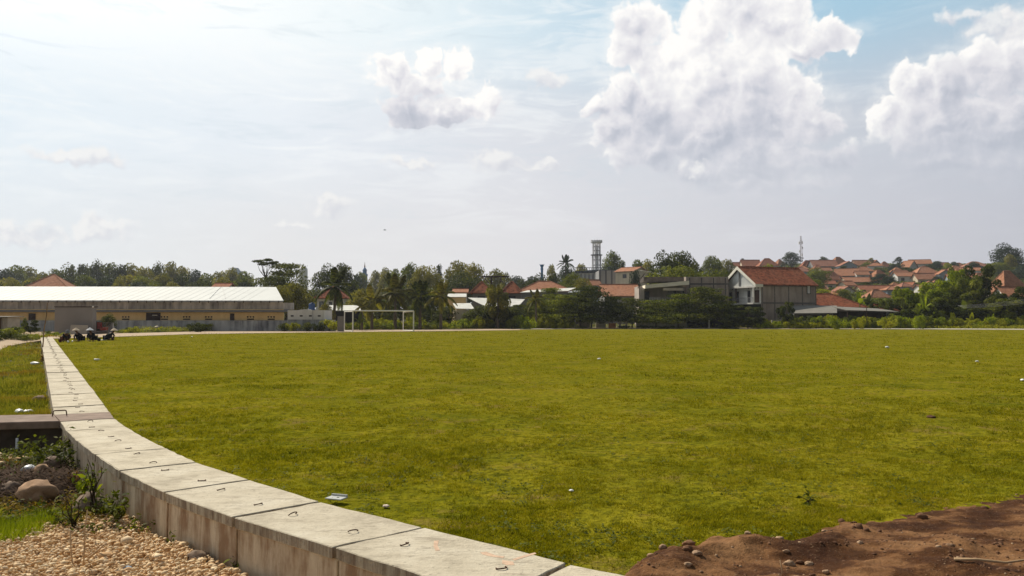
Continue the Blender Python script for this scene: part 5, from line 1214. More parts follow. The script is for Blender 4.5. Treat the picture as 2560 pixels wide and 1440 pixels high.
# block wall section between villa and gabled house
D1 = 131.0; x0, x1 = X(1716, D1), X(1822, D1)
root = thing('block_building', 'unplastered grey block wall building between the cream fascia and the gabled house', 'building', ((x0 + x1) / 2, D1, 0), 0); hw = (x1 - x0) / 2
mb = MB(); mb.box(-hw, hw, 0, 9, -1, Z(692, D1)); mb.build('wall', M['brick_block'], root)
mb = MB()
for k in range(4): xx = -hw + .5 + k * 2.0; mb.box(xx, xx + .2, -.03, -.001, 0, Z(694, D1))
mb.box(-hw, hw, -.028, -.001, Z(712, D1), Z(708, D1)); mb.build('concrete_frame', simple('frame2', (.13, .12, .12), .9, .2, 3), root)
# satellite dish
D1 = 124.0
g = Vector((X(1599, D1), D1, 0)); root = thing('satellite_dish', 'big pale satellite dish on a dark pole, left of the big dark tree', 'satellite dish', g)
mb = MB(); mb.tube([(0, 0, Z(716, D1)), (.05, 0, Z(700, D1)), (.85, 0, Z(684, D1))], .06, 8); mb.tube([(0, 0, 0), (0, 0, Z(716, D1))], .06, 8); mb.build('pole', M['dark_wood'], root)
mb = MB(); prof = [(0, 0)] + [(.95 * k / 6, .24 * (k / 6) ** 2) for k in range(1, 7)] + [(.93 * k / 6, .24 * (k / 6) ** 2 + .02) for k in range(6, 0, -1)] + [(0, .02)]
mb.lathe(prof, 24); me = mb.mesh('reflector', smooth=True); me.transform(Matrix.Rotation(R(6), 4, 'Y') @ Matrix.Rotation(R(5), 4, 'X')); link_mesh('reflector', me, M['dish'], root, (1.0, 0, Z(682, D1)))
mb = MB(); mb.tube([(1.0, 0, Z(682, D1) + .03), (1.0, 0, Z(671, D1))], .02, 6); mb.build('feed_arm', M['steel'], root)

# ---------------------------------------------------------------- near right: hip roof and asbestos sheds
def hipbox(label, cx, cy, L, Wd, zb, ze, zr, rz, roof, wall, name='house', kind='hip', ov=.5, wins=0, cat=None, hipf=1.0):
    root = thing(name, label, cat or ('house' if name == 'house' else name.replace('_', ' ')), (cx, cy, zb), rz)
    wall_mesh(kind, L, Wd, ze - zb, zr - zb, -1).build('wall', M[wall], root); roof_mesh(kind, L, Wd, ze - zb, zr - zb, ov, .13, hipf).build('roof', M[roof], root)
    for k in range(wins): win(root, -L / 2 + L * (k + .5) / wins, ze - zb - 1.9, min(1.2, L / wins * .5), 1.1, -Wd / 2)
    return root
D = 133; x0, x1 = X(1998, D), X(2168, D)
hh = hipbox('low house with weathered dark red hip roof, right of the gabled house', (x0 + x1) / 2, D + 4, (x1 - x0) - 1, 8, 0, Z(764, D), Z(734.5, D + 4), .0, 'tile_old', 'brick_block', wins=0)
D = 122; x0, x1 = X(1985, D), X(2108, D)
root = thing('lean_to', 'grey corrugated lean-to roof in front of the weathered hip roof', 'shed', ((x0 + x1) / 2, D, 0), R(-4)); hw = (x1 - x0) / 2
mb = MB(); slab_poly(mb, [(-hw, 0, Z(783, D)), (hw - 1.2, -.5, Z(782, D)), (hw + 1, 6, Z(764, D + 6)), (-hw + 1, 6, Z(763, D + 6))], .08); mb.build('roof', M['asbestos'], root)
mb = MB(); mb.box(-hw + .3, hw - 1.5, .8, 5.8, -1, Z(784, D)); mb.build('wall', M['gray_wall'], root)
for k in range(3):
    mb = MB(); mb.box(-hw + 1 + k * 2.2, -hw + 2.2 + k * 2.2, .74, .80, 1.0, 2.0); mb.build('opening', M['dark_void'], root)
x0, x1 = X(2116, D), X(2248, D)
root = thing('open_shed', 'long dark open shed under a thin grey sheet roof, behind the bushes', 'shed', ((x0 + x1) / 2, D, 0), R(4)); hw = (x1 - x0) / 2
mb = MB(); slab_poly(mb, [(-hw, 0, Z(775, D)), (hw, -.3, Z(779, D)), (hw - .6, 5, Z(771, D + 5)), (-hw, 5, Z(766, D + 5))], .10); mb.build('roof', M['asbestos'], root)
mb = MB(); mb.box(-hw + .1, hw - .5, 2.5, 4.8, -1, Z(778, D)); mb.build('wall', M['dark_wood'], root)
for xx in (-hw + .2, -1.2, 1.6, hw - .8):
    mb = MB(); mb.box(xx, xx + .14, .3, .44, -.3, Z(778, D)); mb.build('post', M['dark_wood'], root)
D = 128
hipbox('small building with curved white gable and red tiles right of the open shed', X(2228, D), D + 2, 4.0, 4, 0, Z(775, D), Z(761, D), .3, 'tile_old', 'white_wall', kind='gable', ov=.3)
D = 118.6; x0, x1 = X(1935, D), X(2055, D)
mb = MB(); mb.box(-3.5, 3.8, 0, .2, -.5, 1.3); mb.box(-2.1, -1.8, -.04, 0, 0, 1.2); mb.box(1.2, 1.5, -.04, 0, 0, 1.2)
tag(mb.build('garden_wall', M['concrete_old'], bevel=.02, loc=((x0 + x1) / 2, D + 1.5, 0)), 'mouldy low garden wall in front of the grey lean-to', 'wall')
D = 118.2; root = thing('utility_pole', 'thin dark pole with a cross arm before the open shed', 'pole', (X(2167, D), D, 0))
mb = MB(); mb.tube([(0, 0, 0), (0, 0, Z(770, D))], .05, 8); mb.build('pole', M['dark_wood'], root); mb = MB(); mb.box(-.35, .45, -.03, .03, Z(790, D), Z(788.5, D)); mb.build('cross_arm', M['dark_wood'], root)

# ---------------------------------------------------------------- centre
house('long orange tiled roof with its hip end to the left, behind the umbrella trees', 1294, 1432, 703.5, 727, 150, 'hip', 'orange', 'plaster_gray', 0, vb=815, wins=3, ov=.6)
house('dark red hip roof left of the palm in front of the white sheet roofs', 1176, 1230, 705, 729, 140, 'hip', 'old', 'gray_wall', 0, vb=815, wins=1)
house('dark red hip roof between the palm and the long orange roof', 1252, 1308, 704.5, 729, 142, 'hip', 'old', 'gray_wall', 0, vb=815, wins=1)
house('low red roof at the far left of the centre houses', 1130, 1170, 722, 731, 150, 'gable', 'orange', 'cream_wall', 0, vb=815, wins=1)
house('bright terracotta roof stepped in two slopes, behind the umbrella trees', 1506, 1604, 711, 739, 145, 'gable', 'orange', 'plaster_gray', 0, vb=815, wins=2, Wd=9)
def sheet(label, pts, mat, name='sheet_roof', wall='gray_wall', th=.08):
    """metal sheet roof on walls; pts = (u,v,D) corners front-left, front-right, back-right, back-left"""
    P4 = [P(*p_) for p_ in pts]; c0 = Vector((sum(p_.x for p_ in P4) / 4, sum(p_.y for p_ in P4) / 4, 0)); root = thing(name, label, 'shed', c0)
    mb = MB(); slab_poly(mb, [p_ - c0 for p_ in P4], th); mb.build('roof', mat, root)
    Q = [(p_ - c0) * 1 for p_ in P4]; k = .95; zb = min(p_.z for p_ in P4) - th - .02
    mb = MB(); mb.prism([(q_.x * k, q_.y * k) for q_ in Q], -1, zb); mb.build('wall', M[wall], root); return root
sheet('bright white metal sheet roof leaning left, under the dark red roof', [(1215, 766, 122), (1262, 768, 122), (1262, 746, 128), (1170, 744, 128)], M['metal_roof'])
sheet('bright white metal sheet roof behind the low trees, right of the yellow palm', [(1262, 766, 122.5), (1296, 765, 122.5), (1312, 748, 128), (1264, 746, 128)], M['metal_roof'])
sheet('pale cream sheet roof left of the big white sheet roofs', [(1118, 742, 128), (1166, 742, 128), (1166, 734, 134), (1120, 734, 134)], M['metal_roof'], wall='yellow_wall')
sheet('lower white sheet roof behind the palm trunks', [(1140, 771, 120), (1186, 772, 120), (1176, 758, 126), (1132, 758, 126)], M['metal_roof'], wall='cream_wall')
sheet('long dull sheet roof sloping below the long orange tiles', [(1300, 731, 138), (1420, 727, 138), (1440, 719, 143), (1318, 726, 143)], M['metal_roof'], wall='gray_wall')
sheet('narrow blue grey sheet roof above the umbrella trees', [(1420, 731, 136), (1452, 731, 136), (1452, 726, 141), (1424, 726, 141)], M['steel'], wall='gray_wall')
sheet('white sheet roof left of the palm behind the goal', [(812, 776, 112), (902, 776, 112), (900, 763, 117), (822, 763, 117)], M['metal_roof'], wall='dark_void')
house('red roof with brick gable behind the tall coconut palm', 786, 866, 718, 742, 135, 'hip', 'old', 'white_wall', 0, vb=815, wins=3)
# timber frame
D = 138; root = thing('timber_frame', 'dark timber frame with slanting poles rising above the dark red roofs', 'frame', (X(1235, D), D, 0)); hz = Z(690, D)
mb = MB(); mb.box(-2.2, 2.6, -.08, .08, hz - .25, hz); mb.box(-.6, -.35, -.1, .1, 0, hz - .26); mb.box(1.1, 1.3, -.1, .1, 0, hz - .26); mb.build('beam', M['dark_wood'], root)
mb = MB(); mb.tube([(-1.7, -.2, hz - .4), (-.9, -.2, Z(708, D))], .09, 6); mb.build('prop', M['bark_pale'], root)
mb = MB(); mb.tube([(.8, -.2, hz - .4), (1.7, -.2, Z(708, D))], .09, 6); mb.build('prop', M['bark_pale'], root)

# concrete halls around the tower
D = 240
def blockb(label, u0, u1, vt, D, wall, dep=10, name='building', cols=0, vb=760, colmat=None, rz=0, wins=0):
    x0, x1 = X(u0, D), X(u1, D); root = thing(name, label, 'building', ((x0 + x1) / 2, D, 0), rz); hw = (x1 - x0) / 2
    mb = MB(); mb.box(-hw, hw, 0, dep, -1, Z(vt, D)); mb.build('wall', M[wall], root)
    if cols:
        mb = MB()
        for k in range(cols + 1): xx = -hw + .1 + (2 * hw - .6) * k / cols; mb.box(xx, xx + .4, -.15, -.01, 0, Z(vt, D) + .25)
        mb.build('columns', colmat or M['steel'], root)
    for k in range(wins): win(root, -hw + 2 * hw * (k + .5) / wins, Z(vt, D) - 2.2, 1.0, 1.2, 0)
    return root
blockb('unfinished grey concrete wall with dark columns below the lattice tower', 1498, 1562, 676, 236, 'plaster_gray', cols=4, colmat=simple('col_dark', (.10, .10, .115), .9, .1, 2))
blockb('long low pale hall with pillared gallery left of the tower', 1436, 1500, 686, 250, 'plaster_gray', cols=6, colmat=M['white_wall'])
blockb('lower grey gallery wall in front of the pillared hall', 1455, 1498, 700, 238, 'blue_wall', cols=5, colmat=M['white_wall'])
blockb('pale grey block at the foot of the concrete wall, above the terracotta roof', 1470, 1520, 716, 200, 'blue_wall', vb=760)
house('small red roof in front of the pillared hall', 1462, 1502, 699, 712, 205, 'gable', 'orange', 'blue_wall', .3, vb=760, wins=1)
house('narrow cream house with orange roof and tall gable right of the concrete wall', 1556, 1612, 668, 678, 225, 'gable', 'orange', 'cream_wall', -.75, vb=760, wins=1, Wd=7)
# open platform railing left of tower
D = 246; x0, x1 = X(1440, D), X(1530, D)
root = thing('roof_deck', 'dark roof deck with railings around the base of the tower', 'deck', ((x0 + x1) / 2, D, 0)); hw = (x1 - x0) / 2
mb = MB(); mb.box(-hw, hw, 3, 12, Z(681, D), Z(676, D)); mb.build('deck_slab', M['glass_dark'], root)
mb = MB()
for k in range(16): xx = -hw + k * 2 * hw / 15; mb.box(xx - .06, xx + .06, 3, 3.12, Z(676, D), Z(667, D))
mb.box(-hw, hw, 3.0, 3.1, Z(668.5, D), Z(667, D)); mb.build('railing', M['glass_dark'], root)
# tower
D = 262; g = Vector((X(1492, D), D, 0)); root = thing('lattice_tower', 'pale grey openwork concrete tower with a flared crown, tallest thing on the skyline', 'tower', g)
conc = simple('tower_concrete', (.78, .78, .80), .85, .12, .6)
def tw(name, w, z0, z1, mat=conc, n=8, ph=0):
    mb = MB()
    for k in range(n):
        a = 2 * math.pi * (k + ph) / n; x_, y_ = w * math.cos(a), w * math.sin(a); mb.box(x_ - .13, x_ + .13, y_ - .13, y_ + .13, z0, z1)
    return mb.build(name, mat, root)
zb, zm, ztp, zc = Z(690, D), Z(637.5, D), Z(608, D), Z(601.5, D)
tw('lower_columns', 1.45, 0, zm, n=10); tw('upper_columns', 1.25, zm, ztp, n=10)
mb = MB()
for z_ in np.linspace(zb, zm, 5)[:-1]: mb.lathe([(1.55, z_), (1.55, z_ + .22), (1.3, z_ + .22), (1.3, z_), (1.55, z_)], 12)
for z_ in np.linspace(zm, ztp, 4)[1:-1]: mb.lathe([(1.33, z_), (1.33, z_ + .22), (1.1, z_ + .22), (1.1, z_), (1.33, z_)], 12)
mb.build('ring_beams', simple('tower_gray', (.45, .45, .48), .85, .1, 1), root)
mb = MB(); mb.lathe([(0, zm - .15), (2.0, zm - .15), (2.0, zm + .12), (0, zm + .12)], 12); mb.build('gallery', simple('tower_gray2', (.20, .205, .22), .85, .1, 1), root)
mb = MB(); mb.lathe([(.55, 0), (.55, ztp)], 10); mb.build('stair_shaft', conc, root)
mb = MB(); mb.lathe([(1.3, ztp - .2), (1.95, ztp + .25), (1.98, ztp + .85), (1.75, ztp + .85), (1.7, ztp + .3), (1.2, ztp)], 12)
mb.build('crown', conc, root); mb = MB()
for k in range(12): a = 2 * math.pi * k / 12; mb.box(1.85 * math.cos(a) - .12, 1.85 * math.cos(a) + .12, 1.85 * math.sin(a) - .12, 1.85 * math.sin(a) + .12, ztp + .1, ztp + 1.05)
mb.build('crown_teeth', conc, root)
mb = MB(); z_ = Z(681, D); mb.lathe([(0, z_), (3.1, z_), (3.1, z_ + .7), (0, z_ + .7)], 12); mb.build('base_deck', M['glass_dark'], root)
# radio mast
D = 440; gx_m = X(2004.5, D); g = Vector((gx_m, D, zt(gx_m, D))); root = thing('radio_mast', 'slim lattice radio mast with antennas beside the dark round tree', 'mast', g)
zt_ = Z(590, D) - g.z; mb = MB()
for (ax, ay) in ((-.5, -.5), (.5, -.5), (0, .6)): mb.tube([(ax * 1.6, ay * 1.6, 0), (ax * .55, ay * .55, zt_)], .10, 5)
n_ = 16
for k in range(n_):
    z0_, z1_ = zt_ * k / n_, zt_ * (k + 1) / n_; s0, s1 = 1.6 - 1.05 * k / n_, 1.6 - 1.05 * (k + 1) / n_; 
    mb.tube([(-.5 * s0, -.5 * s0, z0_), (.5 * s1, -.5 * s1, z1_)], .05, 4); mb.tube([(.5 * s0, -.5 * s0, z0_), (0, .6 * s1, z1_)], .05, 4)
mb.build('lattice', simple('mast_red', (.30, .24, .24), .6, .2, .4), root)
for k, (dx, v0, v1) in enumerate(((-.9, 604, 611), (.8, 603, 610), (.9, 617, 622), (-.7, 626, 631), (.7, 634, 640))):
    mb = MB(); mb.box(dx - .22, dx + .22, -.3, .3, Z(v1, D) - g.z, Z(v0, D) - g.z); mb.box(min(0, dx), max(0, dx), -.04, .04, Z((v0 + v1) / 2, D) - g.z, Z((v0 + v1) / 2, D) - g.z + .1); mb.build('antenna', M['white_wall'], root)
# small far things
D = 420; g = Vector((X(911, D), D, 0)); root = thing('minaret', 'blue tiered minaret with a thin spire far behind the trees', 'minaret', g)
mb = MB(); mb.lathe([(1.5, 0), (1.5, Z(689, D)), (1.7, Z(689, D)), (1.7, Z(686, D)), (1.1, Z(684, D)), (1.1, Z(677, D)), (1.3, Z(676.5, D)), (1.25, Z(675, D)), (.8, Z(672, D)), (0, Z(667, D))], 12); mb.build('shaft', simple('minaret_blue', (.12, .22, .40), .6, .1, 1), root, smooth=False)
mb = MB(); mb.tube([(0, 0, Z(668, D)), (0, 0, Z(661, D)), (0, 0, Z(655, D))], [.42, .16, .04], 8); mb.build('spire', simple('spire_dark', (.14, .08, .07), .6, .1, 1), root)
D = 330; g = Vector((X(1355, D), D, 0)); root = thing('water_tower', 'blue flared water tower head peeping above the trees left of the tower', 'tower', g)
mb = MB(); mb.lathe([(.5, 0), (.5, Z(676, D)), (.65, Z(672, D)), (.45, Z(669, D)), (.95, Z(662, D)), (.9, Z(661.5, D)), (0, Z(664, D))], 10); mb.build('tank', M['blue_paint'], root)
mb = MB(); mb.tube([(-.8, 0, Z(663, D)), (-1.0, 0, Z(660, D))], .08, 5); mb.tube([(.8, 0, Z(663, D)), (1.0, 0, Z(660, D))], .08, 5); mb.build('horns', M['blue_paint'], root)
D = 400; g = Vector((X(757, D), D, 0)); root = thing('mosque_dome', 'faint pale dome rising behind the dark spreading tree', 'dome', g)
mb = MB(); r_ = 2.2; zc_ = Z(675, D); mb.lathe([(r_, 0), (r_, zc_)] + [(r_ * math.cos(a), zc_ + r_ * .8 * math.sin(a)) for a in np.linspace(.15, 1.57, 7)], 16); mb.build('dome', M['white_paint'], root, smooth=True)
mb = MB(); mb.tube([(0, 0, zc_ + r_ * .8), (0, 0, zc_ + r_ * .8 + 1.6)], .09, 5); mb.build('finial', M['steel'], root)
D = 520; g = Vector((X(583, D), D, 0)); root = thing('pitched_building', 'hazy grey blue pitched building far behind the treetops at left', 'building', g)
mb = MB(); mb.add([(-3.8, 0, 0), (3.8, 0, 0), (3.8, 6, 0), (-3.8, 6, 0), (-3.8, 0, Z(682, D)), (3.8, 0, Z(682, D)), (3.8, 6, Z(682, D)), (-3.8, 6, Z(682, D)), (-1.4, 3, Z(669, D)), (1.8, 3, Z(669, D))], [(0, 1, 5, 4), (1, 2, 6, 5), (2, 3, 7, 6), (3, 0, 4, 7), (4, 5, 9, 8), (5, 6, 9), (6, 7, 8, 9), (7, 4, 8)]); mb.build('wall', M['blue_wall'], root)
D = 330
house('terracotta hip roof rising behind the left end of the white roof', 52, 150, 686, 716, 150, 'hip', 'orange', 'cream_wall', .25, vb=820, wins=0, Wd=8)
house('small red roof just above the white roof near its right third', 528, 572, 708, 718, 160, 'gable', 'red', 'white_wall', 0, vb=820, wins=0)

# ---------------------------------------------------------------- warehouse
wa = R(3.2); D0 = 96.0; ox = X(707, D0)
root = thing('warehouse', 'long low building with bright white metal roof, stained concrete band and yellow wall', 'warehouse', (ox, D0, 0), wa)
def wz(v, D=D0): return Z(v, D)
LW = 46.0
mb = MB(); ze_, zr_ = wz(751.5), Z(717.5, D0 + 10)
Rm = Matrix.Rotation(-wa, 3, 'Z'); rp = Rm @ (P(690, 717.5, D0 + 10) - Vector((ox, D0, 0))); rx = rp.x; ry = rp.y
slab_poly(mb, [(-LW, -.4, ze_), (0.15, -.4, ze_), (rx, ry, zr_), (-LW, ry, zr_)], .12); slab_poly(mb, [(2 * rx, 2 * ry, ze_), (-LW, 2 * ry, ze_), (-LW, ry, zr_), (rx, ry, zr_)], .12)
rf = mb.build('roof', M['roof_white'], root)
mb = MB()
for k in range(44):
    xx = -1.2 - k * 1.02; f0 = min(1, (xx - 0) / (rx - .15) if xx > rx else 1)
    if xx > rx - .1: continue
    mb.hexa([(xx, -.40, ze_ - .02), (xx + .05, -.40, ze_ - .02), (xx + .05, ry, zr_ - .02), (xx, ry, zr_ - .02), (xx, -.40, ze_ + .015), (xx + .05, -.40, ze_ + .015), (xx + .05, ry, zr_ + .015), (xx, ry, zr_ + .015)])
mb.build('roof_seams', simple('seam', (.58, .605, .60), .6, .1, 1), rf)
mb = MB(); mb.add([(-.1, 0, ze_ - .15), (rx - .2, ry, zr_ - .14), (2 * rx - .2, 2 * ry, ze_ - .15), (-.3, 0, ze_ - .15), (rx - .4, ry, zr_ - .14), (2 * rx - .4, 2 * ry, ze_ - .15)], [(0, 2, 1), (3, 4, 5), (0, 1, 4, 3), (1, 2, 5, 4)]); mb.build('end_gable', M['concrete_old'], root)
mb = MB(); mb.box(-LW, .1, -.55, -.41, ze_ - .20, ze_ - .02); gt = mb.build('gutter', M['steel'], rf)
mb = MB(); mb.prism([(-LW, 0), (-.02, 0), (2 * rx - .2, 2 * ry - .3), (-LW, 2 * ry - .3)], wz(773), ze_ - .13); mb.box(0, 1.3, 0, .2, wz(774), wz(757)); mb.build('concrete_band', M['concrete_old'], root)
for k in range(16):
    xx = -.5 - k * 2.6; mb = MB(); mb.box(xx, xx + .22, -.06, -.002, wz(773), ze_ - .2); mb.build('pilaster', M['concrete_old'], root)
mb = MB()
for k in range(44): xx = -LW + .4 + k * 1.05; mb.box(xx, xx + .07, -.60, -.552, ze_ - .30, ze_ - .02)
mb.build('gutter_brackets', M['dark_wood'], root)
mb = MB(); slab_poly(mb, [(-LW, -1.0, wz(778.5)), (.75, -1.0, wz(778.5)), (.75, -.002, wz(773.5)), (-LW, -.002, wz(773.5))], .07); mb.build('canopy', M['asbestos'], root)
mb = MB(); mb.box(-LW, .4, -.9, -.7, wz(781), wz(779.4)); mb.build('eave_beam', M['dark_wood'], root)
mb = MB(); mb.prism([(-LW, -.3), (.2, -.3), (2 * rx - .5, 2 * ry - .6), (-LW, 2 * ry - .6)], -1, wz(773) - .01); mb.build('yellow_wall', M['yellow_wall'], root)
mb = MB(); mb.box(-LW, 1.0, -1.0, -.31, -1, wz(801)); mb.build('plinth', M['concrete_blue'], root)
mb = MB(); xd = X(384, 95) - ox; mb.box(xd - .85, xd + .85, -.36, -.301, wz(801), wz(782)); d_ = mb.build('door', simple('door_dark', (.035, .018, .015), .6, .2, 5), root)
mb = MB(); mb.box(xd - .1, xd + .5, -.38, -.361, wz(789), wz(787.2)); mb.build('door_window', M['white_wall'], d_)
for (u0, u1) in ((71, 87), (565, 575)):
    mb = MB(); mb.box(X(u0, 94) - ox, X(u1, 94) - ox, -.42, -.302, wz(801), wz(784)); mb.build('dark_shutter', M['dark_wood'], root)
for u_ in (319, 413, 467, 521, 624, 675):
    xv = X(u_, 95.2) - ox; mb = MB()
    for k in (-1, 0, 1): mb.box(xv + k * .34 - .09, xv + k * .34 + .09, -.33, -.302, wz(794), wz(790.5))
    mb.box(xv - .42, xv + .42, -.34, -.302, wz(799.5), wz(796.5)); mb.build('vent', M['dark_void'], root)
# wires drooping over the roof
mb = MB()
for (ua, va, ub, vb_) in ((378, 718, 332, 749), (553, 719, 524, 749), (556, 719, 563, 749)):
    p0, p1 = P(ua, va, D0 + 9.6), P(ub, vb_, D0 + .2); pts = []
    for k in range(9):
        q = p0.lerp(p1, k / 8); pts.append(q - Vector((ox, D0, 0)) + Vector((0, 0, .12)))
    mb.tube(pts, .022, 4)
wr = mb.mesh('roof_cable'); wr.transform(Matrix.Rotation(-wa, 4, 'Z')); link_mesh('roof_cable', wr, M['steel'], root)
# white annex with vents and tank
D = 94.0; x0, x1 = X(719, D), X(811, D); root = thing('white_annex', 'small white flat roofed annex with four slot vents beside the yellow wall', 'building', ((x0 + x1) / 2, D, 0)); hw = (x1 - x0) / 2
mb = MB(); mb.box(-hw, hw, 0, 4, Z(799, D), Z(775.5, D)); mb.add([(-hw + 1.2, 0.02, Z(775.5, D)), (-hw + 2.0, .02, Z(773, D)), (-hw + 2.6, .02, Z(773.5, D)), (-hw + 2.9, .02, Z(775.5, D)), (-hw + 1.2, .3, Z(775.5, D)), (-hw + 2.0, .3, Z(773, D)), (-hw + 2.6, .3, Z(773.5, D)), (-hw + 2.9, .3, Z(775.5, D))], [(0, 1, 2, 3), (7, 6, 5, 4), (0, 4, 5, 1), (1, 5, 6, 2), (2, 6, 7, 3)])
mb.build('wall', M['offwhite_wall'], root)
mb = MB(); mb.box(-hw - .1, hw + .1, .1, 4, -1, Z(799, D)); mb.box(hw + .1, hw + .7, .4, 3, -1, Z(798, D) - .1); mb.build('base_wall', M['concrete_blue'], root)
for u_ in (730.5, 753, 776, 798):
    xv = X(u_, D) - (x0 + x1) / 2; mb = MB(); mb.box(xv - .17, xv + .17, -.03, -.002, Z(791.5, D), Z(788, D)); mb.build('slot_vent', M['dark_void'], root)
xv = X(782, D) - (x0 + x1) / 2; mb = MB(); mb.box(xv - .03, xv + .03, -.03, -.001, Z(799, D), Z(775.5, D)); mb.build('drain_pipe', M['steel'], root)
D = 96.0; g = P(779.5, 775.4, D); mb = MB(); mb.lathe([(0, 0), (.37, 0), (.385, .1), (.37, .25), (.385, .4), (.37, .55), (.385, .7), (.33, .83), (.12, .92), (.11, .98), (0, .98)], 18)
tag(mb.build('water_tank', M['tank_blue'], smooth=True, loc=(g.x, g.y, Z(775.5, 94))), 'dark blue plastic water tank on the roof of the white annex', 'water tank')

# ---------------------------------------------------------------- grey hut, board, small stuff at left
D = 78.0; x0, x1 = X(136.5, D), X(231, D); root = thing('grey_hut', 'plain grey rendered box hut in front of the yellow wall', 'hut', ((x0 + x1) / 2, D, 0)); hw = (x1 - x0) / 2
hutw = simple('hut_gray', (.27, .25, .238), .9, .08, .6)
mb = MB(); mb.box(-hw, hw, 0, .75, -.6, Z(768, D)); mb.build('wall', hutw, root, bevel=.01)
mb = MB(); mb.box(-hw - .02, hw + .12, -.06, .85, Z(768, D) + .002, Z(766, D)); mb.build('roof_slab', M['dark_wood'], root)
mb = MB(); mb.lathe([(0, -.09), (.07, -.06), (.09, 0), (.07, .06), (0, .09)], 10); mb.build('lamp', M['white_paint'], root, smooth=True, loc=(hw + .1, -.12, Z(767, D)))
D = 77.0; pts = [P(173, 837, D), P(216, 836, D), P(220, 813, D + .35), P(177, 812, D + .35)]; c0 = pts[0].copy(); c0.z = 0
mb = MB(); q = [p_ - c0 for p_ in pts]; q[0].z = q[1].z = 0.0; mb.hexa([q[0], q[1], q[1] + Vector((0, .06, 0)), q[0] + Vector((0, .06, 0)), q[3], q[2], q[2] + Vector((0, .06, 0)), q[3] + Vector((0, .06, 0))])
tag(mb.build('board', simple('board_tan', (.46, .39, .31), .9, .15, 1.5), loc=c0), 'tan board leaning against the front of the grey hut', 'board')
D = 79.0; x0, x1 = X(231, D), X(272, D); root = thing('porch', 'small dark open porch attached to the right side of the grey hut', 'porch', ((x0 + x1) / 2, D, 0)); hw = (x1 - x0) / 2
mb = MB(); mb.box(-hw, hw, .8, 1.0, -.3, Z(806, D)); mb.build('back_wall', M['concrete_blue'], root)
mb = MB(); mb.box(-hw, -hw + .62, .70, .798, .0, Z(804, D)); mb.build('doorway', M['dark_void'], root)
mb = MB(); mb.box(-hw + .2, hw + .1, -.3, .7, -.3, .28); mb.build('step', M['gray_wall'], root)
D = 78.6
def cloth(label, u, v0, v1, w, mat):
    g = P(u, v1, D); mb = MB(); h_ = Z(v0, D) - Z(v1, D)
    for k in range(6): mb.box(-w / 2 + w * k / 6, -w / 2 + w * (k + .92) / 6, -.02 - .03 * (k % 2), .02 - .03 * (k % 2), 0, h_ * (1 - .05 * (k % 2)))
    tag(mb.build('hanging_cloth', mat, loc=g), label, 'cloth')
cloth('red patterned cloth hanging in the porch beside the grey hut', 249, 806, 822, .5, simple('cloth_red', (.28, .05, .05), .9, .4, 9))
mb = MB(); mb.box(-.32, .32, -.2, .2, 0, .26); mb.box(-.34, .34, -.22, .22, .262, .32); g = P(260, 826, 78.5)
tag(mb.build('red_box', simple('box_red', (.30, .07, .05), .8, .3, 8), bevel=.02, loc=g), 'faded red box on the step of the porch', 'box')
# wire hoop by the last person
D = 70; g = G(270, 838, 0); g = Vector((X(270, D), D, 0)); mb = MB(); pts = [(.0, 0, 0), (-.05, 0, .5), (-.13, 0, .9), (-.08, 0, 1.15), (.05, 0, 1.22)]
mb.tube(pts, .03, 6); tag(mb.build('bent_stick', M['bark_pale'], loc=g, smooth=True), 'pale bent stick standing behind the person at the right end of the row', 'stick')
# brick pile
g = Vector((X(390, 88), 88, 0)); mb = MB(); r_ = random.Random(4)
for k in range(46):
    lx = r_.gauss(0, .42); ly = r_.gauss(0, .3); lz = max(0, .62 - abs(lx) * .75 - abs(ly) * .6) * r_.random(); mb.box(lx - .12, lx + .12, ly - .06, ly + .06, lz, lz + .07)
tag(mb.build('brick_pile', simple('brick_red', (.26, .11, .07), .9, .3, 5), loc=g), 'small heap of red bricks in front of the stained plinth wall', 'bricks')
g = Vector((X(392, 88.2), 88.4, .35)); litter('sack', 'pale sack lying on top of the heap of red bricks', g + Vector((0, -.1, .22)), (.42, .22, .16), 5, simple('sack_pale', (.45, .40, .33), .9, .15, 5), 'sack')
# hut at far left edge
D = 66.0; x0, x1 = X(-40, D), X(20, D); root = thing('sheet_hut', 'little shed of pale corrugated sheets cut by the left picture edge', 'shed', ((x0 + x1) / 2, D, zt((x0 + x1) / 2, D))); hw = (x1 - x0) / 2; zb_ = zt((x0 + x1) / 2, D)
mb = MB()
for k in range(18): xx = -hw + k * 2 * hw / 18; mb.box(xx, xx + 2 * hw / 18 * .9, -.02 * (k % 2), 1.6, -.2, Z(793, D) - zb_)
mb.build('sheet_wall', simple('sheet_pale', (.42, .37, .31), .8, .15, 2), root)
mb = MB(); slab_poly(mb, [(-hw - .1, -.3, Z(792, D) - zb_), (hw + .2, -.3, Z(791.5, D) - zb_), (hw + .2, 1.9, Z(790, D) - zb_), (-hw - .1, 1.9, Z(790, D) - zb_)], .05); mb.build('roof', M['asbestos'], root)
mb = MB(); mb.box(X(2, D) - (x0 + x1) / 2, X(4, D) - (x0 + x1) / 2, -.09, -.03, -.2, Z(794, D) - zb_); mb.build('post', M['rust'], root)

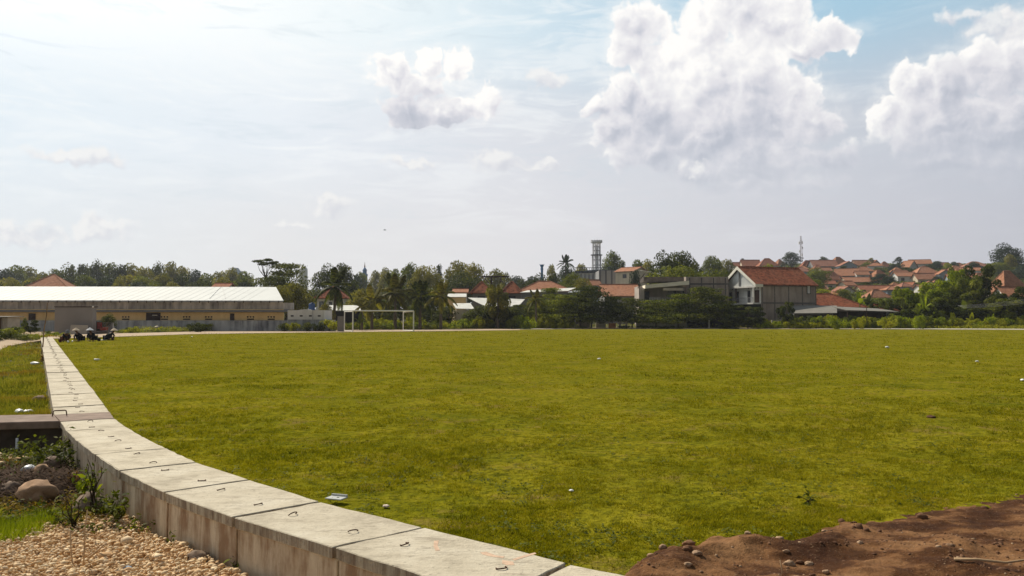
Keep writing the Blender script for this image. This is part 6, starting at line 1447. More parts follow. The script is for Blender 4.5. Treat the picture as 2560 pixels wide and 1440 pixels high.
# ---------------------------------------------------------------- garden walls beneath the umbrella trees
def gwall(label, u0, u1, vt, D, mat, name='garden_wall', posts=0):
    x0, x1 = X(u0, D), X(u1, D); hw = (x1 - x0) / 2; mb = MB(); h_ = Z(vt, D); mb.box(-hw, hw, 0, .2, -.5, h_)
    for k in range(posts + 1 if posts else 0): xx = -hw + 2 * hw * k / posts; mb.box(xx - .14, xx + .14, -.05, -.002, -.5, h_ + .05)
    tag(mb.build(name, mat, loc=((x0 + x1) / 2, D, 0)), label, 'wall')
gwall('long whitish garden wall under the umbrella trees below the cream fascia', 1592, 1714, 788, 122.5, M['white_wall'], posts=3)
gwall('pinkish lit wall panel between the trunks under the biggest umbrella tree', 1447, 1475, 790, 123, M['cream_wall'])
gwall('pale blue white wall piece with sloping top right of the trunks', 1490, 1514, 789, 123.5, M['offwhite_wall'])
gwall('dark grey shaded wall behind the umbrella trees', 1340, 1450, 786, 126, M['gray_wall'])
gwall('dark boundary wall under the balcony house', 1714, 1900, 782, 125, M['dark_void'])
g = Vector((X(1532, 119), 119.2, 0)); mb = MB(); mb.box(-.55, .5, 0, .5, 0, .75); mb.box(-.6, .55, -.03, .53, .752, .82)
tag(mb.build('orange_box', simple('orange_box', (.45, .20, .08), .8, .2, 3), bevel=.02, loc=g, rz=.1), 'orange brown box standing under the umbrella trees', 'box')
for i, (u, w, vt, mt, lb) in enumerate([(1438, .18, 787, 'white_wall', 'slim white post left of the pinkish lit wall'), (1550, .3, 788, 'concrete_old', 'grey concrete post right of the orange brown box'), (1773, .16, 796, 'white_wall', 'lonely pale post in the dark shade under the gabled house'), (1566, .26, 795, 'cream_wall', 'short tan post beside the grey concrete post')]):
    g = Vector((X(u, 119.5), 119.5, 0)); mb = MB(); mb.box(-w / 2, w / 2, 0, w, -.2, Z(vt, 119.5)); mb.box(-w / 2 - .03, w / 2 + .03, -.03, w + .03, Z(vt, 119.5) + .002, Z(vt, 119.5) + .07)
    tag(mb.build('post', M[mt], loc=g), lb, 'post')
# cables over the bushes at right
for i in range(4):
    p0, p1 = P(2395 + i * 4, 764 + i * 2, 112), P(2620, 738 + i * 3.5, 108); c0 = p0.copy(); mb = MB(); pts = []
    for k in range(11):
        q = p0.lerp(p1, k / 10); q.z -= .25 * math.sin(math.pi * k / 10); pts.append(q - c0)
    mb.tube(pts, .015, 5); tag(mb.build('overhead_cable', M['steel'], loc=c0, smooth=True), ('topmost', 'second', 'third', 'lowest')[i] + ' of the four pale cables sagging across the trees at right', 'cable', 'overhead cables at the right edge')
# ================================================================ vegetation
def cards(p, out, size, asp, r, jit=.8):
    """folded leaf-clump cards at p, facing roughly out"""
    n = len(p); nv = out * .7 + r.normal(0, jit, (n, 3)) + np.array([0, 0, .55]); nv /= np.linalg.norm(nv, axis=1)[:, None] + 1e-9
    return leaf_quads(p, nv, size, asp, r)
def blob_leaves(cents, rads, n, size, seed, asp=1.35, inner=.35):
    r = np.random.default_rng(seed); cents = np.array(cents); rads = np.array(rads)
    w = (rads[:, 0] * rads[:, 1] + rads[:, 2] ** 2) ** .9; idx = r.choice(len(cents), n, p=w / w.sum())
    d = r.normal(0, 1, (n, 3)); d /= np.linalg.norm(d, axis=1)[:, None]; d[:, 2] = np.where(r.uniform(0, 1, n) < .35, np.abs(d[:, 2]), d[:, 2])
    rr = np.where(r.uniform(0, 1, n) < inner, r.uniform(.3, .9, n), r.uniform(.86, 1.10, n))
    p = cents[idx] + d * rads[idx] * rr[:, None]
    v, f = cards(p, d, size * r.uniform(.6, 1.35, n), asp, r)
    tone = np.clip(r.uniform(0, 1, n) * .5 + r.uniform(0, 1, len(cents))[idx] * .5, 0, 1)
    return v, f, np.repeat(tone, 4)
def trunk_mb(h, r0, limbs, lean=.0, seed=1, split=.45):
    r = random.Random(seed); mb = MB(); top = Vector((lean * h, 0, h * split)); pts = [Vector((0, 0, -.5)), Vector((0, 0, 0)), top * .5 + Vector((.05 * h * .2, 0, 0)), top]
    mb.tube(pts, [r0 * 1.5, r0 * 1.15, r0 * .85, r0 * .7], 8)
    for c in limbs:
        c = Vector(c); m_ = top.lerp(c, .5) + Vector((r.uniform(-.2, .2), r.uniform(-.2, .2), -.12 * (c - top).length * .5)); mb.tube([top - Vector((0, 0, .15)), m_, c], [r0 * .55, r0 * .34, r0 * .12], 6)
    return mb
PROT = {}
def proto(kind, cents, rads, n, size, leafm, h, w, seed, barkm='bark', split=.4, r0=.22, asp=1.35, inner=.35):
    v, f, tn = blob_leaves(cents, rads, n, size, seed, asp, inner)
    crown = np_mesh('crown', v, f, False, tn); crown.materials.append(M[leafm])
    rr = random.Random(seed); lim = rr.sample(list(cents), min(len(cents), 9)); tm = trunk_mb(h, r0, lim, 0, seed, split).mesh('trunk', smooth=True); tm.materials.append(M[barkm])
    PROT[kind] = (crown, tm, h, w)
def broad_blobs(seed, h, w, nb, z0=.42, br=(.13, .22), flatk=.75, top=1.0):
    r = random.Random(seed); C, Rr = [], []
    for i in range(nb):
        a = i * 2.399 + r.uniform(-.3, .3); t_ = (i + .5) / nb; z_ = h * (z0 + (top - z0 - .08) * t_ + r.uniform(-.05, .05)); prof = math.sin(math.pi * min(1, .25 + .72 * t_)) ** .7
        rad = w / 2 * prof * r.uniform(.35, .88); b_ = w * r.uniform(*br); C.append((rad * math.cos(a), rad * math.sin(a), z_)); Rr.append((b_, b_, b_ * flatk))
    return C, Rr
for k, (sd_, nb) in enumerate([(1, 26), (2, 30), (3, 22)]):
    C, Rr = broad_blobs(sd_, 8, 8, nb); proto('broad%d' % k, C, Rr, 4600, .25, 'leaf_mid', 8.2, 8, sd_)
for k, (mt, sd_) in enumerate([('leaf_dark', 11), ('leaf_olive', 12), ('leaf_blue', 13), ('leaf_mid', 14), ('leaf_olive', 15), ('leaf_dark', 16)]):
    C, Rr = broad_blobs(sd_, 8, 8, 30, .25, (.10, .20), .8); proto('far%d' % k, C, Rr, 3600, .30, mt, 8.3, 8, sd_)
C, Rr = broad_blobs(21, 8, 4.4, 24, .22, (.14, .24), 1.0); proto('round', C, Rr, 4200, .20, 'leaf_blue', 8.3, 4.8, 21)
C, Rr = broad_blobs(22, 8, 3.4, 16, .25, (.10, .22), .9); proto('spindly', C, Rr, 1500, .24, 'leaf_blue', 8.2, 3.6, 22)
# spreading layered trees
def layer_blobs(seed, h, w, layers=5, z0=.38, nper=9):
    r = random.Random(seed); C, Rr = [], []
    for L_ in range(layers):
        t_ = L_ / (layers - 1); z_ = h * (z0 + (.95 - z0) * t_); rw = w / 2 * (1 - .75 * t_ ** 1.6)
        for i in range(int(nper * (1 - .5 * t_)) + 2):
            a = r.uniform(0, 6.28); rad = rw * math.sqrt(r.uniform(.05, 1)) * .92; b_ = w * r.uniform(.09, .15); C.append((rad * math.cos(a), rad * math.sin(a), z_ + r.uniform(-.2, .2) - .10 * rad)); Rr.append((b_ * 1.25, b_ * 1.25, b_ * .26))
    return C, Rr
for k, sd_ in enumerate((31, 32, 33)):
    C, Rr = layer_blobs(sd_, 5, 8, 6, .36, 13); proto('umbrella%d' % k, C, Rr, 7500, .15, 'leaf_dark' if k != 1 else 'leaf_mid', 5, 8, sd_, split=.32, r0=.12, inner=.5)
C, Rr = layer_blobs(35, 9, 13, 7, .34, 14); proto('spread', C, Rr, 8500, .22, 'leaf_dark', 9, 13, 35, split=.3, r0=.3)
# flat topped branch poking out
C = [(math.cos(a) * r_, math.sin(a) * r_ * .5, 9.6 + .35 * math.sin(a * 3)) for a, r_ in [(k * .8, 1 + .35 * (k % 5)) for k in range(14)]]; Rr = [(.75, .75, .13)] * 14
proto('flattop', C, Rr, 1300, .2, 'leaf_dark', 9.7, 5, 36, split=.75, r0=.14)
# clumpy big-leaf trees
for k, sd_ in enumerate((41, 42)):
    r = random.Random(sd_); C, Rr = [], []
    for i in range(30):
        a = r.uniform(0, 6.28); z_ = r.uniform(2.2, 7.3); rad = 3.2 * math.sin(math.pi * (z_ - 1.0) / 7.6) ** .6 * math.sqrt(r.uniform(.15, 1)); b_ = r.uniform(.55, .95); C.append((rad * math.cos(a), rad * math.sin(a), z_)); Rr.append((b_, b_, b_ * .95))
    proto('clumpy%d' % k, C, Rr, 5200, .24, 'leaf_bright' if k == 0 else 'leaf_mid', 8.1, 7.4, sd_, split=.35, r0=.14, asp=1.7, inner=.2)
# bushes
for k, (mt, sd_) in enumerate([('leaf_bush', 51), ('leaf_bush', 52), ('leaf_mid', 53), ('leaf_bright', 54)]):
    r = random.Random(sd_); C, Rr = [], []
    for i in range(16):
        a = r.uniform(0, 6.28); rad = r.uniform(0, 1.35); z_ = r.uniform(.15, 1.1 - .35 * rad / 1.35); b_ = r.uniform(.25, .48); C.append((rad * math.cos(a), rad * math.sin(a), z_)); Rr.append((b_, b_, b_ * .8))
    v, f, tn = blob_leaves(C, Rr, 1500, .105, sd_, 1.6); me = np_mesh('foliage', v, f, False, tn); me.materials.append(M[mt])
    tm = trunk_mb(1.2, .035, C[:7], 0, sd_, .15).mesh('stems', smooth=True); tm.materials.append(M['bark']); PROT['bush%d' % k] = (me, tm, 1.45, 3.2)

def plant(kind, loc, h, w, label, name='tree', group=None, rz=None, cat=None, mat=None):
    cr, tm, h0, w0 = PROT[kind]; root = thing(name, label, cat or name.split('_')[-1], loc, random.uniform(0, 6.28) if rz is None else rz, group)
    root.scale = (w / w0, w / w0, h / h0)
    a = link_mesh('foliage' if kind.startswith('bush') else 'crown', cr, parent=root); link_mesh('stems' if kind.startswith('bush') else 'trunk', tm, parent=root)
    if mat: a.material_slots[0].link = 'OBJECT'; a.material_slots[0].material = M[mat]
    return root
def tree(kind, u, vt, wpx, D, label, vb=None, mat=None, name='tree', group=None, rz=None, cat=None):
    x = X(u, D); g = zt(x, D) if vb is None else Z(vb, D)
    return plant(kind, (x, D, g), max(1.0, Z(vt, D) - g), wpx / F * D, label, name, group, rz, cat, mat)

GB = 'dense belt of trees behind the white roof'
belt = [(10, 672, 70, 300, 'far2'), (38, 664, 62, 310, 'far3'), (75, 672, 70, 330, 'far1'), (108, 681, 60, 290, 'far4'), (140, 674, 60, 310, 'far3'), (172, 665, 70, 290, 'far0'), (205, 659, 66, 280, 'far5'), (238, 657, 62, 275, 'far0'),
        (270, 658, 66, 285, 'far3'), (300, 660, 60, 280, 'far5'), (330, 664, 66, 290, 'far1'), (362, 668, 60, 275, 'far4'), (392, 662, 62, 285, 'far0'), (425, 660, 66, 295, 'far1'), (455, 666, 60, 300, 'far4'), (488, 674, 56, 290, 'far2'),
        (515, 684, 56, 260, 'far3'), (545, 679, 60, 300, 'far4'), (575, 674, 60, 320, 'far1'), (612, 680, 62, 290, 'far3'), (20, 694, 80, 220, 'far4'), (90, 697, 70, 215, 'far1'), (170, 690, 76, 230, 'far5'), (215, 688, 70, 225, 'far3'), (262, 690, 76, 220, 'far2'), (310, 688, 76, 225, 'far4'),
        (355, 690, 70, 218, 'far3'), (400, 688, 70, 225, 'far1'), (450, 690, 76, 215, 'far0'), (500, 696, 70, 210, 'far5'), (556, 694, 72, 220, 'far4'), (605, 694, 70, 205, 'far3'), (-40, 668, 90, 300, 'far0')]
col_w = ['dark', 'olive', 'blue green', 'mid green', 'yellowish', 'deep green']
place_w = ['at the far left', 'left of the terracotta roof', 'behind the terracotta roof', 'right of the terracotta roof', 'over the grey hut', 'over the left third of the white roof', 'over the middle of the white roof', 'right of the middle of the white roof', 'over the right third of the white roof', 'near the right end of the white roof', 'above the right end of the white roof']
seen = {}
def uniq(lb):
    seen[lb] = seen.get(lb, 0) + 1
    return lb
for i, (u, vt, w, D, k) in enumerate(belt):
    pl = place_w[int(min(10, max(0, u / 62)))]; row = 'tall' if D > 240 else 'lower'
    kk = int(k[-1]); tree(k, u, vt - 1, w * 1.12, D, f'{row} {col_w[kk]} tree {pl}' + ('' if i % 2 else ', rounded'), group=GB)
# low fill in front of belt
for i, u in enumerate(range(-10, 640, 44)):
    tree('far%d' % (i % 6), u, 704, 66, 185 + (i * 7) % 20, 'half hidden low tree above the white roof ridge', group='half hidden trees above the white roof ridge')

singles = [
 ('flattop', 663, 654, 62, 150, 'flat topped branchy tree standing above the dark spreading crown', None, None),
 ('spread', 715, 659, 185, 152, 'very dark wide spreading tree right of the white roof', None, None),
 ('spread', 690, 690, 150, 140, 'lower dark spreading tree touching the white roof end', None, None),
 ('broad1', 735, 708, 90, 118, 'yellow green tree right above the white annex', 'leaf_olive', None),
 ('broad0', 700, 716, 60, 114, 'small olive tree at the slanted end of the white roof', 'leaf_olive', None),
 ('broad2', 815, 668, 70, 190, 'dark rounded tree behind the tall coconut palm, left half', 'leaf_dark', None),
 ('broad0', 855, 662, 66, 185, 'dark rounded tree behind the tall coconut palm, right half', 'leaf_dark', None),
 ('far5', 880, 700, 70, 170, 'dark tree filling the gap right of the tall coconut palm', None, None),
 ('far3', 905, 680, 44, 330, 'hazy pale tree left under the blue minaret', None, None), ('far4', 940, 676, 50, 340, 'hazy pale tree right of the blue minaret', None, None), ('far2', 892, 684, 40, 300, 'hazy blue tree at the left foot of the minaret', None, None),
 ('far1', 965, 674, 56, 300, 'hazy olive tree behind the palms at left', None, None), ('far3', 985, 672, 50, 260, 'hazy green tree just left of the darker centre crowns', None, None),
 ('broad1', 1022, 659, 66, 210, 'broad green tree with rounded top behind the middle palms', None, None), ('broad0', 1055, 668, 60, 190, 'olive rounded tree behind the gap between the palms', 'leaf_olive', None),
 ('spindly', 1097, 653, 26, 230, 'spiky narrow tree top on the skyline above the palms', 'leaf_dark', None), ('broad2', 1080, 674, 60, 200, 'olive tree below the spiky narrow one', 'leaf_olive', None),
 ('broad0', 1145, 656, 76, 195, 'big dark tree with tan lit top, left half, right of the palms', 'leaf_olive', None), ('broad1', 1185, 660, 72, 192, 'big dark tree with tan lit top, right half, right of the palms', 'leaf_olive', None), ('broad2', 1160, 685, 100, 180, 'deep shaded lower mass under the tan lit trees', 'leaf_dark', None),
 ('far1', 1235, 676, 66, 240, 'pale olive flat tree above the timber frame', None, None), ('far4', 1262, 680, 50, 250, 'small pale tree right of the timber frame top', None, None), ('far2', 1290, 688, 60, 300, 'hazy blue tree above the long orange roof', None, None),
 ('far2', 1330, 690, 60, 290, 'hazy blue dark tree left of the blue water tower', None, None), ('far5', 1310, 696, 60, 230, 'dark low tree above the left end of the long orange roof', None, None), ('broad2', 1345, 690, 60, 200, 'dark low tree above the middle of the long orange roof', 'leaf_dark', None),
 ('far4', 1378, 661, 34, 250, 'narrow olive tree right of the blue water tower', None, None), ('far5', 1385, 682, 64, 210, 'dark green tree mass below the feathery palm', None, None), ('broad1', 1430, 682, 70, 185, 'green tree above the narrow blue grey sheet roof', None, None), ('broad0', 1455, 698, 60, 165, 'olive green tree left of the bright terracotta roof', 'leaf_olive', None),
 ('far2', 1418, 662, 60, 270, 'blue dark rounded mass under the feathery palm', None, None), ('far4', 1455, 659, 44, 330, 'small yellowish tree left of the lattice tower', None, None),
 ('broad1', 1533, 629, 58, 285, 'open branched tree standing right of the lattice tower', 'leaf_mid', None), ('far2', 1520, 664, 60, 275, 'blue dark bush mass at the foot of the lattice tower', None, None), ('spindly', 1558, 645, 22, 285, 'thin leaning side branch tree right of the open branched one', 'leaf_mid', None),
 ('far3', 1598, 650, 60, 260, 'green tree behind the narrow cream house', None, None), ('far1', 1622, 652, 50, 250, 'olive tree between the cream house and the big dark tree', None, None),
 ('round', 1588, 674, 34, 190, 'blue black rounded tree behind the satellite dish', 'leaf_blue', None),
 ('broad2', 1668, 638, 84, 168, 'big dark tree above the cream fascia, left crown', 'leaf_dark', None), ('broad0', 1705, 632, 96, 172, 'big dark tree above the cream fascia, tallest crown', 'leaf_dark', None), ('broad1', 1735, 655, 60, 168, 'right flank crown of the big dark trees above the fascia', 'leaf_dark', None), ('broad0', 1700, 668, 150, 158, 'wide dark lower crown resting above the villa roof', None, None),
 ('broad0', 1778, 642, 56, 260, 'rounded green tree on the skyline left of the gabled house', None, None), ('far3', 1800, 650, 40, 300, 'paler blue green tree behind the rounded skyline tree', None, None), ('far4', 1822, 648, 40, 270, 'olive tree on the skyline just left of the gable apex', None, None), ('broad2', 1780, 682, 100, 150, 'hanging greenery over the top of the block wall', 'leaf_mid', None), ('broad1', 1812, 676, 50, 165, 'leafy green tree behind the left slope of the gable', None, None),
 ('round', 1981, 630, 50, 415, 'dense dark round tree on the skyline beside the radio mast', 'leaf_blue', None), ('far2', 1858, 645, 14, 440, 'tiny tree on the skyline above the hillside roofs', None, None),
 ('far4', 1925, 661, 46, 150, 'bright green tuft of leaves just over the ridge of the gabled house', 'leaf_bright', None), ('far5', 2060, 641, 26, 440, 'small dark tree between the skyline roofs', None, None),
 ('spindly', 2180, 643, 22, 400, 'feathery bamboo clump before the skyline roofs', 'leaf_olive', None), ('far3', 2170, 656, 34, 385, 'rounded bush below the feathery bamboo', None, None), ('spindly', 2249, 640, 26, 390, 'spindly dark tree sticking up on the skyline', None, None), ('far2', 2240, 660, 44, 380, 'dark bushes left of the spindly tree', None, None), ('far5', 2268, 668, 40, 370, 'dark low bush right below the spindly tree', None, None),
 ('far2', 2345, 652, 34, 390, 'dark round tree right of the bright orange skyline roof', None, None), ('far0', 2325, 662, 34, 380, 'dark tree in front of the white gabled skyline house', None, None), ('far4', 2372, 657, 26, 385, 'yellow green bush in front of the tan skyline roof', 'leaf_bush', None), ('far2', 2388, 654, 26, 395, 'blue dark tree between two orange skyline roofs', None, None), ('far2', 2436, 655, 46, 360, 'dark tree under the faded skyline roof', None, None),
 ('broad2', 2520, 613, 66, 350, 'huge dark tree towering over the right end of the skyline', 'leaf_blue', None), ('far2', 2535, 640, 90, 340, 'blue green mass under the huge dark tree', None, None), ('far3', 2500, 655, 60, 330, 'left lower crown beneath the huge dark tree', None, None), ('far1', 2530, 637, 36, 335, 'paler green crown in front of the huge dark tree', None, None), ('far2', 2575, 660, 80, 320, 'dark crown cut by the right edge below the huge tree', None, None),
 ('broad2', 2045, 672, 60, 255, 'dark green trees between the gabled house and the hillside', 'leaf_mid', None), ('broad0', 2040, 700, 50, 200, 'leafy tree right of the block wall corner', 'leaf_mid', None), ('round', 2205, 684, 52, 290, 'round blue dark bush in the middle of the slope', None, None), ('far2', 2225, 690, 44, 285, 'right part of the blue dark bush in the middle of the slope', None, None),
 ('far5', 2110, 664, 34, 350, 'dark bushes under the grey gabled house', None, None), ('far5', 2142, 676, 30, 340, 'dark bush beside the grey gable of the second row', None, None), ('far3', 2060, 722, 60, 190, 'low green hedge tree behind the weathered hip roof', 'leaf_bush', None), ('far3', 2110, 722, 50, 195, 'second low green tree behind the weathered hip roof', 'leaf_mid', None),
]
for (k, u, vt, w, D, lb, mt, vb) in singles: tree(k, u, vt, w * 1.1, D, lb, vb, mt)
# hillside filler trees between the houses
rr = random.Random(77); fh = [(2075, 690, 330), (2130, 666, 360), (2200, 668, 370), (2220, 668, 345), (2280, 674, 350), (2310, 662, 370), (2165, 705, 285), (2100, 706, 262), (2240, 704, 280), (2270, 702, 285), (2345, 690, 292), (2375, 692, 300), (2400, 680, 320), (2425, 688, 300), (2390, 700, 270), (2350, 712, 250), (2440, 700, 250), (2470, 676, 300), (2480, 692, 270), (2140, 740, 195), (2240, 745, 190), (2280, 742, 185), (2310, 730, 205), (2120, 738, 200), (2440, 664, 370), (2465, 664, 365), (2015, 700, 260), (2020, 715, 220)]
for i, (u, v, D) in enumerate(fh[::2]): tree('far%d' % ((2, 3, 5, 0, 4)[i % 5]), u, v, 30 + rr.random() * 14, D, 'small dark garden tree between the hillside houses', group='small garden trees between the hillside houses')

# far wood closing the horizon
r = np.random.default_rng(99); n = 200; uu = r.uniform(-150, 1480, n); DD = r.uniform(420, 640, n); C = []; Rr = []
for u_, D_ in zip(uu, DD):
    x_ = X(u_, D_); g_ = zt(x_, D_); hh_ = r.uniform(9, 13); 
    for q in range(3): C.append((x_ + r.normal(0, 4), D_ + r.normal(0, 3), g_ + hh_ * r.uniform(.35, .85))); Rr.append((5.5, 5, 3.6))
v, f, tn = blob_leaves(C, Rr, 42000, .9, 98, 1.3, .1)
tag(link_mesh('far_wood', np_mesh('far_wood', v, f, False, tn), M['leaf_blue']), 'far off hazy wood closing the horizon behind the town', 'wood', kind='stuff')

# umbrella shaped trees along the far edge of the field
um = [(1345, 745, 90, 121, 0, 'leaf_mid', 'leftmost layered tree of the dark row right of the white sheet roofs'), (1378, 722, 100, 124, 2, 'leaf_mid', 'lighter green layered tree above the leftmost one of the dark row'),
      (1410, 738, 120, 120, 1, None, 'second layered tree of the dark row, behind the flowering bush'), (1478, 717, 150, 121, 0, None, 'biggest and tallest dark layered tree, right above the pinkish wall'), (1450, 745, 110, 119.5, 2, None, 'lower dark layered tree in front of the biggest one'),
      (1530, 742, 100, 120, 1, 'leaf_dark', 'dark layered tree over the orange brown box'), (1580, 746, 110, 121, 0, 'leaf_dark', 'dark layered tree in front of the bright terracotta roof'), (1640, 752, 120, 119.5, 2, 'leaf_mid', 'layered tree with slanting thin trunk before the whitish wall, left'),
      (1695, 736, 130, 120.5, 1, None, 'layered tree before the whitish wall, right of its slanting neighbour'), (1765, 719, 150, 121, 0, None, 'tall green topped layered tree left of the balcony'), (1800, 742, 110, 119.8, 2, 'leaf_dark', 'dark layered tree under the left end of the balcony'),
      (1300, 762, 90, 121, 1, 'leaf_dark', 'dark low layered tree in front of the right white sheet roof')]
for (u, vt, w, D, k, mt, lb) in um: tree('umbrella%d' % k, u, vt, w * 1.15, D, lb, 826, mt, group='layered trees along the far edge of the field')
more = [('clumpy1', 1870, 765, 90, 119, 'leaf_dark', 'dark leafy tree below the block side wall of the gabled house'), ('clumpy0', 1830, 786, 50, 118.5, 'leaf_mid', 'small grey green bushy tree under the balcony'), ('clumpy1', 1966, 752, 44, 119, 'leaf_dark', 'small dark tree standing before the left end of the lean-to'),
        ('clumpy0', 1240, 716, 70, 116, 'leaf_olive', 'yellow green leafy tree between the two white sheet roofs'), ('broad2', 1235, 757, 90, 118, 'leaf_dark', 'dark shrubby tree below the white sheet roofs'), ('broad1', 1195, 768, 70, 119, 'leaf_dark', 'dark shrub tree left below the white sheet roofs'), ('broad0', 1280, 770, 70, 118, 'leaf_dark', 'dark shrub tree right below the white sheet roofs'),
        ('clumpy1', 2245, 742, 70, 124, 'leaf_mid', 'green tree right of the open shed roof'), ('clumpy0', 2262, 716, 60, 126, 'leaf_bright', 'bright lumpy treetop left of the big leafy group'), ('clumpy0', 2290, 728, 50, 124, 'leaf_bright', 'second bright lumpy treetop of the big leafy group'), ('clumpy0', 2345, 698, 90, 128, 'leaf_bright', 'tall bright lumpy tree in the middle of the leafy group'),
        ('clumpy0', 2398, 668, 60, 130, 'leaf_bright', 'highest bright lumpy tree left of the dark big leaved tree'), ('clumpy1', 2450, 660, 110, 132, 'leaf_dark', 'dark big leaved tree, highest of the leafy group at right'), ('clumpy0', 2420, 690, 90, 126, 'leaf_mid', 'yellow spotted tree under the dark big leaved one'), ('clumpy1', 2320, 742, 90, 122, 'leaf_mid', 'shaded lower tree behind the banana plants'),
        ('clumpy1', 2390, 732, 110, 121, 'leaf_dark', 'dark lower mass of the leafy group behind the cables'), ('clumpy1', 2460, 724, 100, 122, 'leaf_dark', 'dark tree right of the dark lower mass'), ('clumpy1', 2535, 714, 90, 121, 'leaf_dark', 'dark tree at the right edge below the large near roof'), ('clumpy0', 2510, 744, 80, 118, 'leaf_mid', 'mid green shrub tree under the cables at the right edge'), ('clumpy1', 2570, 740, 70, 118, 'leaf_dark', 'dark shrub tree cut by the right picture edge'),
        ('clumpy0', 2200, 748, 50, 126, 'leaf_mid', 'leafy clump behind the open shed'), ('clumpy1', 2270, 770, 60, 120, 'leaf_dark', 'dark shrub left of the first banana plant'), ('clumpy1', 2430, 770, 100, 119.5, 'leaf_dark', 'shaded undergrowth tree behind the bright banana fronds'),
        ('broad1', 815, 760, 40, 104, 'leaf_olive', 'small bush tree right of the blue tank'), ('broad2', 270, 786, 34, 80, 'leaf_dark', 'dark arching small tree beside the porch of the grey hut'), ('clumpy1', 78, 799, 40, 70, 'leaf_dark', 'dark bush in front of the stained plinth near the left edge'), ('spindly', 62, 792, 14, 69, 'leaf_mid', 'slim upright shrub left of the dark bush')]
for (k, u, vt, w, D, mt, lb) in more: tree(k, u, vt, w * 1.1, D + (3.5 if D > 115 and u > 2150 else 0), lb, 826 if D > 100 else None, mt)
_h = tree('far4', 900, 722, 90, 128, 'olive tree behind the small palm left of the goal palms', 826, 'leaf_olive'); _h = tree('far5', 1000, 712, 110, 130, 'dark tree behind the twin coconut palms', 826, 'leaf_dark'); _h = tree('far3', 1080, 718, 90, 132, 'shaded tree behind the two right coconut palms', 826, 'leaf_dark')
_h = tree('far5', 950, 745, 90, 120, 'dark undergrowth behind the left half of the goal', 826, 'leaf_dark'); _h = tree('far5', 1050, 750, 90, 120, 'dark undergrowth behind the right half of the goal', 826, 'leaf_dark'); _h = tree('far0', 1120, 765, 80, 121, 'dark undergrowth right of the goal', 826, 'leaf_dark')

# palms ------------------------------------------------------------
def frond_mesh(seed, Ls, lift, droop, wleaf=.78, n=30):
    r = np.random.default_rng(seed); P_ = []; s = np.linspace(0, 1, n + 1)
    px = Ls * (s * math.cos(lift) * (1 - .18 * s)); pz_ = Ls * (s * math.sin(lift) - droop * s ** 2.2); pts = np.stack([px, np.zeros(n + 1), pz_], 1)
    V, Fc, T_ = [], [], []
    def quad(a, b_, c, d, t_): 
        k = len(V); V.extend([a, b_, c, d]); Fc.append((k, k + 1, k + 2, k + 3)); T_.extend([t_] * 4)
    for i in range(n):
        a, b_ = pts[i], pts[i + 1]; w = .035 * (1 - s[i]) + .008; quad(a + [0, w, 0], b_ + [0, w, 0], b_ - [0, w, 0], a - [0, w, 0], .9)
        if s[i] < .12: continue
        ll = wleaf * math.sin(math.pi * min(1, .12 + .86 * s[i])) ** .6 * r.uniform(.85, 1.1); d = (b_ - a); d = d / np.linalg.norm(d)
        for sd_ in (-1, 1):
            tip = a + d * ll * .45 + np.array([0, sd_ * ll * .72, -ll * (.42 + .3 * s[i])]); midp = a + d * ll * .28 + np.array([0, sd_ * ll * .45, -ll * .12]); wd = d * .085
            t_ = r.uniform(0, 1); quad(a - wd, a + wd, midp + wd, midp - wd, t_); quad(midp - wd, midp + wd, tip + wd * .2, tip - wd * .2, t_)
    return np_mesh('frond', np.array(V), np.array(Fc), False, np.array(T_))
FR = [frond_mesh(61, 3.4, R(62), .18), frond_mesh(62, 3.6, R(38), .42), frond_mesh(63, 3.5, R(12), .62), frond_mesh(64, 3.0, R(-15), .75)]
for f_ in FR: f_.materials.append(M['leaf_palm'])
def palm(u, vtop, vb, D, wpx, label, lean=0, n=20, hang=0, mat=None, up=.95, trunk=.17):
    x = X(u, D); g = Z(vb, D) if vb else zt(x, D); sc = wpx / F * D / 6.6; cz = Z(vtop, D) - 2.9 * sc * up - g
    root = thing('palm_tree', label, 'palm', (x, D, g)); mb = MB(); pts = [Vector((-lean * (1 - k / 7) ** 1.5, 0, cz * k / 7 - (.4 if k == 0 else 0))) for k in range(8)]
    mb.tube(pts, [trunk * (1.5 - .7 * k / 7) * (.6 + .4 * sc) for k in range(8)], 9); mb.build('trunk', M['bark_pale'] if D < 120 else M['bark'], root, smooth=True)
    rr = random.Random(int(u))
    for k in range(n):
        t_ = k / n; m_ = FR[0] if t_ < .30 else FR[1] if t_ < .6 else FR[2] if t_ < .85 else FR[3]
        o = link_mesh('frond', m_, parent=root, loc=(0, 0, cz)); o.rotation_euler = (rr.uniform(-.15, .15), rr.uniform(-.12, .12) + hang * t_, k * 2.399 + rr.uniform(-.2, .2)); s_ = sc * rr.uniform(.85, 1.1); o.scale = (s_, s_, s_)
        if mat: o.material_slots[0].link = 'OBJECT'; o.material_slots[0].material = M[mat]
    return root
palm(838, 669, 828, 106, 126, 'tallest dark coconut palm with hanging fronds, left of the goal', .3, 20, .35, 'leaf_dark', .85)
palm(988, 679, 828, 110, 132, 'large coconut palm above the middle of the goal crossbar', 0, 18, .1)
palm(1050, 695, 828, 111, 113, 'dark coconut palm just right of the largest one behind the goal', 0, 17, .15, 'leaf_dark')
palm(1102, 697, 828, 109, 104, 'light green coconut palm right of the goal', 0, 17, .1, 'leaf_olive')
palm(930, 710, 828, 108, 104, 'short yellow green palm above the left half of the goal', 0, 16, .1, 'leaf_olive')
palm(1245, 704, 828, 116, 85, 'yellow tinged palm in front of the dark red hip roofs', 0, 15, .1, 'leaf_olive')
palm(1340, 720, 828, 117, 69, 'small palm crown left of the layered trees', 0, 13, .1, 'leaf_palm')
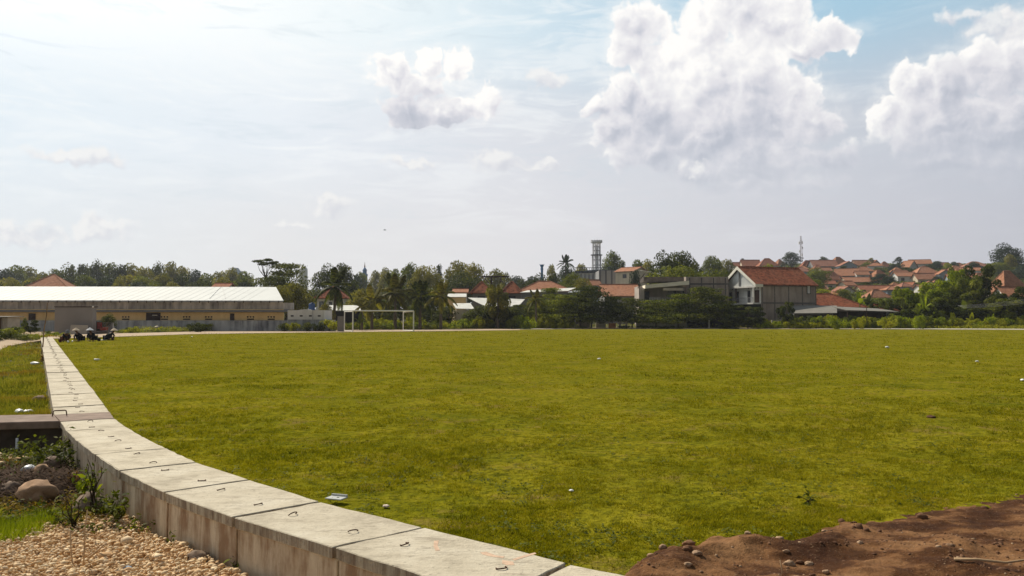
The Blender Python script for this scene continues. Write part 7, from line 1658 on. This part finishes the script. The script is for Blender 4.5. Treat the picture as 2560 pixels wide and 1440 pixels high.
palm(1414, 642, None, 262, 56, 'feathery pale palm on the skyline left of the tower', 0, 13, -.25, 'leaf_blue', .7)
palm(905, 746, 828, 105, 55, 'young palm between the white sheet roof and the goal', 0, 12, 0, 'leaf_olive')
# bananas ------------------------------------------------------------
def banana_leaf(seed, L_, lift, droop, w=.30):
    V, Fc = [], []; n = 10
    for i in range(n + 1):
        s = i / n; x = L_ * s * math.cos(lift) * (1 - .1 * s); z = L_ * (s * math.sin(lift) - droop * s ** 2.4); ww = w * math.sin(math.pi * min(1, .10 + .88 * s)) ** .6 if s > .1 else .03
        V += [(x, -ww, z - .12 * ww), (x, 0, z + .03), (x, ww, z - .12 * ww)]
    for i in range(n):
        for j in range(2): a = i * 3 + j; Fc.append((a, a + 1, a + 4, a + 3))
    r = np.random.default_rng(seed); return np_mesh('leaf', np.array(V), np.array(Fc), True, np.clip(.5 + r.normal(0, .08, len(V)), 0, 1))
BL = [banana_leaf(1, 2.2, R(78), .10), banana_leaf(2, 2.2, R(58), .45), banana_leaf(3, 2.1, R(40), .7)]
for b_ in BL: b_.materials.append(M['leaf_bright'])
def banana(u, vtop, D, label, s=1.0, mat=None, n=7, vb=826):
    D = D + (2 if D > 117 else 0); x = X(u, D); g = Z(vb, D); h = Z(vtop, D) - g; root = thing('banana_plant', label, 'banana plant', (x, D, g), random.uniform(0, 6.28), 'banana plants behind the bushes'); hs = max(.4, h - 2.0 * s)
    mb = MB(); mb.tube([(0, 0, -.3), (0, 0, hs * .5), (.03, 0, hs + .2 * s)], [.14 * s, .11 * s, .06 * s], 8); mb.build('stem', M['leaf_mid'], root, smooth=True)
    for k in range(n):
        o = link_mesh('leaf', BL[0 if k < 2 else 1 if k < 5 else 2], parent=root, loc=(0, 0, hs)); o.rotation_euler = (random.uniform(-.2, .2), 0, k * 2.4 + random.uniform(-.3, .3)); o.scale = (s, s * random.uniform(.8, 1.3), s)
        if mat: o.material_slots[0].link = 'OBJECT'; o.material_slots[0].material = M[mat]
banana(2150, 728, 128, 'banana plant with a bright upright leaf above the shed roofs', 1.1, 'leaf_bright', 6); banana(2168, 732, 128.5, 'darker banana plant beside the bright upright leaf', 1.1, 'leaf_dark', 6)
banana(2310, 738, 120.5, 'tall banana plant with one broad pale leaf left of the leafy group', 1.2, 'leaf_bright'); banana(2296, 758, 120, 'banana plant in the shade beside the tall one', 1.0, 'leaf_mid'); banana(2385, 780, 118.5, 'bright fanned banana plant in the bushes below the cables', 1.0, 'leaf_bush'); banana(2412, 745, 121, 'banana plant with hanging leaves in the dark trees', 1.1, 'leaf_mid')
banana(2428, 780, 118.2, 'banana plant with one yellow upright leaf', .9, 'leaf_bush'); banana(2475, 782, 118.5, 'banana plant right of the yellow leaved one', 1.0, 'leaf_bright'); banana(2230, 782, 118.5, 'young banana plant before the right end of the open shed', .9, 'leaf_mid'); banana(2540, 800, 117.8, 'small banana plant in the bushes at the right edge', .8, 'leaf_bush'); banana(2280, 792, 118, 'low tufted banana plant left of the reeds', .8, 'leaf_bright'); banana(900, 780, 104, 'narrow leaved plant beside the concrete slab left of the goal', .8, 'leaf_mid')

# bushes along the far edge ----------------------------------------------
def edge_y(u): return float(yfar(X(u, 100) * 1.0))
rb = random.Random(5); GBu = 'bushes along the far edge of the field'
bush_txt = [(-30, 'at the left picture edge beyond the meadow'), (110, 'between the left hut and the grey hut'), (320, 'right of the porch against the stained plinth'), (470, 'in front of the stained plinth'), (600, 'below the vents of the yellow wall'), (720, 'below the white annex'), (850, 'between annex and goal'), (1010, 'behind the goal'), (1180, 'right of the goal'), (1340, 'below the white sheet roofs'), (1560, 'at the foot of the layered trees'), (1900, 'under the gabled house'), (2060, 'in front of the lean-to'), (2250, 'in front of the open shed'), (2420, 'in front of the banana plants'), (2700, 'near the right picture edge')]
def btext(u):
    for lim_, s_ in zip([b_[0] for b_ in bush_txt[1:]] + [9999], bush_txt):
        if u < lim_: return s_[1]
    return bush_txt[-1][1]
def bush(u, vb, D, hpx, wpx, kind, mat=None, lb=None, z=None):
    x = X(u, D); g = (Z(vb, D) if z is None else z); h = hpx / F * D
    tone = {'leaf_bush': 'yellow green', 'leaf_mid': 'mid green', 'leaf_dark': 'dark', 'leaf_bright': 'bright green', 'leaf_olive': 'olive', None: 'light green'}[mat]; size = 'tall' if hpx > 30 else 'low' if hpx < 20 else 'rounded'
    plant(kind, (x, D, g - .08), h, wpx / F * D, lb or f'{size} {tone} bush {btext(u)}', 'bush', GBu, None, 'bush', mat)
def base_v(u): # picture row of the far field edge
    return np.interp(u, [0, 130, 290, 480, 700, 860, 1100, 1300, 1500, 2000, 2560], [842, 841, 835, 829, 826.5, 824.5, 823, 821.5, 820.5, 821, 823])
def Dv(v): return G(CU, v, 0).y
u = 330
while u < 2600:
    v0 = float(base_v(u)); D = Dv(v0) + rb.uniform(.8, 1.8)
    dark_zone = 1420 < u < 1900
    if not (dark_zone and rb.random() < .72):
        hp = rb.uniform(17, 29) if not (1150 < u < 1420 or u > 2040) else rb.uniform(22, 42)
        if 330 < u < 470: hp = rb.uniform(9, 20)
        if dark_zone: hp = rb.uniform(6, 14)
        bush(u, v0, D if u < 1300 else rb.uniform(117.6, 118.8), hp, rb.uniform(38, 58), 'bush%d' % rb.choice([0, 1, 1, 0, 3]), rb.choice(['leaf_bush', 'leaf_bush', 'leaf_mid', 'leaf_bright', None]) if not dark_zone else rb.choice(['leaf_mid', 'leaf_dark']))
    u += rb.uniform(15, 27) if u < 950 or 1420 < u < 1880 else rb.uniform(10, 18)
u = 480
while u < 2600:
    v0 = float(base_v(u)); D = Dv(v0) + rb.uniform(3.5, 6)
    if D < 93 or u > 705:
        if not (1420 < u < 1900):
            lim = 32 if u < 705 else 34 if u < 840 else 42
            if 705 < u < 840: D = min(D, 92.5)
            if u > 1880: D = rb.uniform(119, 120.5)
            bush(u, v0, D, rb.uniform(lim * .6, lim), rb.uniform(42, 66), 'bush%d' % rb.choice([0, 1, 2, 3]), rb.choice(['leaf_mid', 'leaf_bush', 'leaf_bush', 'leaf_mid', 'leaf_dark']))
    u += rb.uniform(20, 32)
bush(494, 829, 88.5, 30, 52, 'bush2', 'leaf_dark', 'round dark green shrub in front of the stained plinth, darker than its neighbours')
bush(1312, 820, 113, 44, 62, 'bush3', 'leaf_bright', 'big pale flowering shrub between white sheet roofs and layered trees'); bush(1288, 820, 114, 40, 50, 'bush2', 'leaf_mid', 'rounded green shrub left of the pale flowering one')
bush(2088, 820, 113, 40, 54, 'bush3', 'leaf_bright', 'bright tall shrub in front of the gap between lean-to and open shed'); bush(2145, 820, 113.5, 32, 40, 'bush0', 'leaf_bush', 'yellow shrub before the open shed'); bush(2300, 820, 113, 40, 44, 'bush0', 'leaf_bright', 'reedy bright shrub left of the fanned banana plant'); bush(2215, 820, 113.5, 32, 56, 'bush1', 'leaf_bush', 'leafy shrub at the right end of the open shed')
for (u, v, D, hp, w, k, mt) in [(15, 848, 58, 36, 90, 'bush2', 'leaf_mid'), (-20, 852, 56, 40, 80, 'bush2', 'leaf_dark'), (60, 850, 58, 26, 70, 'bush3', 'leaf_mid'), (92, 848, 60, 20, 40, 'bush0', 'leaf_bush'), (35, 838, 64, 30, 60, 'bush1', 'leaf_mid'), (135, 841, 69, 18, 34, 'bush3', 'leaf_bright'), (160, 840, 71, 13, 36, 'bush0', 'leaf_bush'), (120, 838, 72, 16, 30, 'bush1', 'leaf_mid'), (300, 832, 84, 12, 34, 'bush2', 'leaf_mid'), (318, 831, 86, 18, 22, 'bush2', 'leaf_dark')]:
    bush(u, v, D, hp, w, k, mt)
# low leafy ground cover filling between the bushes
r = np.random.default_rng(15); n = 30000; uu = r.uniform(340, 2750, n); v0 = base_v(uu); Dd = 1950 * 1.61 / (v0 - 795) + r.uniform(.4, 6, n); xx = (uu - 1280) / F * Dd
ok = ~((uu > 1430) & (uu < 1890) & (r.uniform(0, 1, n) < .75)) & ~((uu < 705) & (Dd > 93)) & ~((uu < 840) & (Dd > 93)); xx, Dd = xx[ok], Dd[ok]; hh = .25 + .6 * fbm(xx * .5, Dd * .5, 44)
p_ = np.stack([xx, Dd, gz(xx, Dd) + hh * r.uniform(0, 1, len(xx))], 1); nv_ = np.stack([r.normal(0, .7, len(xx)), r.normal(0, .7, len(xx)) - .4, np.ones(len(xx))], 1); nv_ /= np.linalg.norm(nv_, axis=1)[:, None]
v, f = leaf_quads(p_, nv_, r.uniform(.08, .17, len(xx)), 1.5, r)
tag(link_mesh('undergrowth', np_mesh('undergrowth', v, f, False, np.repeat(r.uniform(0, 1, len(xx)), 4)), M['leaf_bush']), 'low leafy undergrowth between the bushes along the far edge', 'undergrowth', kind='stuff')
# rough vegetation over the hillside ground
n = 60000; sx = r.uniform(.30, .72, n); Dd = r.uniform(135, 470, n); xx = sx * Dd; p_ = np.stack([xx, Dd, gz(xx, Dd) + r.uniform(0, 1.2, n)], 1); nv_ = np.stack([r.normal(0, .6, n), r.normal(0, .6, n) - .4, np.ones(n)], 1); nv_ /= np.linalg.norm(nv_, axis=1)[:, None]
v, f = leaf_quads(p_, nv_, r.uniform(.35, .9, n), 1.4, r); tag(link_mesh('hillside_scrub', np_mesh('hillside_scrub', v, f, False, np.repeat(r.uniform(0, 1, n), 4)), M['leaf_mid']), 'dark scrub covering the hillside ground between houses', 'scrub', kind='stuff')
# small bird
g = P(962, 575, 60); mb = MB(); mb.tube([(-.12, 0, 0), (0, 0, .01), (.12, 0, 0)], [.01, .035, .01], 6); mb.add([(0, -.02, 0), (.05, -.02, 0), (.02, -.22, .07), (0, .02, 0), (.05, .02, 0), (.02, .22, .07)], [(0, 1, 2), (4, 3, 5)])
tag(mb.build('bird', M['cloth_black'], loc=g), 'tiny dark bird flying in the open sky', 'bird')

# ================================================================ give each look-alike its own place in its label
from collections import defaultdict
by = defaultdict(list)
for o in col.objects:
    if o.parent is None and o.get('label') and (o.name.startswith('bush') or o.name.startswith('tree')): by[o['label']].append(o)
bpy.context.view_layer.update()
ordw = ['leftmost', 'second', 'third', 'fourth', 'fifth', 'sixth', 'seventh', 'eighth', 'ninth', 'tenth', 'eleventh', 'twelfth', 'thirteenth', 'fourteenth', 'fifteenth', 'sixteenth', 'seventeenth', 'eighteenth', 'nineteenth', 'twentieth']
for lb_, os_ in by.items():
    if len(os_) < 2: continue
    os_.sort(key=lambda o: o.location.x / o.location.y)
    if len(os_) > 20:
        half = len(os_) // 2
        for k, o in enumerate(os_):
            o['label'] = (lb_ + (', ' + ('leftmost' if k == 0 else ordw[k] + ' from the left')) if k < half else lb_ + ', ' + ('rightmost' if k == len(os_) - 1 else ordw[len(os_) - 1 - k] + ' from the right'))
    else:
        for k, o in enumerate(os_): o['label'] = lb_ + ', ' + ('leftmost' if k == 0 else 'rightmost' if k == len(os_) - 1 else ordw[k] + ' from left')
# ================================================================ haze
if True:
    mb = MB(); mb.box(-2300, 2300, -16, 1640, -1.6, 150)
    hz_ = mb.build('haze', None); m = bpy.data.materials.new('haze'); m.use_nodes = True; nt = m.node_tree; nt.nodes.clear(); pv = nt.nodes.new('ShaderNodeVolumePrincipled'); oo = nt.nodes.new('ShaderNodeOutputMaterial')
    pv.inputs['Color'].default_value = (.84, .90, 1, 1); pv.inputs['Density'].default_value = .00019; pv.inputs['Anisotropy'].default_value = .3; nt.links.new(pv.outputs[0], oo.inputs['Volume']); hz_.data.materials.append(m); tag(hz_, kind='stuff')
